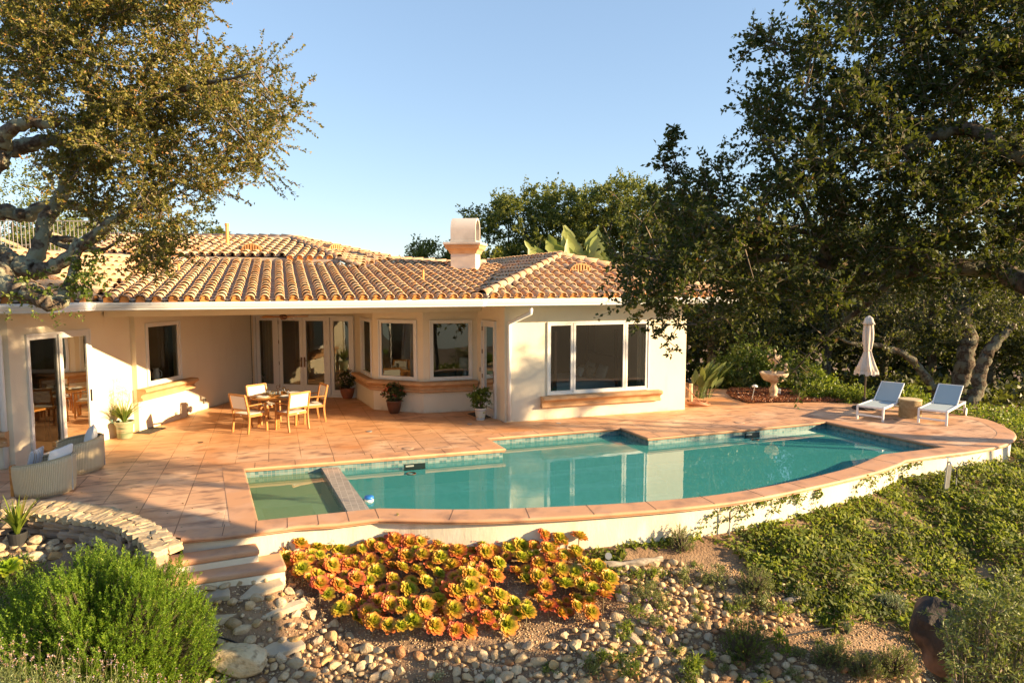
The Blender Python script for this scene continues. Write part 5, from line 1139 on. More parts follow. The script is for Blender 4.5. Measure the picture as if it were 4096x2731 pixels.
for pl_, tries, lab, grp in [(AE2, 1400, 'red edged green succulent rosette in the smaller clump right of the bare gap', 'succulents of the smaller clump'), (AE3, 260, 'yellow green succulent rosette in the row close under the pool wall', 'succulents along the wall foot'), (AE1, 4200, 'red edged green succulent rosette in the big mass beside the steps', 'succulents of the big mass')]:
    xs = [p[0] for p in pl_]; ys = [p[1] for p in pl_]
    for i in range(tries):
        if nae > 298: break
        x = rng.uniform(min(xs), max(xs)); y = rng.uniform(min(ys), max(ys)); r = lerp(.152, .070, (i / tries) ** .6) * rng.uniform(.85, 1.15)
        if not inpoly(x, y, pl_) or not ga.ok(x, y, r * .56): continue
        ga.put(x, y, r * .56); g = float(terr(x, y)); hgt = .10 + .14 * random.random() + .07 * math.sin(x * 3) * math.sin(y * 4)
        t = thing('succulent_rosette', lab, 'succulent', (x, y, g), random.uniform(0, 6.28), grp); nae += 1
        o = bpy.data.objects.new('leaves', ros[random.randrange(7)]); C.objects.link(o); o.parent = t; o.location = (0, 0, hgt); o.scale = (r, r, r * random.uniform(.8, 1.1)); 
        tl = Vector((random.gauss(.35, .25), random.gauss(-.45, .25), 1)); tl = Matrix.Rotation(-t.rotation_euler.z, 3, 'Z') @ tl; o.rotation_mode = 'QUATERNION'; o.rotation_quaternion = tl.to_track_quat('Z', 'Y')
        s = bpy.data.objects.new('stem', stem_me); C.objects.link(s); s.parent = t; s.location = (0, 0, hgt); s.scale = (r * .8, r * .8, hgt + .03)
# flower stalks
M_STK = leafmat('stalk_bud', [(0, (.25, .22, .06)), (1, (.45, .38, .12))], trans=.2)
def stalk(sx, sy, topy, label, wd=.05):
    b = GT(sx, sy); h = (sy - topy) / FPX * b.y * 1.05 + .05; t = thing('flower_stalk', label, 'flower stalk', tuple(b)); m = MB(); tp = b + Vector((.05, 0, h)); m.tube([b, b + Vector((-.02, 0, h * .5)), tp], [.010, .008, .005], 6); m.build('stem', M_OLIVE, t)
    k = 110; s = rng.uniform(.35, 1, k); P = np.array(b) + np.outer(s, np.array(tp - b)) + rng.normal(size=(k, 3)) * (wd * (1.15 - s))[:, None] * .55; leaves('buds', M_STK, t, P, rdir(k) + [0, 0, .5], .032, .018)
stalk(1580, 2200, 2065, 'tall bent bud covered flower stalk rising in front of the pool wall'); stalk(1625, 2200, 2140, 'short upright flower stalk just right of the tall bent one'); stalk(1325, 2230, 2165, 'short branching flower stalk above the left end of the succulents', .09); stalk(2290, 2330, 2262, 'pale flower stalk left of the pair in the smaller clump', .06); stalk(2322, 2350, 2270, 'pale flower stalk right of the pair in the smaller clump', .06); stalk(1915, 2310, 2270, 'short flower stalk at the gap between both clumps', .05)
# rosemary
M_ROS = leafmat('rosemary_needle', [(0, (.05, .11, .008)), (.5, (.12, .23, .010)), (.85, (.22, .34, .02)), (1, (.34, .40, .06))], trans=.4, rough=.6)
def needle_bush(name, label, c, rr, n, mat, nl=34, ln=.022, L=(.12, .26), group=None, flr=None, cat='bush'):
    t = thing(name, label, cat, tuple(c), 0, group); d = rdir(n); d[:, 2] = np.abs(d[:, 2]) * 1.1 - .1; d = unit(d)
    lump = 1 + .13 * np.sin(d[:, 0] * 7 + 1) * np.cos(d[:, 1] * 6) + .10 * np.sin(d[:, 2] * 11 + d[:, 0] * 9) + .07 * np.sin(d[:, 0] * 23) * np.sin(d[:, 1] * 19 + d[:, 2] * 13)
    shell = 1 - rng.random(n) ** 2 * .42; B0 = np.array(c) + d * np.array(rr) * (lump * shell)[:, None]; dir_ = unit(d * .55 + [.0, 0, .8] + rng.normal(size=(n, 3)) * .22); LL = rng.uniform(L[0], L[1], n)
    A = np.repeat(B0, nl, 0); dr = np.repeat(dir_, nl, 0); tt = np.tile(np.linspace(.05, 1, nl), n); P = A + dr * (tt * np.repeat(LL, nl))[:, None]
    sd_ = rdir(len(P)); sd_ = unit(sd_ - dr * (sd_ * dr).sum(1, keepdims=True)); leaves('foliage', mat, t, P, sd_ * (1.1 - .5 * tt)[:, None] + dr * .75, ln, .0085, cup=.0)
    twigs('stems', M_TWIG, t, np.array(c) + (B0 - np.array(c)) * .25, B0, .006); twigs('sprig_stems', mat, t, B0, B0 + dir_ * LL[:, None], .0025)
    if flr is not None:
        k = flr[1]; i = rng.integers(0, n, k); leaves('flowers', flr[0], t, B0[i] + dir_[i] * LL[i, None] * .8, rdir(k), .03, .02)
    return t
M_BLUE = pmat('pale_blue_petal', (.45, .45, .75), .7)
needle_bush('rosemary_bush', 'large dense green rosemary bush in front of the low stone wall', Vector((-4.80, 7.72, -1.35)), (1.20, .85, 1.42), 6800, M_ROS, nl=36, ln=.032, flr=(M_BLUE, 60))
needle_bush('rosemary_bush', 'smaller rosemary clump at the left, part hidden by the large one', Vector((-5.95, 7.9, -1.45)), (.55, .6, .85), 900, M_ROS, nl=30, ln=.03)
# lavender
M_LAV = leafmat('lavender_leaf', [(0, (.12, .17, .06)), (1, (.30, .34, .14))], trans=.3); M_LAVH = leafmat('lavender_head', [(0, (.32, .18, .10)), (.6, (.45, .30, .20)), (.85, (.42, .32, .42)), (1, (.5, .42, .6))], trans=.2)
t = thing('lavender_bush', 'pale lavender clump with many dry flower heads in the bottom left corner', 'lavender', (-4.6, 6.5, -1.9)); n = 900
cx = rng.uniform(-5.6, -3.1, n); cy = rng.uniform(6.1, 7.1, n); zt = np.array([V(2048 + a / b * 2731, 2731, b).z for a, b in zip(cx, cy)]); hcap = np.interp(cx, [-5.6, -4.6, -3.9, -3.1], [.50, .46, .26, -.05])
B0 = np.stack([cx, cy, zt + hcap - .35 + rng.uniform(-.35, .0, n)], 1); dr = unit(rng.normal(size=(n, 3)) * .3 + [.1, 0, 1]); LL = rng.uniform(.18, .34, n)
A = np.repeat(B0, 16, 0); tt = np.tile(np.linspace(-.6, .5, 16), n); P = A + np.repeat(dr, 16, 0) * (tt * np.repeat(LL, 16))[:, None]; leaves('foliage', M_LAV, t, P, rdir(len(P)) + [0, 0, .8], .035, .007)
k = 330; tip = B0[:k] + dr[:k] * (LL[:k] + .05)[:, None]; twigs('stems', M_OLIVE, t, B0[:k] - [0, 0, .1], tip, .0022, .002); A = np.repeat(tip, 9, 0) + rng.normal(size=(k * 9, 3)) * [.004, .004, .012]; leaves('flower_heads', M_LAVH, t, A, rdir(k * 9) + [0, 0, .6], .016, .010)
# small plants on the slope
def slopebush(x, y, rpx, hpx, lab, mat, kind='leaf', n=700, fl=None, lf=.035):
    b = GT(x * dd, y * dd); s = b.y / (FPX / dd); r = rpx * s; h = hpx * s
    if kind == 'leaf': return bush('small_shrub', lab, 'shrub', b.x, b.y, b.z, r, r * .8, h, mat, n=n, lf=lf, wd=lf * .3, up=.7, flowers=fl)
    return needle_bush('small_shrub', lab, b, (r, r * .8, h * .9), n, mat, nl=14, ln=.022, L=(.04, .10), flr=fl, cat='shrub')
M_YEL = pmat('yellow_petal', (.75, .50, .05), .6); M_PUR = pmat('purple_petal', (.45, .2, .5), .6)
slopebush(1490, 1385, 48, 66, 'light green bushy plant right of the smaller succulent clump', M_OLIVE, n=1400, fl=(M_PUR, 8, .02)); slopebush(1712, 1512, 56, 92, 'round dark green bush with yellow flowers in the middle of the slope', M_GREEN, 'needle', n=420, fl=(M_YEL, 14)); slopebush(1640, 1350, 40, 50, 'green plant just above the yellow flowering bush', M_OLIVE, n=900)
slopebush(1735, 1360, 40, 60, 'grassy green tuft under the vines', M_OLIVE, 'needle', n=260); slopebush(1565, 1262, 26, 60, 'upright wispy lavender plant against the pool wall', M_OLIVE, 'needle', n=150); slopebush(1455, 1420, 30, 34, 'small bright plant among the cobbles', M_BRIGHT, n=420); slopebush(1505, 1440, 26, 34, 'small plant with pink flowers among the cobbles', M_OLIVE, n=420, fl=(M_PUR, 6, .02))
slopebush(1905, 1528, 40, 45, 'dusty green bushlet, leftmost of the row near the dark boulder', M_OLIVE, 'needle', n=260); slopebush(1985, 1548, 40, 48, 'dusty green bushlet, second of the row near the dark boulder', M_OLIVE, 'needle', n=260); slopebush(2055, 1545, 46, 58, 'dusty bushlet touching the dark boulder', M_OLIVE, 'needle', n=300); slopebush(1935, 1490, 24, 34, 'small olive sprig above the row of dusty bushlets', M_OLIVE, n=340)
slopebush(2042, 1400, 34, 32, 'grey green spiky cushion left of the dark boulder', M_GREY, 'needle', n=200); slopebush(1830, 1565, 30, 30, 'small yellow green clump at the picture foot', M_OLIVE, n=400); slopebush(1760, 1590, 34, 34, 'low clump with yellow flowers at the picture foot', M_BRIGHT, n=400, fl=(M_YEL, 4, .02)); slopebush(1580, 1562, 34, 48, 'thick fingered ice plant clump right of the gravel', M_GREEN, n=500, lf=.05); slopebush(1440, 1550, 40, 50, 'ice plant clump at the picture foot', M_GREEN, n=500, lf=.05); slopebush(1415, 1370, 14, 24, 'tiny bright shoot at the right edge of the succulents', M_BRIGHT, n=120); slopebush(1650, 1330, 20, 70, 'straggly upright stems beside the wall foot', M_OLIVE, n=300)
slopebush(1005, 1565, 20, 22, 'grey green tuft among cobbles at the picture foot', M_GREY, n=160); slopebush(1120, 1585, 26, 30, 'small grey sprig at the picture foot right of the boulder', M_GREY, n=160)
wt = [slopebush(x, y, 20, 26, 'small green weed tuft among the loose cobbles', mt, n=200, lf=.04) for x, y, mt in ((1460, 1500, M_BRIGHT), (1600, 1430, M_OLIVE), (1560, 1500, M_GREEN))]
for w_ in wt: w_['group'] = 'weed tufts among the cobbles'; w_['label'] = 'small green weed tuft among the loose cobbles'
for i, (x, y) in enumerate([(1425, 1460), (1480, 1475), (1530, 1400), (1545, 1450), (1590, 1375), (1610, 1400), (1625, 1510), (1660, 1545), (1700, 1560), (1790, 1500), (1840, 1510), (1870, 1470), (1800, 1410), (1760, 1400), (1680, 1410), (1400, 1520), (1350, 1545), (1270, 1550), (1520, 1330), (1570, 1340), (1600, 1310), (1460, 1330), (1700, 1400), (1890, 1420), (1950, 1380), (1850, 1390), (1745, 1545), (1600, 1530)]):
    o = copy_tree(wt[i % 3]); o.location = GT((x + random.uniform(-8, 8)) * dd, (y + random.uniform(-6, 6)) * dd); o.rotation_euler.z = random.uniform(0, 6); k = random.uniform(.7, 1.7); o.scale = (k, k, k * random.uniform(.8, 1.3))
def strap(name, lab, b, n, L, wd, mat, cat='plant', spread=1., parent=None):
    t = parent or thing(name, lab, cat, tuple(b)); v = []; f = []
    for i in range(n):
        a = random.uniform(0, 6.28); l = L * random.uniform(.6, 1.1); e = Vector((math.cos(a), math.sin(a), 0)); s = Vector((-e.y, e.x, 0)); sp_ = random.uniform(.15, .75) * spread; k = len(v)
        for j in range(7):
            u = j / 6; p = Vector(b) + e * (.02 + l * sp_ * u ** 1.3) + Vector((0, 0, l * (u - .42 * sp_ * u * u * 1.3))); w_ = wd * (1 - u ** 2.2) * .5 + .0015; v += [p - s * w_, p + s * w_]
        f += [(k + 2 * j, k + 2 * j + 1, k + 2 * j + 3, k + 2 * j + 2) for j in range(6)]
    fast_mesh('leaves', [tuple(p) for p in v], f, mat, t); return t
strap('agave', 'small silver green spiky rosette plant right of the drip line', GT(1945 * dd, 1455 * dd), 26, .2, .022, M_GREY, spread=1.2)
M_STRAP = leafmat('strap_leaf', [(0, (.10, .16, .02)), (.7, (.22, .27, .03)), (1, (.40, .30, .06))], trans=.35)
b = GT(72, 2178); pp = thing('potted_plant', 'black nursery pot of yellow green strap leaves below the low stone wall', 'plant', tuple(b)); m = MB(); m.lathe([(.10, 0), (.125, .17), (.125, .19), (.115, .19), (.11, .16)], tuple(b), 18); m.build('pot', M_DARK, pp); strap('', '', b + Vector((0, 0, .16)), 46, .62, .035, M_STRAP, parent=pp)
b = GT(20, 2330); lg = thing('succulent_rosette', 'lone pale green succulent rosette at the far left under the stones', 'succulent', (b.x + .02, b.y, b.z + .05)); 
for i_, (dx, dy, r) in enumerate(((.05, 0, .17), (-.05, -.25, .14))):
    o = bpy.data.objects.new('leaves', rosette(60 + i_, M_AEG)); C.objects.link(o); o.parent = lg; o.location = (dx, dy, .12 - i_ * .1); o.scale = (r, r, r); o.rotation_euler = (.4, .2, 0)
x, y = cover_pts(gD([(-60, 1300), (60, 1290), (120, 1330), (110, 1500), (-60, 1520)]), 2600); z = terr(x, y) + rng.uniform(0, .12, len(x)); P = np.stack([x, y, z], 1); prop(leaves('ground_cover', M_GREEN, None, P, rdir(len(P)) + [0, 0, .7], .08, .018), 'dark green fleshy ground cover at the far left', 'ground cover', kind='stuff')
# shrub in the bottom right corner
t = thing('shrub', 'willowy olive leaved shrub filling the bottom right corner', 'shrub', (4.75, 6.6, -2.2)); q = polysample([(3850, 2440), (3960, 2380), (4150, 2300), (4200, 2800), (3800, 2800), (3860, 2700), (3800, 2560)], 110, 6.2, 7.1); P, D, A, B_ = spray(q, .24, 6, 15, .04, up=.5)
leaves('foliage', leafmat('willow_leaf', [(0, (.06, .09, .02)), (.5, (.14, .18, .045)), (1, (.30, .33, .12))], trans=.3), t, P, D, .062, .016); twigs('stems', M_TWIG, t, A, B_, .004); q0 = q.copy(); twigs('branches', M_TWIG, t, np.array([4.75, 6.6, -2.0]) + (q0 - [4.75, 6.6, -2.0]) * .3, q0, .012)
# driftwood, drip line, irrigation bits
M_DW = pmat('driftwood', (.36, .31, .25), .9, c2=(.16, .13, .10), nscale=7, bump=(20, .7, .01), stretch=(1, 4, 4))
m = MB(); L_ = [GT(a * dd, b_ * dd) + Vector((0, 0, .06)) for a, b_ in [(1150, 1312), (1190, 1318), (1250, 1316), (1320, 1312), (1400, 1308), (1460, 1302), (1520, 1292)]]; t = thing('driftwood_log', 'long grey driftwood branch lying behind the succulents', 'log', tuple(L_[3])); c = cr([tuple(p) for p in L_], 4); m.tube([Vector(p) for p in c], [.05 + .015 * math.sin(i * 1.3) for i in range(len(c))], 8)
m.build('log', M_DW, t, smooth=True); m = MB(); a_ = L_[2]; m.tube([a_, a_ + Vector((-.06, 0, .12)), a_ + Vector((-.16, .02, .17))], [.04, .03, .02], 7); m.build('branch_stub', M_DW, t, smooth=True)
a_ = GT(1815 * dd, 1385 * dd) + Vector((0, 0, .04)); m = MB(); m.tube([a_ - Vector((.16, .02, .02)), a_, a_ + Vector((.16, .05, .02))], [.03, .05, .03], 7); o = m.build('log', M_DW, None, smooth=True); prop(o, 'short broken log among the stones under the vines', 'log')
m = MB(); c = cr([tuple(GT(a * dd, b_ * dd) + Vector((0, 0, .05))) for a, b_ in [(1690, 1490), (1760, 1478), (1840, 1462), (1930, 1445), (2000, 1425), (2080, 1380)]], 5); m.tube([Vector(p) for p in c], .011, 6); prop(m.build('drip_line', M_DARK, None, smooth=True), 'thin black irrigation tube lying over the stones', 'tube')
m = MB(); c = cr([tuple(GT(a * dd, b_ * dd) + Vector((0, 0, .04))) for a, b_ in [(470, 1465), (520, 1478), (560, 1490)]], 5); m.tube([Vector(p) for p in c], .010, 6); prop(m.build('drip_line', M_DARK, None, smooth=True), 'short black irrigation tube crossing between the stepping stones', 'tube')
M_GALV = pmat('galvanised', (.42, .43, .44), .4, metal=.5)
def stake(sx, sy, h, lab): b = GT(sx, sy); t = thing('sprinkler_stake', lab, 'sprinkler', tuple(b)); m = MB(); m.tube([b, b + Vector((0, 0, h * .62))], .010, 8); m.build('pipe', M_GALV, t); m = MB(); m.tube([b + Vector((0, 0, h * .62)), b + Vector((0, 0, h * .66)), b + Vector((0, 0, h))], [.010, .014, .012], 8); m.build('head', M_DARK, t)
stake(1155, 2260, .34, 'short sprinkler stake at the corner of the steps'); stake(2917, 2150, .42, 'tall black tipped sprinkler stake in front of the pool wall'); stake(3822, 1975, .52, 'black sprinkler stake behind the wooden valve post')
b = GT(3780, 1985); t = thing('valve_post', 'leaning weathered wooden post with a garden valve on a standpipe', 'post', tuple(b)); m = MB(); m.bar(b + Vector((0, 0, -.05)), b + Vector((.05, .0, .62)), .085, .04, up=(0, 1, 0)); m.build('post', pmat('grey_wood', (.38, .36, .32), .85, c2=(.28, .26, .22), nscale=9), t); m = MB(); m.tube([b + Vector((-.05, -.03, 0)), b + Vector((.0, -.03, .70))], .014, 8); m.tube([b + Vector((0, -.03, .68)), b + Vector((0, -.10, .70)), b + Vector((0, -.13, .66))], .018, 8); m.tube([b + Vector((.0, -.03, .70)), b + Vector((0, -.03, .78))], .010, 8); m.tube([b + Vector((-.045, -.03, .78)), b + Vector((.045, -.03, .78))], .012, 6); m.build('valve', M_GALV, t)
b = GT(2430, 2250) + Vector((0, 0, .12)); t = thing('spotlight', 'small round garden spotlight at the foot of the pool wall', 'lamp', tuple(b)); m = MB(); m.tube([b, b + Vector((.0, -.09, .02))], [.035, .05], 14); m.build('lamp_head', M_GALV, t); m = MB(); m.tube([b, b - Vector((0, 0, .2))], .01, 6); m.build('stake', M_DARK, t)
# low curved stone wall
cf = [G3(*p, .08) for p in [(-260, 2040), (0, 2048), (153, 2056), (282, 2070), (398, 2088), (469, 2109), (540, 2150), (600, 2205)]]; cb = [G3(*p, .08) for p in [(-260, 1992), (0, 1995), (245, 2001), (386, 2020), (493, 2037), (600, 2080), (680, 2128), (715, 2160)]]
cfc = [Vector(p) for p in cr([tuple(p) for p in cf], 12)]; cbc = [Vector(p) for p in cr([tuple(p) for p in cb], 12)]
sw = thing('stone_wall', 'low curved wall of rough tan stones at the left edge of the terrace', 'wall', tuple(cf[3] - Vector((0, 0, .5))))
M_CAP = stonemat('cap_stone', [(0, (.46, .36, .22)), (.5, (.56, .45, .29)), (1, (.40, .30, .18))], 'isl'); M_BLK = stonemat('wall_stone', [(0, (.28, .20, .15)), (.5, (.36, .27, .20)), (1, (.24, .17, .14))], 'isl')
def roughblock(mb, c, ax, dp, up, w_, d_, h_):
    bm = bmesh.new(); bmesh.ops.create_cube(bm, size=1); bmesh.ops.subdivide_edges(bm, edges=bm.edges[:], cuts=2, use_grid_fill=True); vs = []
    for v in bm.verts:
        p = v.co.copy(); q = Vector((p.x * w_, p.y * d_, p.z * h_)); e = sum(1 for k in p if abs(k) > .49)
        q *= (1 - .05 * max(0, e - 1)); q += Vector((random.gauss(0, .007), random.gauss(0, .009), random.gauss(0, .006))); vs.append(c + ax * q.x + dp * q.y + up * q.z)
    mb.add(vs, [tuple(v.index for v in f.verts) for f in bm.faces]); bm.free()
def at(cv, s):
    k = s * (len(cv) - 1); i = min(int(k), len(cv) - 2); return lerp(cv[i], cv[i + 1], k - i)
caps_ = MB(); s = 0.; Ltot = sum((cfc[i + 1] - cfc[i]).length for i in range(len(cfc) - 1)); up = Vector((0, 0, 1))
while s < 1:
    w_ = random.uniform(.12, .24); ds = w_ / Ltot; a = at(cfc, min(1, s + ds / 2)); b = at(cbc, min(1, s + ds / 2)); dp = (b - a); wid = dp.length; dp.normalize(); ax = dp.cross(up); zz = random.uniform(-.008, .012); cut = random.uniform(.35, .65)
    wb = w_ * .97; roughblock(caps_, lerp(a, b, cut / 2) + up * (zz - .05), ax, dp, up, wb, wid * cut * .99, .11); roughblock(caps_, lerp(a, b, (1 + cut) / 2) + up * (random.uniform(-.008, .01) - .05), ax, dp, up, wb * 1.04, wid * (1 - cut) * .99, .11); s += ds
caps_.build('cap_stones', M_CAP, sw); bl = MB(); zt = -.02
for cr_i, hh_ in enumerate((.12, .14, .10, .15, .13)):
    s = random.uniform(-.03, 0); 
    while s < 1:
        w_ = random.uniform(.22, .50); ds = w_ / Ltot; a = at(cfc, max(0, min(1, s + ds / 2))); b = at(cbc, max(0, min(1, s + ds / 2))); dp = (b - a).normalized(); ax = dp.cross(up)
        roughblock(bl, a + dp * (.12 + random.uniform(-.01, .012)) + up * (zt - hh_ / 2 - .08), ax, dp, up, w_ * .97, .2, hh_ * .95); s += ds
    zt -= hh_
bl.build('stone_courses', M_BLK, sw); m = MB(); m.sweep([(0, -.85), (0, -.09), (.3, -.09)], [(p.x, p.y, .08) for p in [lerp(a, b, .25) for a, b in zip(cfc, cbc)]]); m.build('mortar_core', M_MORTAR, sw)
# ------------------------------------------------------------ furniture and loose objects
M_TEAK = pmat('teak', (.50, .22, .045), .5, c2=(.36, .14, .03), nscale=5, stretch=(1, 1, 5), bump=(30, .1, .002))
M_SLING = pmat('white_sling', (.74, .72, .67), .8); M_CUSH = pmat('white_cushion', (.72, .72, .70), .9, bump=(6, .35, .02))
def local(t, mb, name, mat, **k): return mb.build(name, mat, t, world=False, **k)
tc_ = G(1109, 1581, .74); TBL = Vector((tc_[0], tc_[1], 0))
t = thing('dining_table', 'round teak patio table laid for four under the porch edge', 'table', tuple(TBL))
m = MB(); m.lathe([(.60, .71), (.615, .715), (.615, .74), (.605, .745)], n=40); local(t, m, 'tabletop', M_TEAK, autosmooth=40)
m = MB(); 
for a in range(4): an = R(45 * 2 * a + 20); m.bar((.10 * math.cos(an), .10 * math.sin(an), .68), (.46 * math.cos(an), .46 * math.sin(an), .68), .03, .06)
local(t, m, 'apron', M_TEAK)
for a in range(4): an = R(90 * a + 20); m = MB(); m.bar((.40 * math.cos(an), .40 * math.sin(an), .70), (.44 * math.cos(an), .44 * math.sin(an), .0), .06, .06); local(t, m, 'leg', M_TEAK, bevel=.006)
def chair(label):
    t = thing('dining_chair', label, 'chair', group='teak chairs round the patio table'); w_ = .27
    for s in (-1, 1):
        m = MB(); m.bar((s * w_, .23, .64), (s * w_, .26, 0), .038, .045, up=(0, 1, 0)); local(t, m, 'leg', M_TEAK, bevel=.004)
        m = MB(); c = cr([(s * w_, -.27, 0), (s * w_, -.235, .25), (s * w_, -.24, .48), (s * w_, -.33, .90)], 3)
        for a, b in zip(c[:-1], c[1:]): m.bar(a, Vector(b) + (Vector(b) - Vector(a)).normalized() * .006, .036, .045, up=(0, 1, 0))
        local(t, m, 'leg', M_TEAK, bevel=.004)
        m = MB(); m.bar((s * (w_ + .008), -.27, .655), (s * (w_ + .008), .27, .655), .055, .025); local(t, m, 'armrest', M_TEAK, bevel=.006)
    m = MB(); 
    for a, b in (((-w_, -.22, .41), (w_, -.22, .41)), ((-w_, .23, .41), (w_, .23, .41)), ((-w_, -.22, .41), (-w_, .23, .41)), ((w_, -.22, .41), (w_, .23, .41))): m.bar(a, b, .03, .06)
    local(t, m, 'seat_frame', M_TEAK); m = MB(); m.box((0, .005, .445), (.49, .44, .012)); local(t, m, 'seat', M_SLING, bevel=.004)
    m = MB(); m.bar((-w_, -.333, .895), (w_, -.333, .895), .03, .05); m.bar((-w_ + .01, -.262, .55), (w_ - .01, -.262, .55), .025, .035); local(t, m, 'back_rail', M_TEAK, bevel=.004)
    m = MB(); m.add([(-.235, -.258, .56), (.235, -.258, .56), (.235, -.322, .875), (-.235, -.322, .875), (-.235, -.268, .56), (.235, -.268, .56), (.235, -.332, .875), (-.235, -.332, .875)], [(0, 1, 2, 3), (7, 6, 5, 4), (0, 4, 5, 1), (1, 5, 6, 2), (2, 6, 7, 3), (3, 7, 4, 0)]); local(t, m, 'backrest', M_SLING)
    m = MB(); m.box((0, -.237, .41), (.055, .006, .014)); local(t, m, 'tag', M_WHITE)
    return t
def face(v): return math.atan2(v[1], v[0]) - PI / 2
ch0 = chair('white backed teak chair at the near left of the table')
spots = [(-6.12, 15.72, None), (-5.20, 15.93, 'white backed teak chair at the near right of the table, back to the pool'), (-5.02, 16.88, 'white backed teak chair at the far right, in front of the glass doors'), (-6.16, 16.78, 'white backed teak chair at the far left, before a flower pot')]
for i, (x, y, lb) in enumerate(spots):
    o = ch0 if i == 0 else copy_tree(ch0); o.location = (x, y, 0); o.rotation_euler.z = face((TBL.x - x, TBL.y - y)) + (.1, .05, -.1, .12)[i]
    if lb: o['label'] = lb
M_MAT = pmat('rattan', (.60, .46, .26), .8); M_PLATE = pmat('china', (.72, .74, .73), .25)
m_, n_g, o_g = nodes('clear_glass'); g_ = N(n_g, 'ShaderNodeBsdfGlossy'); g_.inputs[1].default_value = .05; t_g = N(n_g, 'ShaderNodeBsdfTransparent'); t_g.inputs[0].default_value = (.8, .84, .8, 1); mx_ = N(n_g, 'ShaderNodeMixShader'); mx_.inputs[0].default_value = .3; n_g.links.new(t_g.outputs[0], mx_.inputs[1]); n_g.links.new(g_.outputs[0], mx_.inputs[2]); n_g.links.new(mx_.outputs[0], o_g.inputs[0]); M_CLEAR = m_
wh = ['near left', 'near right', 'far right', 'far left']
for i, (x, y, lb) in enumerate(spots):
    d = Vector((x - TBL.x, y - TBL.y, 0)).normalized(); c = TBL + d * .40; s = Vector((-d.y, d.x, 0))
    m = MB(); m.lathe([(.175, 0), (.18, .004), (.17, .008)], n=24); o = m.build('placemat', M_MAT); o.location = c + Vector((0, 0, .746)); prop(o, 'round woven placemat at the %s seat of the table' % wh[i], 'placemat', 'placemats on the table')
    m = MB(); m.lathe([(.07, 0), (.12, .008), (.145, .022), (.14, .024), (.1, .012)], n=24); o = m.build('plate', M_PLATE, smooth=True); o.location = c + Vector((0, 0, .756)); prop(o, 'white dinner plate at the %s seat of the table' % wh[i], 'plate', 'plates on the table')
    m = MB(); m.lathe([(.033, 0), (.042, .15), (.039, .15), (.030, .01)], n=16); o = m.build('glass', M_CLEAR, smooth=True); o.location = TBL + d * .22 + s * .14 + Vector((0, 0, .746)); prop(o, 'clear drinking glass beside the %s plate' % wh[i], 'glass', 'glasses on the table')
t = thing('condiment_caddy', 'small wire caddy with a handle in the middle of the table', 'caddy', tuple(TBL + Vector((0, .05, .746)))); m = MB(); m.lathe([(.08, 0), (.085, .01), (.08, .02)], n=16); m.lathe([(.07, .10), (.075, .105)], n=16); m.tube([(0, 0, 0), (0, 0, .16)], .006, 6); m.tube([(.04 * math.sin(a), 0, .19 - .04 * math.cos(a)) for a in np.linspace(0, 2 * PI, 12)], .005, 6); local(t, m, 'rack', M_BRONZE)
for dx in (-.04, .04): m = MB(); m.lathe([(.022, .02), (.024, .08), (.012, .10)], (dx, 0, 0), 12); local(t, m, 'jar', M_PLATE)
# rope tub chairs
def ropemat():
    m, n, o = nodes('rope_weave'); tc = N(n, 'ShaderNodeTexCoord'); sx_ = N(n, 'ShaderNodeSeparateXYZ'); n.links.new(tc.outputs['UV'], sx_.inputs[0]); w_ = N(n, 'ShaderNodeTexWave'); w_.inputs['Scale'].default_value = 1; n.links.new(tc.outputs['UV'], w_.inputs[0]); w_.inputs['Scale'].default_value = 9; w_.inputs['Distortion'].default_value = .4
    nz = N(n, 'ShaderNodeTexNoise'); nz.inputs['Scale'].default_value = 40; n.links.new(tc.outputs['UV'], nz.inputs[0]); c = mixc(n, (.42, .32, .19), (.86, .72, .48), w_.outputs[0]); c = mixc(n, c, (.60, .48, .30), nz.outputs[0]); p = N(n, 'ShaderNodeBsdfPrincipled'); p.inputs['Roughness'].default_value = .9; n.links.new(c, p.inputs['Base Color'])
    b = N(n, 'ShaderNodeBump'); b.inputs['Strength'].default_value = .8; b.inputs['Distance'].default_value = .01; n.links.new(w_.outputs[0], b.inputs['Height']); n.links.new(b.outputs[0], p.inputs['Normal']); n.links.new(p.outputs[0], o.inputs[0]); return m
M_ROPE = ropemat()
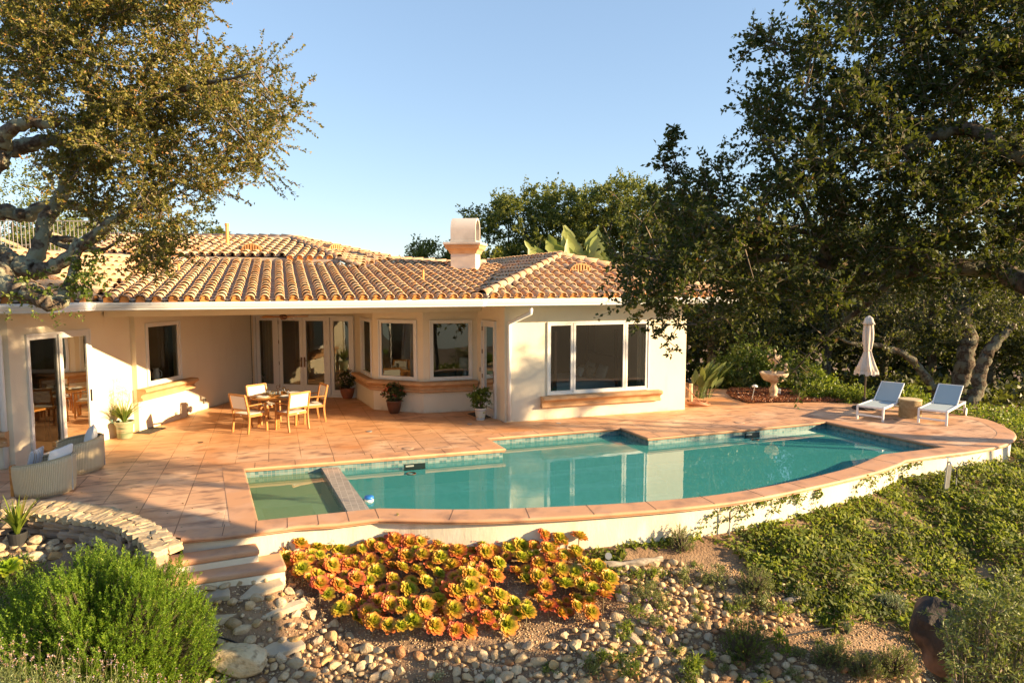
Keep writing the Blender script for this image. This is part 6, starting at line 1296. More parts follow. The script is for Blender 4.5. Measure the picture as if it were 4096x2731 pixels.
def tub(label, loc, rz, group=None):
    t = thing('lounge_chair', label, 'armchair', loc, rz, 'rope tub chairs by the sliding door'); r = .41; a0, a1 = R(-140), R(140); k = 60; v = []; f = []; uv = []
    def top(a): return .56 + .06 * math.cos(a)
    rows = 7
    for i in range(k + 1):
        a = lerp(a0, a1, i / k); 
        for j in range(rows + 1): z = lerp(.05, top(a), j / rows); rr = r * (.93 + .07 * min(1, z / .35)); v.append((-rr * math.cos(a) * 1.02, rr * math.sin(a), z))
    for i in range(k):
        for j in range(rows): q = i * (rows + 1) + j; f.append((q, q + rows + 1, q + rows + 2, q + 1)); uv += [(i / k * 3, j / rows), ((i + 1) / k * 3, j / rows), ((i + 1) / k * 3, (j + 1) / rows), (i / k * 3, (j + 1) / rows)]
    o = fast_mesh('rope_shell', v, f, M_ROPE, t, smooth=True, uv=uv, world=False); md = o.modifiers.new('s', 'SOLIDIFY'); md.thickness = .035; md.offset = -1
    m = MB(); pts = [(-r * 1.02 * math.cos(a), r * math.sin(a), top(a)) for a in np.linspace(a0, a1, 30)]; m.tube(pts, .022, 8); pts = [(-r * .99 * math.cos(a), r * .985 * math.sin(a), .20) for a in np.linspace(a0, a1, 30)]; m.tube(pts, .016, 8); local(t, m, 'rope_rim', pmat('rope_rim', (.42, .33, .20), .9), smooth=True)
    m = MB(); m.lathe([(.32, 0), (.37, .01), (.38, .05), (.36, .06)], n=32); local(t, m, 'swivel_base', pmat('base_metal', (.40, .34, .26), .5))
    m = MB(); m.lathe([(.34, .22), (.37, .25), (.37, .36), (.34, .40)], (.0, 0, 0), 32); local(t, m, 'seat_cushion', M_CUSH, smooth=True)
    for s in (-1, 1): a = a1 * s; m = MB(); m.bar((-r * 1.05 * math.cos(a), r * math.sin(a), .03), (-r * 1.05 * math.cos(a), r * math.sin(a), top(a) + .02), .05, .09, up=(0, 1, 0)); local(t, m, 'arm_post', M_TEAK, bevel=.006)
    m = MB(); m.tube([(-r * 1.075, 0, .05), (-r * 1.085, 0, .64)], .012, 6); local(t, m, 'back_spine', M_GALV)
    return t
def pillow(name, label, loc, size, rot, mat, parent=None):
    bm = bmesh.new(); bmesh.ops.create_cube(bm, size=1); bmesh.ops.subdivide_edges(bm, edges=bm.edges[:], cuts=5, use_grid_fill=True)
    for v in bm.verts:
        x, y, z = v.co * 2; pf = (1 - abs(x) ** 2.6) * (1 - abs(y) ** 2.6); v.co = Vector((x / 2 * (1 - .06 * (1 - abs(y))), y / 2 * (1 - .06 * (1 - abs(x))), z / 2 * (.12 + .88 * max(0, pf) ** .5)))
    me = bpy.data.meshes.new(name); bm.to_mesh(me); bm.free(); me.materials.append(mat); me.polygons.foreach_set('use_smooth', [True] * len(me.polygons)); o = bpy.data.objects.new(name, me); C.objects.link(o); o.location = loc; o.scale = size; o.rotation_euler = rot
    md = o.modifiers.new('s', 'SUBSURF'); md.levels = 1; md.render_levels = 1
    if parent: o.parent = parent
    else: prop(o, label, 'cushion')
    return o
def stripemat():
    m, n, o = nodes('striped_cloth'); tc = N(n, 'ShaderNodeTexCoord'); s = N(n, 'ShaderNodeSeparateXYZ'); n.links.new(tc.outputs['Generated'], s.inputs[0]); r = ramp(n, [(0, (.50, .50, .52)), (.15, (.36, .28, .22)), (.19, (.52, .52, .53)), (.23, (.36, .28, .22)), (.26, (.50, .50, .52)), (.46, (.68, .66, .62)), (.50, (.36, .28, .22)), (.53, (.50, .50, .52)), (.74, (.36, .28, .22)), (.78, (.52, .52, .53)), (.82, (.36, .28, .22)), (.86, (.50, .50, .52))], s.outputs[0], 'CONSTANT'); p = N(n, 'ShaderNodeBsdfPrincipled'); p.inputs['Roughness'].default_value = .9; n.links.new(r.outputs[0], p.inputs['Base Color']); n.links.new(p.outputs[0], o.inputs[0]); return m
f1 = R(182); c1 = (-7.70, 11.02, 0); tub('rope woven tub chair nearest the stone wall, holding a striped pillow', c1, f1)
f2 = R(213); c2 = (-8.02, 12.34, 0); tub('rope woven tub chair by the sliding door behind the nearer one', c2, f2)
e = lambda f: Vector((math.cos(f), math.sin(f), 0))
pillow('back_cushion', 'plump white back cushion in the nearer tub chair', Vector(c1) - e(f1) * .26 + Vector((0, 0, .57)), (.62, .40, .20), (R(78), 0, f1 - PI / 2 + PI), M_CUSH)
pillow('back_cushion', 'plump white back cushion in the farther tub chair', Vector(c2) - e(f2) * .24 + Vector((0, 0, .59)), (.52, .44, .20), (R(74), 0, f2 + PI / 2), M_CUSH)
pillow('throw_pillow', 'grey and tan striped pillow in the nearer tub chair', Vector(c1) - e(f1) * .02 + Vector((-.20, .06, .56)), (.44, .34, .14), (R(76), 0, f1 + PI / 2 + .15), stripemat())
# sun loungers
M_LSL = pmat('blue_grey_sling', (.36, .43, .45), .8); M_LWH = pmat('white_powder_coat', (.80, .80, .80), .35)
def lounger(label):
    t = thing('sun_lounger', label, 'sun lounger', group='sun loungers at the pool corner'); L = 1.95; w_ = .30; hz = .34; bx = 1.18
    m = MB()
    for s in (-1, 1): m.bar((0, s * w_, hz), (L, s * w_, hz), .045, .05)
    m.bar((.02, -w_, hz), (.02, w_, hz), .045, .05); m.bar((L - .02, -w_, hz), (L - .02, w_, hz), .045, .05); m.bar((.02, -w_, .12), (.02, w_, .12), .03, .045); m.bar((L - .05, -w_, .14), (L - .05, w_, .14), .03, .03); local(t, m, 'frame', M_LWH, bevel=.005)
    for x in (.02, L - .05):
        for s in (-1, 1): m = MB(); m.box((x, s * w_, hz / 2 + (.0 if x < 1 else .03)), (.05, .045, hz - (.0 if x < 1 else .06))); local(t, m, 'leg', M_LWH, bevel=.005)
    m = MB(); m.add([(.03, -w_ + .03, hz + .018), (bx, -w_ + .03, hz + .005), (bx, w_ - .03, hz + .005), (.03, w_ - .03, hz + .018), (.03, -w_ + .03, hz + .010), (bx, -w_ + .03, hz - .003), (bx, w_ - .03, hz - .003), (.03, w_ - .03, hz + .010)], [(0, 1, 2, 3), (7, 6, 5, 4), (0, 4, 5, 1), (1, 5, 6, 2), (2, 6, 7, 3), (3, 7, 4, 0)]); local(t, m, 'seat', M_LSL)
    bt = Vector((bx + .58, 0, hz + .44)); b0 = Vector((bx, 0, hz + .01)); m = MB()
    for s in (-1, 1): m.bar(b0 + Vector((0, s * (w_ - .03), 0)), bt + Vector((0, s * (w_ - .03), 0)), .03, .03)
    m.bar(bt + Vector((0, -w_ + .02, 0)), bt + Vector((0, w_ - .02, 0)), .03, .03); local(t, m, 'back_frame', M_LWH, bevel=.004)
    d = (bt - b0).normalized(); nn_ = Vector((-d.z, 0, d.x)) * .008; m = MB(); q = [b0 + Vector((0, -w_ + .05, 0)), bt + Vector((0, -w_ + .05, 0)), bt + Vector((0, w_ - .05, 0)), b0 + Vector((0, w_ - .05, 0))]; m.add([p + nn_ for p in q] + [p - nn_ for p in q], [(0, 1, 2, 3), (7, 6, 5, 4)]); local(t, m, 'backrest', M_LSL)
    m = MB(); m.tube([(bx + .3, -w_ + .06, hz + .24), (bx + .5, -w_ + .06, hz), (bx + .5, w_ - .06, hz), (bx + .3, w_ - .06, hz + .24)], .010, 6); m.tube([(.12, -.22, .31), (.10, -.1, .25), (.10, .1, .25), (.12, .22, .31)], .008, 6); local(t, m, 'support_bar', M_GALV)
    for s in (-1, 1): m = MB(); m.tube([(L - .05, s * (w_ + .025), .10), (L - .05, s * (w_ + .055), .10)], .10, 20); wh_ = local(t, m, 'wheel', M_LWH); m = MB(); m.tube([(L - .05, s * (w_ + .02), .10), (L - .05, s * (w_ + .05), .10)], .105, 20); m.build('tyre', pmat('tyre_grey', (.25, .22, .2), .8), wh_, world=False)
    return t
lg = lounger('white sun lounger with blue grey sling, left one beside the parasol')
def place(o, a, b):
    a = Vector((a[0], a[1], 0)); b = Vector((b[0], b[1], 0)); d = (b - a).normalized(); n = Vector((-d.y, d.x, 0)); 
    if n.y < 0: n = -n
    o.location = (a + b) / 2; o.rotation_euler.z = math.atan2(n.y, n.x)
place(lg, (8.79, 17.15), (9.20, 16.74)); l2 = copy_tree(lg); l2['label'] = 'white sun lounger with blue grey sling, right one nearest the deck end'; place(l2, (10.08, 16.70), (10.50, 16.29))
# wicker drum table
t = thing('side_table', 'drum shaped natural wicker side table between the loungers', 'side table', (10.26, 17.38, 0)); m = MB(); m.lathe([(.25, .45), (.262, .46), (.262, .475), (.25, .48)], n=32); local(t, m, 'tabletop', M_MAT)
m = MB()
for k in range(64): a = 2 * PI * k / 64; m.tube([(.25 * math.cos(a), .25 * math.sin(a), .02), (.25 * math.cos(a + .03), .25 * math.sin(a + .03), .455)], .0085, 5, caps=False)
for z in (.02, .455): m.tube([(.25 * math.cos(a), .25 * math.sin(a), z) for a in np.linspace(0, 2 * PI, 33)], .014, 6)
local(t, m, 'woven_side', pmat('seagrass', (.52, .40, .22), .85, c2=(.38, .27, .13), nscale=14)); m = MB(); m.lathe([(.19, .03), (.19, .44)], n=20); local(t, m, 'inner_drum', pmat('wicker_core', (.30, .22, .12), .9))
# parasol
PX = (9.68, 18.55, 0); t = thing('parasol', 'closed cream garden parasol with a dark trimmed valance on its stand', 'parasol', PX)
m = MB(); m.lathe([(.30, 0), (.31, .03), (.29, .055), (.08, .08), (.045, .10), (.045, .30), (.03, .32)], n=32); local(t, m, 'base', M_DARK, autosmooth=40)
m = MB(); m.tube([(0, 0, .05), (.03, 0, 2.45)], .022, 10); local(t, m, 'pole', pmat('bronze_pole', (.10, .075, .055), .4, metal=.5))
M_CANV = pmat('cream_canvas', (.64, .56, .47), .85, c2=(.58, .49, .41), nscale=5)
def fold(a, z): return 1 + .16 * math.sin(a * 7 + z * 1.2) + .08 * math.sin(a * 13 + z * 5)
m = MB(); prof = [(.045, 2.44), (.10, 2.35), (.12, 2.10), (.120, 1.90), (.095, 1.66), (.085, 1.60), (.12, 1.46), (.19, 1.22), (.25, 1.06), (.22, 1.04), (.08, 1.2)]; m.lathe(prof, (.03, 0, 0), 84, wob=fold); local(t, m, 'canopy', M_CANV, smooth=True)
m = MB(); m.lathe([(.100, 1.61), (.102, 1.64)], (.03, 0, 0), 24); local(t, m, 'tie', M_CANV)
m = MB(); v = []; K = 84
for k in range(K + 1):
    a = 2 * PI * k / K; r_ = .252 * fold(a, .86); dz = .045 * (1 if (k // 5) % 2 else 0); v += [Vector((.03 + r_ * math.cos(a), r_ * math.sin(a), 1.06)), Vector((.03 + r_ * 1.04 * math.cos(a), r_ * 1.04 * math.sin(a), .97 - dz))]
m.add(v, [(2 * k, 2 * k + 2, 2 * k + 3, 2 * k + 1) for k in range(K)]); local(t, m, 'valance', M_CANV, smooth=True)
m = MB(); m.tube([v[2 * k + 1] for k in range(K + 1)], .007, 5); local(t, m, 'valance_trim', M_DARK)
m = MB(); m.lathe([(.02, 2.56), (.10, 2.50), (.13, 2.40), (.17, 2.33), (.15, 2.33), (.10, 2.40)], (.03, 0, 0), 32, wob=lambda a, z: 1 + .12 * math.sin(a * 4)); local(t, m, 'vent_cap', M_CANV, smooth=True)
# fountain
M_FST = pmat('fountain_stone', (.52, .38, .24), .85, c2=(.62, .48, .33), nscale=5, c3=(.36, .22, .13), n3=9, bump=(30, .4, .006)); FX = G(3093, 1592); t = thing('fountain', 'two tiered pinkish stone garden fountain on the mulch bed', 'fountain', (FX[0], FX[1], 0))
m = MB(); m.lathe([(.20, 0), (.20, .03), (.15, .06), (.10, .10), (.12, .20), (.13, .28), (.09, .36), (.07, .42), (.09, .46), (.16, .50)], n=24); local(t, m, 'pedestal', M_FST, smooth=True)
m = MB(); m.lathe([(.12, .49), (.26, .52), (.34, .60), (.40, .72), (.42, .75), (.41, .78), (.37, .77), (.33, .70), (.1, .66)], n=32, wob=lambda a, z: 1 + .015 * math.sin(a * 16)); local(t, m, 'basin', M_FST, smooth=True)
m = MB(); m.lathe([(.12, .66), (.08, .74), (.06, .84), (.09, .88), (.06, .92), (.05, 1.00), (.08, 1.04)], n=20); local(t, m, 'column', M_FST, smooth=True)
m = MB(); m.lathe([(.08, 1.04), (.15, 1.09), (.19, 1.18), (.20, 1.26), (.18, 1.30), (.05, 1.26)], n=24, wob=lambda a, z: 1 + .08 * abs(math.sin(a * 4))); local(t, m, 'upper_bowl', M_FST, smooth=True)
m = MB(); m.lathe([(.05, 1.26), (.035, 1.32), (.055, 1.38), (.045, 1.43), (.012, 1.47)], n=16); local(t, m, 'finial', M_FST, smooth=True)
m = MB(); m.lathe([(.03, .76), (.06, .82), (.055, .92), (.03, .97), (.045, 1.02), (.02, 1.06)], (.34, -.02, 0), 12); local(t, m, 'figurine', M_FST, smooth=True)
# mulch bed
mb_ = [tuple(G(*p)) for p in [(2991, 1613), (2930, 1592), (2905, 1572), (2925, 1557), (3100, 1556), (3300, 1575), (3460, 1600), (3465, 1613), (3299, 1608), (3115, 1610)]]
m = MB(); v = [Vector((p[0], p[1], .03)) for p in mb_]; m.add(v, geometry.tessellate_polygon([v])); prop(m.build('mulch_bed', pmat('mulch_base', (.14, .045, .02), .95, c2=(.25, .09, .03), nscale=30)), kind='structure')
x, y = cover_pts(mb_, 16000); P = np.stack([x, y, .03 + rng.uniform(0, .05, len(x))], 1); prop(leaves('mulch', leafmat('mulch_chip', [(0, (.10, .03, .012)), (.5, (.24, .08, .03)), (.9, (.40, .15, .05)), (1, (.5, .28, .12))], trans=0), None, P, rdir(len(x)) * [1, 1, .25], .06, .02), 'red brown bark mulch round the fountain', 'mulch', kind='stuff')
g = G(3005, 1607); t = thing('path_light', 'white mushroom path light leaning at the mulch edge', 'lamp', (g[0], g[1], 0)); m = MB(); m.tube([(0, 0, 0), (.09, .0, .46)], .010, 8); local(t, m, 'stem', M_GALV); m = MB(); m.lathe([(.085, 0), (.075, .04), (.03, .065), (.0, .07)], (.09, 0, .44), 18); local(t, m, 'shade', M_PLATE, smooth=True)
g = G(3110, 1582); m = MB(); m.box((0, 0, .12), (.16, .12, .2)); o = m.build('utility_box', M_WHITE, bevel=.01); o.location = (g[0], g[1], .0); prop(o, 'small white utility box on the mulch right of the fountain stem', 'box')
# hose, bird of paradise, giant leaves
g = G(2790, 1622); t = thing('garden_hose', 'coiled brown garden hose lying at the house corner', 'hose', (g[0], g[1], 0)); m = MB(); pts = []
for k in range(150): a = k * .33; r_ = .30 + .05 * math.sin(k * .37); pts.append((r_ * math.cos(a), r_ * .8 * math.sin(a), .02 + .0007 * k + .01 * math.sin(k))) 
pts += [(.0, -.2, .15), (-.25, -.1, .42), (-.42, .1, .62), (-.46, .25, .50)]; m.tube(pts, .014, 6); local(t, m, 'hose', pmat('hose_brown', (.36, .15, .07), .5), smooth=True)
g = G(2762, 1618); t = thing('hose_post', 'short pale hose post at the house corner', 'post', (g[0], g[1], 0)); m = MB(); m.lathe([(.05, 0), (.055, .3), (.045, .55), (.05, .6)], n=14); local(t, m, 'post', M_FST, smooth=True)
def paddle(m, cf, b, az, L, wd, lean, droop=.35, pet=.35, twist=0., tear=False):
    e = Vector((math.cos(az), math.sin(az), 0)); s = Vector((-e.y, e.x, 0)) * math.cos(twist) + Vector((0, 0, 1)) * math.sin(twist); st_ = []; k = 22
    for j in range(k + 1): u = j / k; st_.append(Vector(b) + e * (L * (lean * u + droop * u * u * .6)) + Vector((0, 0, L * (u - droop * u * u * .7))))
    n = len(m.v); vs = []
    if cf: s = (st_[-1] - st_[3]).normalized().cross(Vector((random.uniform(-.5, .5), 1, random.uniform(-.2, .4)))).normalized()
    for j in range(k + 1):
        u = j / k; w_ = .012 if u < pet else wd * math.sin(PI * min(1, ((u - pet) / (1 - pet)) ** .8 * .97 + .015)) + .004
        for q in (-1, 0, 1): 
            jag = (1 - (.5 if (j * 7 + int(L * 50)) % 5 == 0 else .10 * (j % 2))) if (tear and q) else 1
            vs.append(st_[j] + s * (q * w_ * jag) + (Vector((0, -abs(q) * w_ * .25, 0)) if cf else Vector((0, 0, abs(q) * w_ * .30))))
    m.add(vs, [(3 * j + h, 3 * j + h + 1, 3 * j + h + 4, 3 * j + h + 3) for j in range(k) for h in (0, 1)])
M_STRL = leafmat('strelitzia_leaf', [(0, (.06, .10, .035)), (1, (.16, .20, .07))], trans=.2, rough=.35); M_GIANT = leafmat('giant_leaf', [(0, (.20, .26, .06)), (.6, (.32, .36, .10)), (1, (.42, .44, .16))], trans=.35, rough=.4)
g = G(2800, 1590); t = thing('bird_of_paradise', 'clump of stiff grey green bird of paradise leaves at the house corner', 'plant', (g[0], g[1], 0)); m = MB()
for i in range(48): paddle(m, i % 2 == 0, (g[0] + random.gauss(0, .12), g[1] + random.gauss(0, .12), 0), random.uniform(-1.9, 1.6), random.uniform(.7, 1.4), .085, random.uniform(.1, .55), .25, .45)
m.build('leaves', M_STRL, t, smooth=True)
gt = V(2330, 1060, 27.5); t = thing('giant_bird_of_paradise', 'banana like plant with broad torn pale leaves showing above the roof ridge', 'plant', (gt.x, 27.5, 0)); m = MB()
for i, (sx_, ty, wd) in enumerate([(2100, 985, .26), (2150, 1000, .24), (2180, 985, .3), (2230, 975, .33), (2270, 925, .30), (2300, 925, .34), (2340, 922, .32), (2370, 990, .34), (2400, 995, .32), (2430, 1020, .30), (2290, 1010, .32), (2220, 1020, .3), (2330, 1010, .34), (2380, 1030, .3), (2450, 1040, .3), (2160, 1035, .28), (2120, 1040, .26), (2205, 960, .3), (2250, 990, .3), (2315, 960, .32), (2355, 950, .3), (2285, 975, .34), (2390, 960, .3)]):
    tp = V(sx_, ty, 27.2 + (i % 3) * .25); dx = tp.x - gt.x; b = Vector((gt.x + dx * .25, 27.4, 1.6)); L = (tp.z - b.z) / .80; az = 0 if dx > 0 else PI; az += random.uniform(-.5, .3) * (1 if dx > 0 else -1); lean = abs(dx) * .75 / L; paddle(m, True, b, az, L, wd * 1.3, max(0, lean - .1), .22, .50, random.uniform(-.5, .5), True)
m.build('leaves', M_GIANT, t, smooth=True)
m = MB(); 
for i in range(5): x_ = gt.x + random.uniform(-.4, .4); m.tube([(x_, 27.4 + random.uniform(-.2, .2), -.3), (x_ + random.uniform(-.2, .2), 27.4, 2.2)], [.12, .09], 8)
m.build('stems', M_BARK2, t)
# flower pots
def pot(name, lab, g, prof, mat, soil=True, extra=None):
    t = thing('flower_pot', lab, 'flower pot', (g[0], g[1], 0)); m = MB(); m.lathe(prof, n=28); local(t, m, 'pot', mat, smooth=False, autosmooth=35); rr = prof[-1][0]; zz = prof[-1][1]
    m = MB(); m.lathe([(rr * .98, zz - .02), (rr * .5, zz)], n=20); local(t, m, 'soil', pmat('potting_soil', (.07, .035, .02), .95), ); return t, zz
def potplant(t, zz, r, h, n=900, mat=None, fl=None, lf=.055, cz=.5):
    c = np.array(t.location) + [0, 0, zz]; k = 46; d = rdir(k); d[:, 2] = d[:, 2] * .9 + .25; d = unit(d); q = c + [0, 0, h * cz] + d * np.array([r, r, h * .5]) * rng.uniform(.4, .95, (k, 1)); P, D, A, B_ = spray(q, r * .38, 4, 9, lf * .6, up=.1); leaves('foliage', mat or M_POTL, t, P, D, lf, lf * .6)
    twigs('stems', M_TWIG, t, np.repeat([c], k, 0) + rng.normal(size=(k, 3)) * [.03, .03, 0], q, .005)
    if fl: d = rdir(fl[1]); d[:, 1] -= .5; d = unit(d); F_ = c + [0, 0, h * cz] + d * np.array([r, r, h * .52]); F_ = np.repeat(F_, 5, 0); leaves('flowers', fl[0], t, F_, rdir(len(F_)), fl[2], fl[2] * .7)
M_TC = pmat('terracotta_pot', (.34, .11, .045), .6, c2=(.24, .08, .035), nscale=6); M_TCD = pmat('dark_glazed_pot', (.16, .06, .03), .35, c2=(.10, .04, .02), nscale=5)
M_PINK = leafmat('pink_petal', [(0, (.65, .42, .35)), (1, (.75, .6, .5))], trans=.2); M_RED = leafmat('red_petal', [(0, (.45, .02, .02)), (1, (.6, .06, .05))], trans=.2); M_WPET = leafmat('white_petal', [(0, (.75, .70, .62)), (1, (.8, .78, .72))], trans=.2)
BP = [(.13, 0), (.17, .08), (.205, .20), (.21, .27), (.225, .28), (.225, .32), (.20, .32), (.19, .28)]
t, z_ = pot('p', 'terracotta pot of dark leaves and pale flowers left of the glass doors', G(1060, 1566), BP, M_TC); potplant(t, z_, .40, .52, fl=(M_PINK, 22, .035))
t, z_ = pot('p', 'terracotta pot of dark leaves and pale flowers right of the glass doors', G(1390, 1592), BP, M_TC); potplant(t, z_, .36, .55, fl=(M_PINK, 22, .035))
t, z_ = pot('p', 'dark glazed pot of red flowering plant under the bay window', G(1577, 1652), [(.12, 0), (.155, .08), (.19, .22), (.20, .30), (.215, .32), (.215, .35), (.19, .35), (.18, .30)], M_TCD); potplant(t, z_, .32, .50, fl=(M_RED, 30, .035))
def potart():
    m, n, o = nodes('painted_pot'); tc = N(n, 'ShaderNodeTexCoord'); s = N(n, 'ShaderNodeSeparateXYZ'); n.links.new(tc.outputs['Object'], s.inputs[0]); vo = N(n, 'ShaderNodeTexVoronoi'); vo.inputs['Scale'].default_value = 9; n.links.new(tc.outputs['Object'], vo.inputs[0])
    r = ramp(n, [(0, (.65, .60, .50)), (.08, (.65, .60, .50)), (.12, (.15, .22, .45)), (.16, (.65, .62, .52)), (.70, (.65, .60, .50)), (.76, (.15, .22, .45)), (.80, (.68, .62, .52)), (1, (.5, .25, .1))], None, 'CONSTANT'); mm = N(n, 'ShaderNodeMath', operation='MULTIPLY'); mm.inputs[1].default_value = 3.0; n.links.new(s.outputs[2], mm.inputs[0]); n.links.new(mm.outputs[0], r.inputs[0])
    fr = ramp(n, [(0, (.75, .38, .04)), (.4, (.70, .50, .06)), (.7, (.20, .30, .06))], vo.outputs['Color']); msk = ramp(n, [(.42, (1, 1, 1)), (.5, (0, 0, 0))], vo.outputs['Distance']); zm = ramp(n, [(.2, (0, 0, 0)), (.24, (1, 1, 1)), (.62, (1, 1, 1)), (.66, (0, 0, 0))], mm.outputs[0]); mu = N(n, 'ShaderNodeMath', operation='MULTIPLY'); n.links.new(msk.outputs[0], mu.inputs[0]); n.links.new(zm.outputs[0], mu.inputs[1])
    p = N(n, 'ShaderNodeBsdfPrincipled'); p.inputs['Roughness'].default_value = .25; n.links.new(mixc(n, r.outputs[0], fr.outputs[0], mu.outputs[0]), p.inputs['Base Color']); n.links.new(p.outputs[0], o.inputs[0]); return m
t, z_ = pot('p', 'white painted pot with fruit pattern and green plant beside the narrow door', G(1922, 1678), [(.105, 0), (.115, .04), (.145, .24), (.165, .27), (.165, .31), (.15, .31), (.14, .28)], potart()); potplant(t, z_, .27, .52, mat=M_GREEN, fl=(M_WPET, 14, .03), lf=.06)
M_GLZ = pmat('green_glazed', (.18, .24, .13), .4, c2=(.40, .36, .22), nscale=3, contrast=(.40, .60), stretch=(.6, .6, 4), c3=(.07, .14, .09), n3=5)
t, z_ = pot('p', 'green streaked glazed pot of grassy plant beside the left window', G(500, 1752), [(.135, 0), (.15, .02), (.175, .30), (.20, .33), (.205, .37), (.205, .39), (.19, .39), (.175, .35)], M_GLZ)
strap('', '', Vector(t.location) + Vector((0, 0, .36)), 150, .66, .020, leafmat('grass_leaf', [(0, (.10, .17, .03)), (.7, (.20, .27, .05)), (1, (.38, .40, .14))], trans=.35), parent=t, spread=1.35)
b0 = np.array(t.location) + [0, 0, .4]; A = []; Bq = []
for i in range(17):
    tip = b0 + [random.uniform(-.52, .48), random.uniform(-.1, .1), random.uniform(.55, .92)]; A.append(b0); Bq.append(tip)
    for j in range(5): q = b0 + (tip - b0) * random.uniform(.6, 1); A.append(q); Bq.append(q + rng.normal(size=3) * .06 + [0, 0, .03])
A = np.array(A); Bq = np.array(Bq); twigs('seed_stems', pmat('straw', (.45, .32, .14), .9), t, A, Bq, .0028, .0018); q = np.repeat(Bq, 3, 0) + rng.normal(size=(len(Bq) * 3, 3)) * .012; leaves('seed_heads', M_STK, t, q, rdir(len(q)), .016, .010)
# doormats, grate, drain covers, floater
def slab(name, lab, cat, pts, h, mat, z=0.): m = MB(); m.prism([tuple(G(*p)) for p in pts], z + .001, z + h); o = m.build(name, mat); return prop(o, lab, cat)
M_GRATE = pmat('mat_rubber', (.03, .028, .025), .8, bump=(120, .8, .01))
slab('doormat', 'black doormat in front of the narrow door', 'doormat', [(1870, 1655), (1905, 1648), (1968, 1668), (1925, 1676)], .012, M_GRATE); slab('doormat', 'dark doormat in front of the glass doors', 'doormat', [(1270, 1587), (1300, 1583), (1308, 1586), (1290, 1598), (1270, 1598)], .012, M_GRATE); slab('doormat', 'dark boot mat lying by the left wing wall under the window', 'doormat', [(532, 1733), (600, 1709), (664, 1712), (598, 1736)], .012, M_GRATE)
def disc(name, lab, cat, sx, sy, r, mat, z=.0): g = G(sx, sy, z); m = MB(); m.lathe([(r, .0), (r, .006), (r * .93, .009), (r * .3, .009)], n=28); o = m.build(name, mat, autosmooth=30); o.location = (g[0], g[1], z + .001); return prop(o, lab, cat)
M_LID = pmat('beige_lid', (.55, .36, .24), .6, c2=(.45, .28, .18), nscale=20); disc('access_cover', 'round beige access cover in the paving left of the pool step', 'lid', 1632, 1793, .12, M_LID); disc('access_cover', 'round beige access cover in the paving below the far mulch bed', 'lid', 2958, 1690, .12, M_LID); disc('drain_cover', 'small grey drain cover in the paving before the bay window', 'drain', 1477, 1725, .07, M_GALV); disc('drain_cover', 'small grey drain cover in front of the bedroom wall', 'drain', 2234, 1692, .06, M_GALV); disc('drain_cover', 'tiny dark drain cover in the paving left of the dining chairs', 'drain', 803, 1769, .05, M_BRONZE); disc('drain_cover', 'tiny dark drain cover beneath the right lounger', 'drain', 3583, 1678, .06, M_BRONZE); disc('drain_cover', 'small grey drain cover before the narrow door', 'drain', 1878, 1696, .06, M_GALV)
g = G(1476, 1993, ZW + .04); t = thing('chlorine_floater', 'blue and white floating pool dispenser beside the dividing wall', 'pool float', (g[0], g[1], ZW)); m = MB(); m.lathe([(.05, -.06), (.075, -.03), (.078, .02), (.07, .035)], n=24); local(t, m, 'float', M_PLATE, smooth=True); m = MB(); m.lathe([(.075, .036), (.082, .045), (.08, .07), (.065, .085), (.03, .09)], n=24); local(t, m, 'cap', pmat('blue_plastic', (.02, .16, .50), .4), smooth=True)
for sx_, sy_, lb in [(1645, 1894, 'dark return ring just under the water below the near skimmer'), (3021, 1758, 'dark return ring just under the water below the far skimmer')]: g = G(sx_, sy_, ZW); m = MB(); m.tube([(.085 * math.cos(a), .085 * math.sin(a), 0) for a in np.linspace(0, 2 * PI, 25)], .014, 6); o = m.build('ring', M_BRONZE); o.location = (g[0], g[1], ZW + .001); prop(o, lb, 'ring')
# ceiling fan in the porch
t = thing('ceiling_fan', 'wooden bladed ceiling fan hanging in the porch', 'fan', (*G(1130, 1268, 2.57), 2.60)); fx, fy = -5.9, 17.6; t.location = (fx, fy, 2.58); m = MB(); m.tube([(0, 0, .05), (0, 0, .34)], .015, 8); local(t, m, 'rod', M_BRONZE); m = MB(); m.lathe([(.05, -.08), (.09, -.04), (.10, .03), (.04, .07)], n=20); local(t, m, 'motor', M_BRONZE, smooth=True)
for k in range(5): a = R(72 * k + 15); m = MB(); m.add([(.09 * math.cos(a) - .03 * math.sin(a), .09 * math.sin(a) + .03 * math.cos(a), 0), (.09 * math.cos(a) + .03 * math.sin(a), .09 * math.sin(a) - .03 * math.cos(a), .01), (.62 * math.cos(a) + .07 * math.sin(a), .62 * math.sin(a) - .07 * math.cos(a), .02), (.62 * math.cos(a) - .07 * math.sin(a), .62 * math.sin(a) + .07 * math.cos(a), 0)], [(0, 1, 2, 3)]); o = local(t, m, 'blade', M_TEAK); md = o.modifiers.new('s', 'SOLIDIFY'); md.thickness = .012
x, y = cover_pts([(-9.2, 10), (-4.5, 9.3), (1, 10.3), (7, 13), (11, 15.5), (9, 18.5), (4, 17.5), (-.2, 16), (-6, 18)], 520); k = ~inside_many(x, y, PP); x = x[k]; y = y[k]
P = np.stack([x, y, np.full(len(x), .012)], 1); D_ = rdir(len(x)) * [1, 1, .15]; prop(leaves('fallen_leaves', leafmat('fallen_leaf', [(0, (.12, .06, .02)), (.6, (.25, .15, .05)), (1, (.4, .3, .12))], trans=.1), None, P, D_, .05, .025, Nrm=np.tile([[0, 0, 1.]], (len(x), 1))), 'dry oak leaves fallen on the paving', 'leaves', kind='stuff')
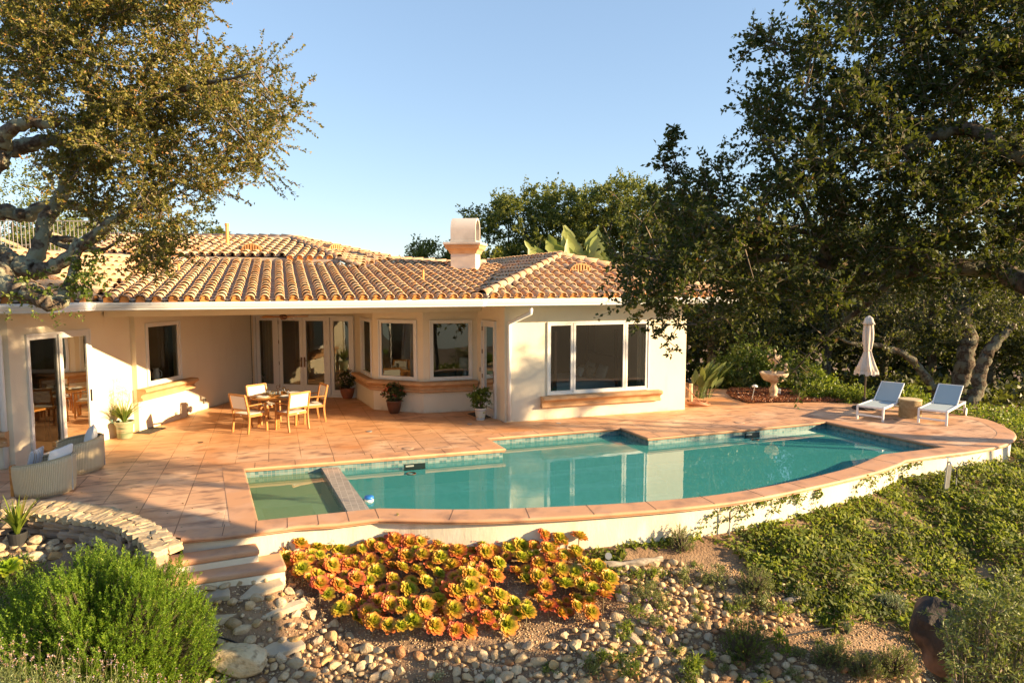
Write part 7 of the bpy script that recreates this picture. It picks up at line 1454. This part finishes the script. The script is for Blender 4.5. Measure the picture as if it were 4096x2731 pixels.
# rooms: bed, bench, lamp, dining set, pitcher
rzr = math.atan2(U.y, U.x); bc = R0 + U * 3.0 - Nn * 2.6; t = thing('bed', 'bed with pale grey covers seen through the bedroom window', 'bed', (bc.x, bc.y, 0), rzr); m = MB(); m.box((0, 0, .25), (1.9, 1.9, .2)); local(t, m, 'base', M_BRONZE); M_BED = pmat('bed_linen', (.55, .58, .56), .9, bump=(4, .8, .05)); m = MB(); m.box((0, 0, .5), (1.95, 1.95, .32)); local(t, m, 'covers', M_BED, bevel=.09, seg=4, autosmooth=60)
for x in (-.95, .95):
    for y in (-.95, .95): m = MB(); m.box((x, y, 1.05), (.07, .07, 2.1)); local(t, m, 'bedpost', M_BRONZE)
m = MB(); m.box((1.02, 0, .8), (.06, 1.9, 1.0)); local(t, m, 'headboard', pmat('headboard', (.2, .15, .1), .8))
for i, (x, y, s, mt) in enumerate([(.72, -.5, .6, M_BED), (.72, .35, .6, M_BED), (.42, -.35, .48, pmat('patterned_cushion', (.24, .22, .16), .9, c2=(.4, .36, .28), nscale=12)), (.40, .2, .45, M_CURT), (.2, -.1, .36, M_BED)]): pillow('pillow', '', (x, y, .82), (s * .8, s, .2), (0, R(-68), 0), mt, parent=t)
bb = R0 + U * 1.1 - Nn * 1.0; t = thing('bench', 'white cushioned bench inside the bedroom window', 'bench', (bb.x, bb.y, 0), rzr); m = MB(); m.box((0, 0, .42), (.9, .45, .12)); local(t, m, 'cushion', M_CUSH, bevel=.03); 
for x in (-.4, .4):
    for y in (-.18, .18): m = MB(); m.box((x, y, .18), (.04, .04, .36)); local(t, m, 'leg', M_BRONZE)
lp = (B2 + B3) / 2 + Vector((.35, .7)); t = thing('table_lamp', 'table lamp with white shade behind the right bay window', 'lamp', (lp.x, lp.y, .75)); m = MB(); m.lathe([(.07, 0), (.10, .12), (.05, .30), (.015, .34)], n=18); local(t, m, 'base', M_GALV, smooth=True); m = MB(); m.lathe([(.19, .34), (.17, .64)], n=24); local(t, m, 'lamp_shade', pmat('lamp_cloth', (.7, .68, .6), .8), smooth=True)
t = thing('console_table', 'dark console table behind the bay windows', 'table', (lp.x - .5, lp.y - .1, 0), R(-10)); m = MB(); m.box((0, 0, .73), (2.6, .45, .04)); local(t, m, 'top', M_BRONZE); 
for x in (-1.2, 1.2): m = MB(); m.box((x, 0, .355), (.05, .4, .71)); local(t, m, 'leg', M_BRONZE)
dt = C1 + tw * 1.2 - nw * 1.6; t = thing('indoor_table', 'dark dining table with a white chair behind the sliding door', 'table', (dt.x, dt.y, 0), -R(8)); m = MB(); m.box((0, 0, .74), (1.0, 2.0, .04)); local(t, m, 'top', M_TEAK); 
for x in (-.4, .4):
    for y in (-.85, .85): m = MB(); m.box((x, y, .36), (.07, .07, .72)); local(t, m, 'leg', M_BRONZE)
t = thing('indoor_chair', 'white upholstered dining chair behind the sliding door', 'chair', (dt.x + .7, dt.y - .45, 0), -R(8)); m = MB(); m.box((0, 0, .45), (.48, .5, .09)); local(t, m, 'seat', M_CUSH, bevel=.02); m = MB(); m.box((.22, 0, .78), (.06, .5, .5)); local(t, m, 'backrest', M_CUSH, bevel=.02)
for x in (-.2, .2):
    for y in (-.2, .2): m = MB(); m.box((x, y, .2), (.04, .04, .4)); local(t, m, 'leg', M_BRONZE)
pq = atw(C1, tw, nw, lerp(wq[0], wq[1], .52), 1.03, -.12); t = thing('pitcher', 'white pitcher standing inside the left wing window', 'pitcher', tuple(pq)); m = MB(); m.lathe([(.07, 0), (.09, .08), (.085, .2), (.06, .27), (.075, .33), (.065, .33)], n=18); local(t, m, 'body', M_PLATE, smooth=True); m = MB(); m.tube([(.08, 0, .08), (.14, 0, .14), (.14, 0, .24), (.065, 0, .29)], .012, 6); local(t, m, 'handle', M_PLATE, smooth=True)
# roof terrace with railing and wooden loungers at the far left
M_RAIL = pmat('grey_rail', (.30, .27, .25), .5); Yt = 20.6; a_ = V(-120, 1000, Yt); b_ = V(495, 1000, Yt + .5); t = thing('roof_terrace', 'white edged roof terrace above the tiles at the far left', 'terrace', (a_.x, Yt, 3.9))
m = MB(); m.prism([(a_.x, Yt - .02), (b_.x, Yt + .48), (b_.x - .3, Yt + 5), (a_.x - .5, Yt + 5)], 3.7, 4.32); m.build('terrace_slab', M_WALL, t); m = MB(); m.sweep([(.02, -.16), (-.06, -.16), (-.09, -.05), (-.09, .0), (.02, .0)], [(V(165, 1000, Yt + .23).x, Yt + .23), (b_.x, Yt + .48), (b_.x - .3, Yt + 5)], z=4.30); m.build('terrace_gutter', M_WHITE, t)
rl = thing('railing', 'grey metal picket railing of the roof terrace behind the oak limbs', 'railing', (a_.x, Yt, 4.3)); L_ = (b_ - a_).length; nb = int(L_ / .115)
m = MB()
for z in (5.32, 4.42): m.bar((a_.x, Yt + .1, z), (b_.x - .05, Yt + .55, z), .035, .03)
m.build('rails', M_RAIL, rl)
pk = None
for k in range(nb + 1):
    p = lerp(Vector((a_.x, Yt + .1, 0)), Vector((b_.x - .05, Yt + .55, 0)), k / nb); big = k % 14 == 3; m = MB(); w_ = .055 if big else .016; m.box((p.x, p.y, 4.86 if not big else 4.85), (w_, w_, .92 if not big else 1.06)); m.build('post' if big else 'picket', M_RAIL, rl)
for i, (sx_, lb) in enumerate(((60, 'pale wooden deck chair on the roof terrace behind the rail, left one'), (330, 'pale wooden deck chair on the roof terrace behind the rail, right one'))):
    p = V(sx_, 1000, Yt + 1.6); t = thing('deck_chair', lb, 'deck chair', (p.x, p.y, 4.32), .3); M_PW = pmat('pale_wood%d' % i, (.62, .44, .22), .7)
    m = MB(); m.bar((-.8, 0, .7), (.6, 0, .12), .6, .05, up=(0, 0, 1)); local(t, m, 'backrest', M_PW); m = MB(); m.bar((.1, 0, .3), (1.0, 0, .42), .6, .05); local(t, m, 'seat', M_PW)
    for x in (-.5, .8): m = MB(); m.box((x, 0, .15), (.06, .6, .3)); local(t, m, 'leg', M_PW)
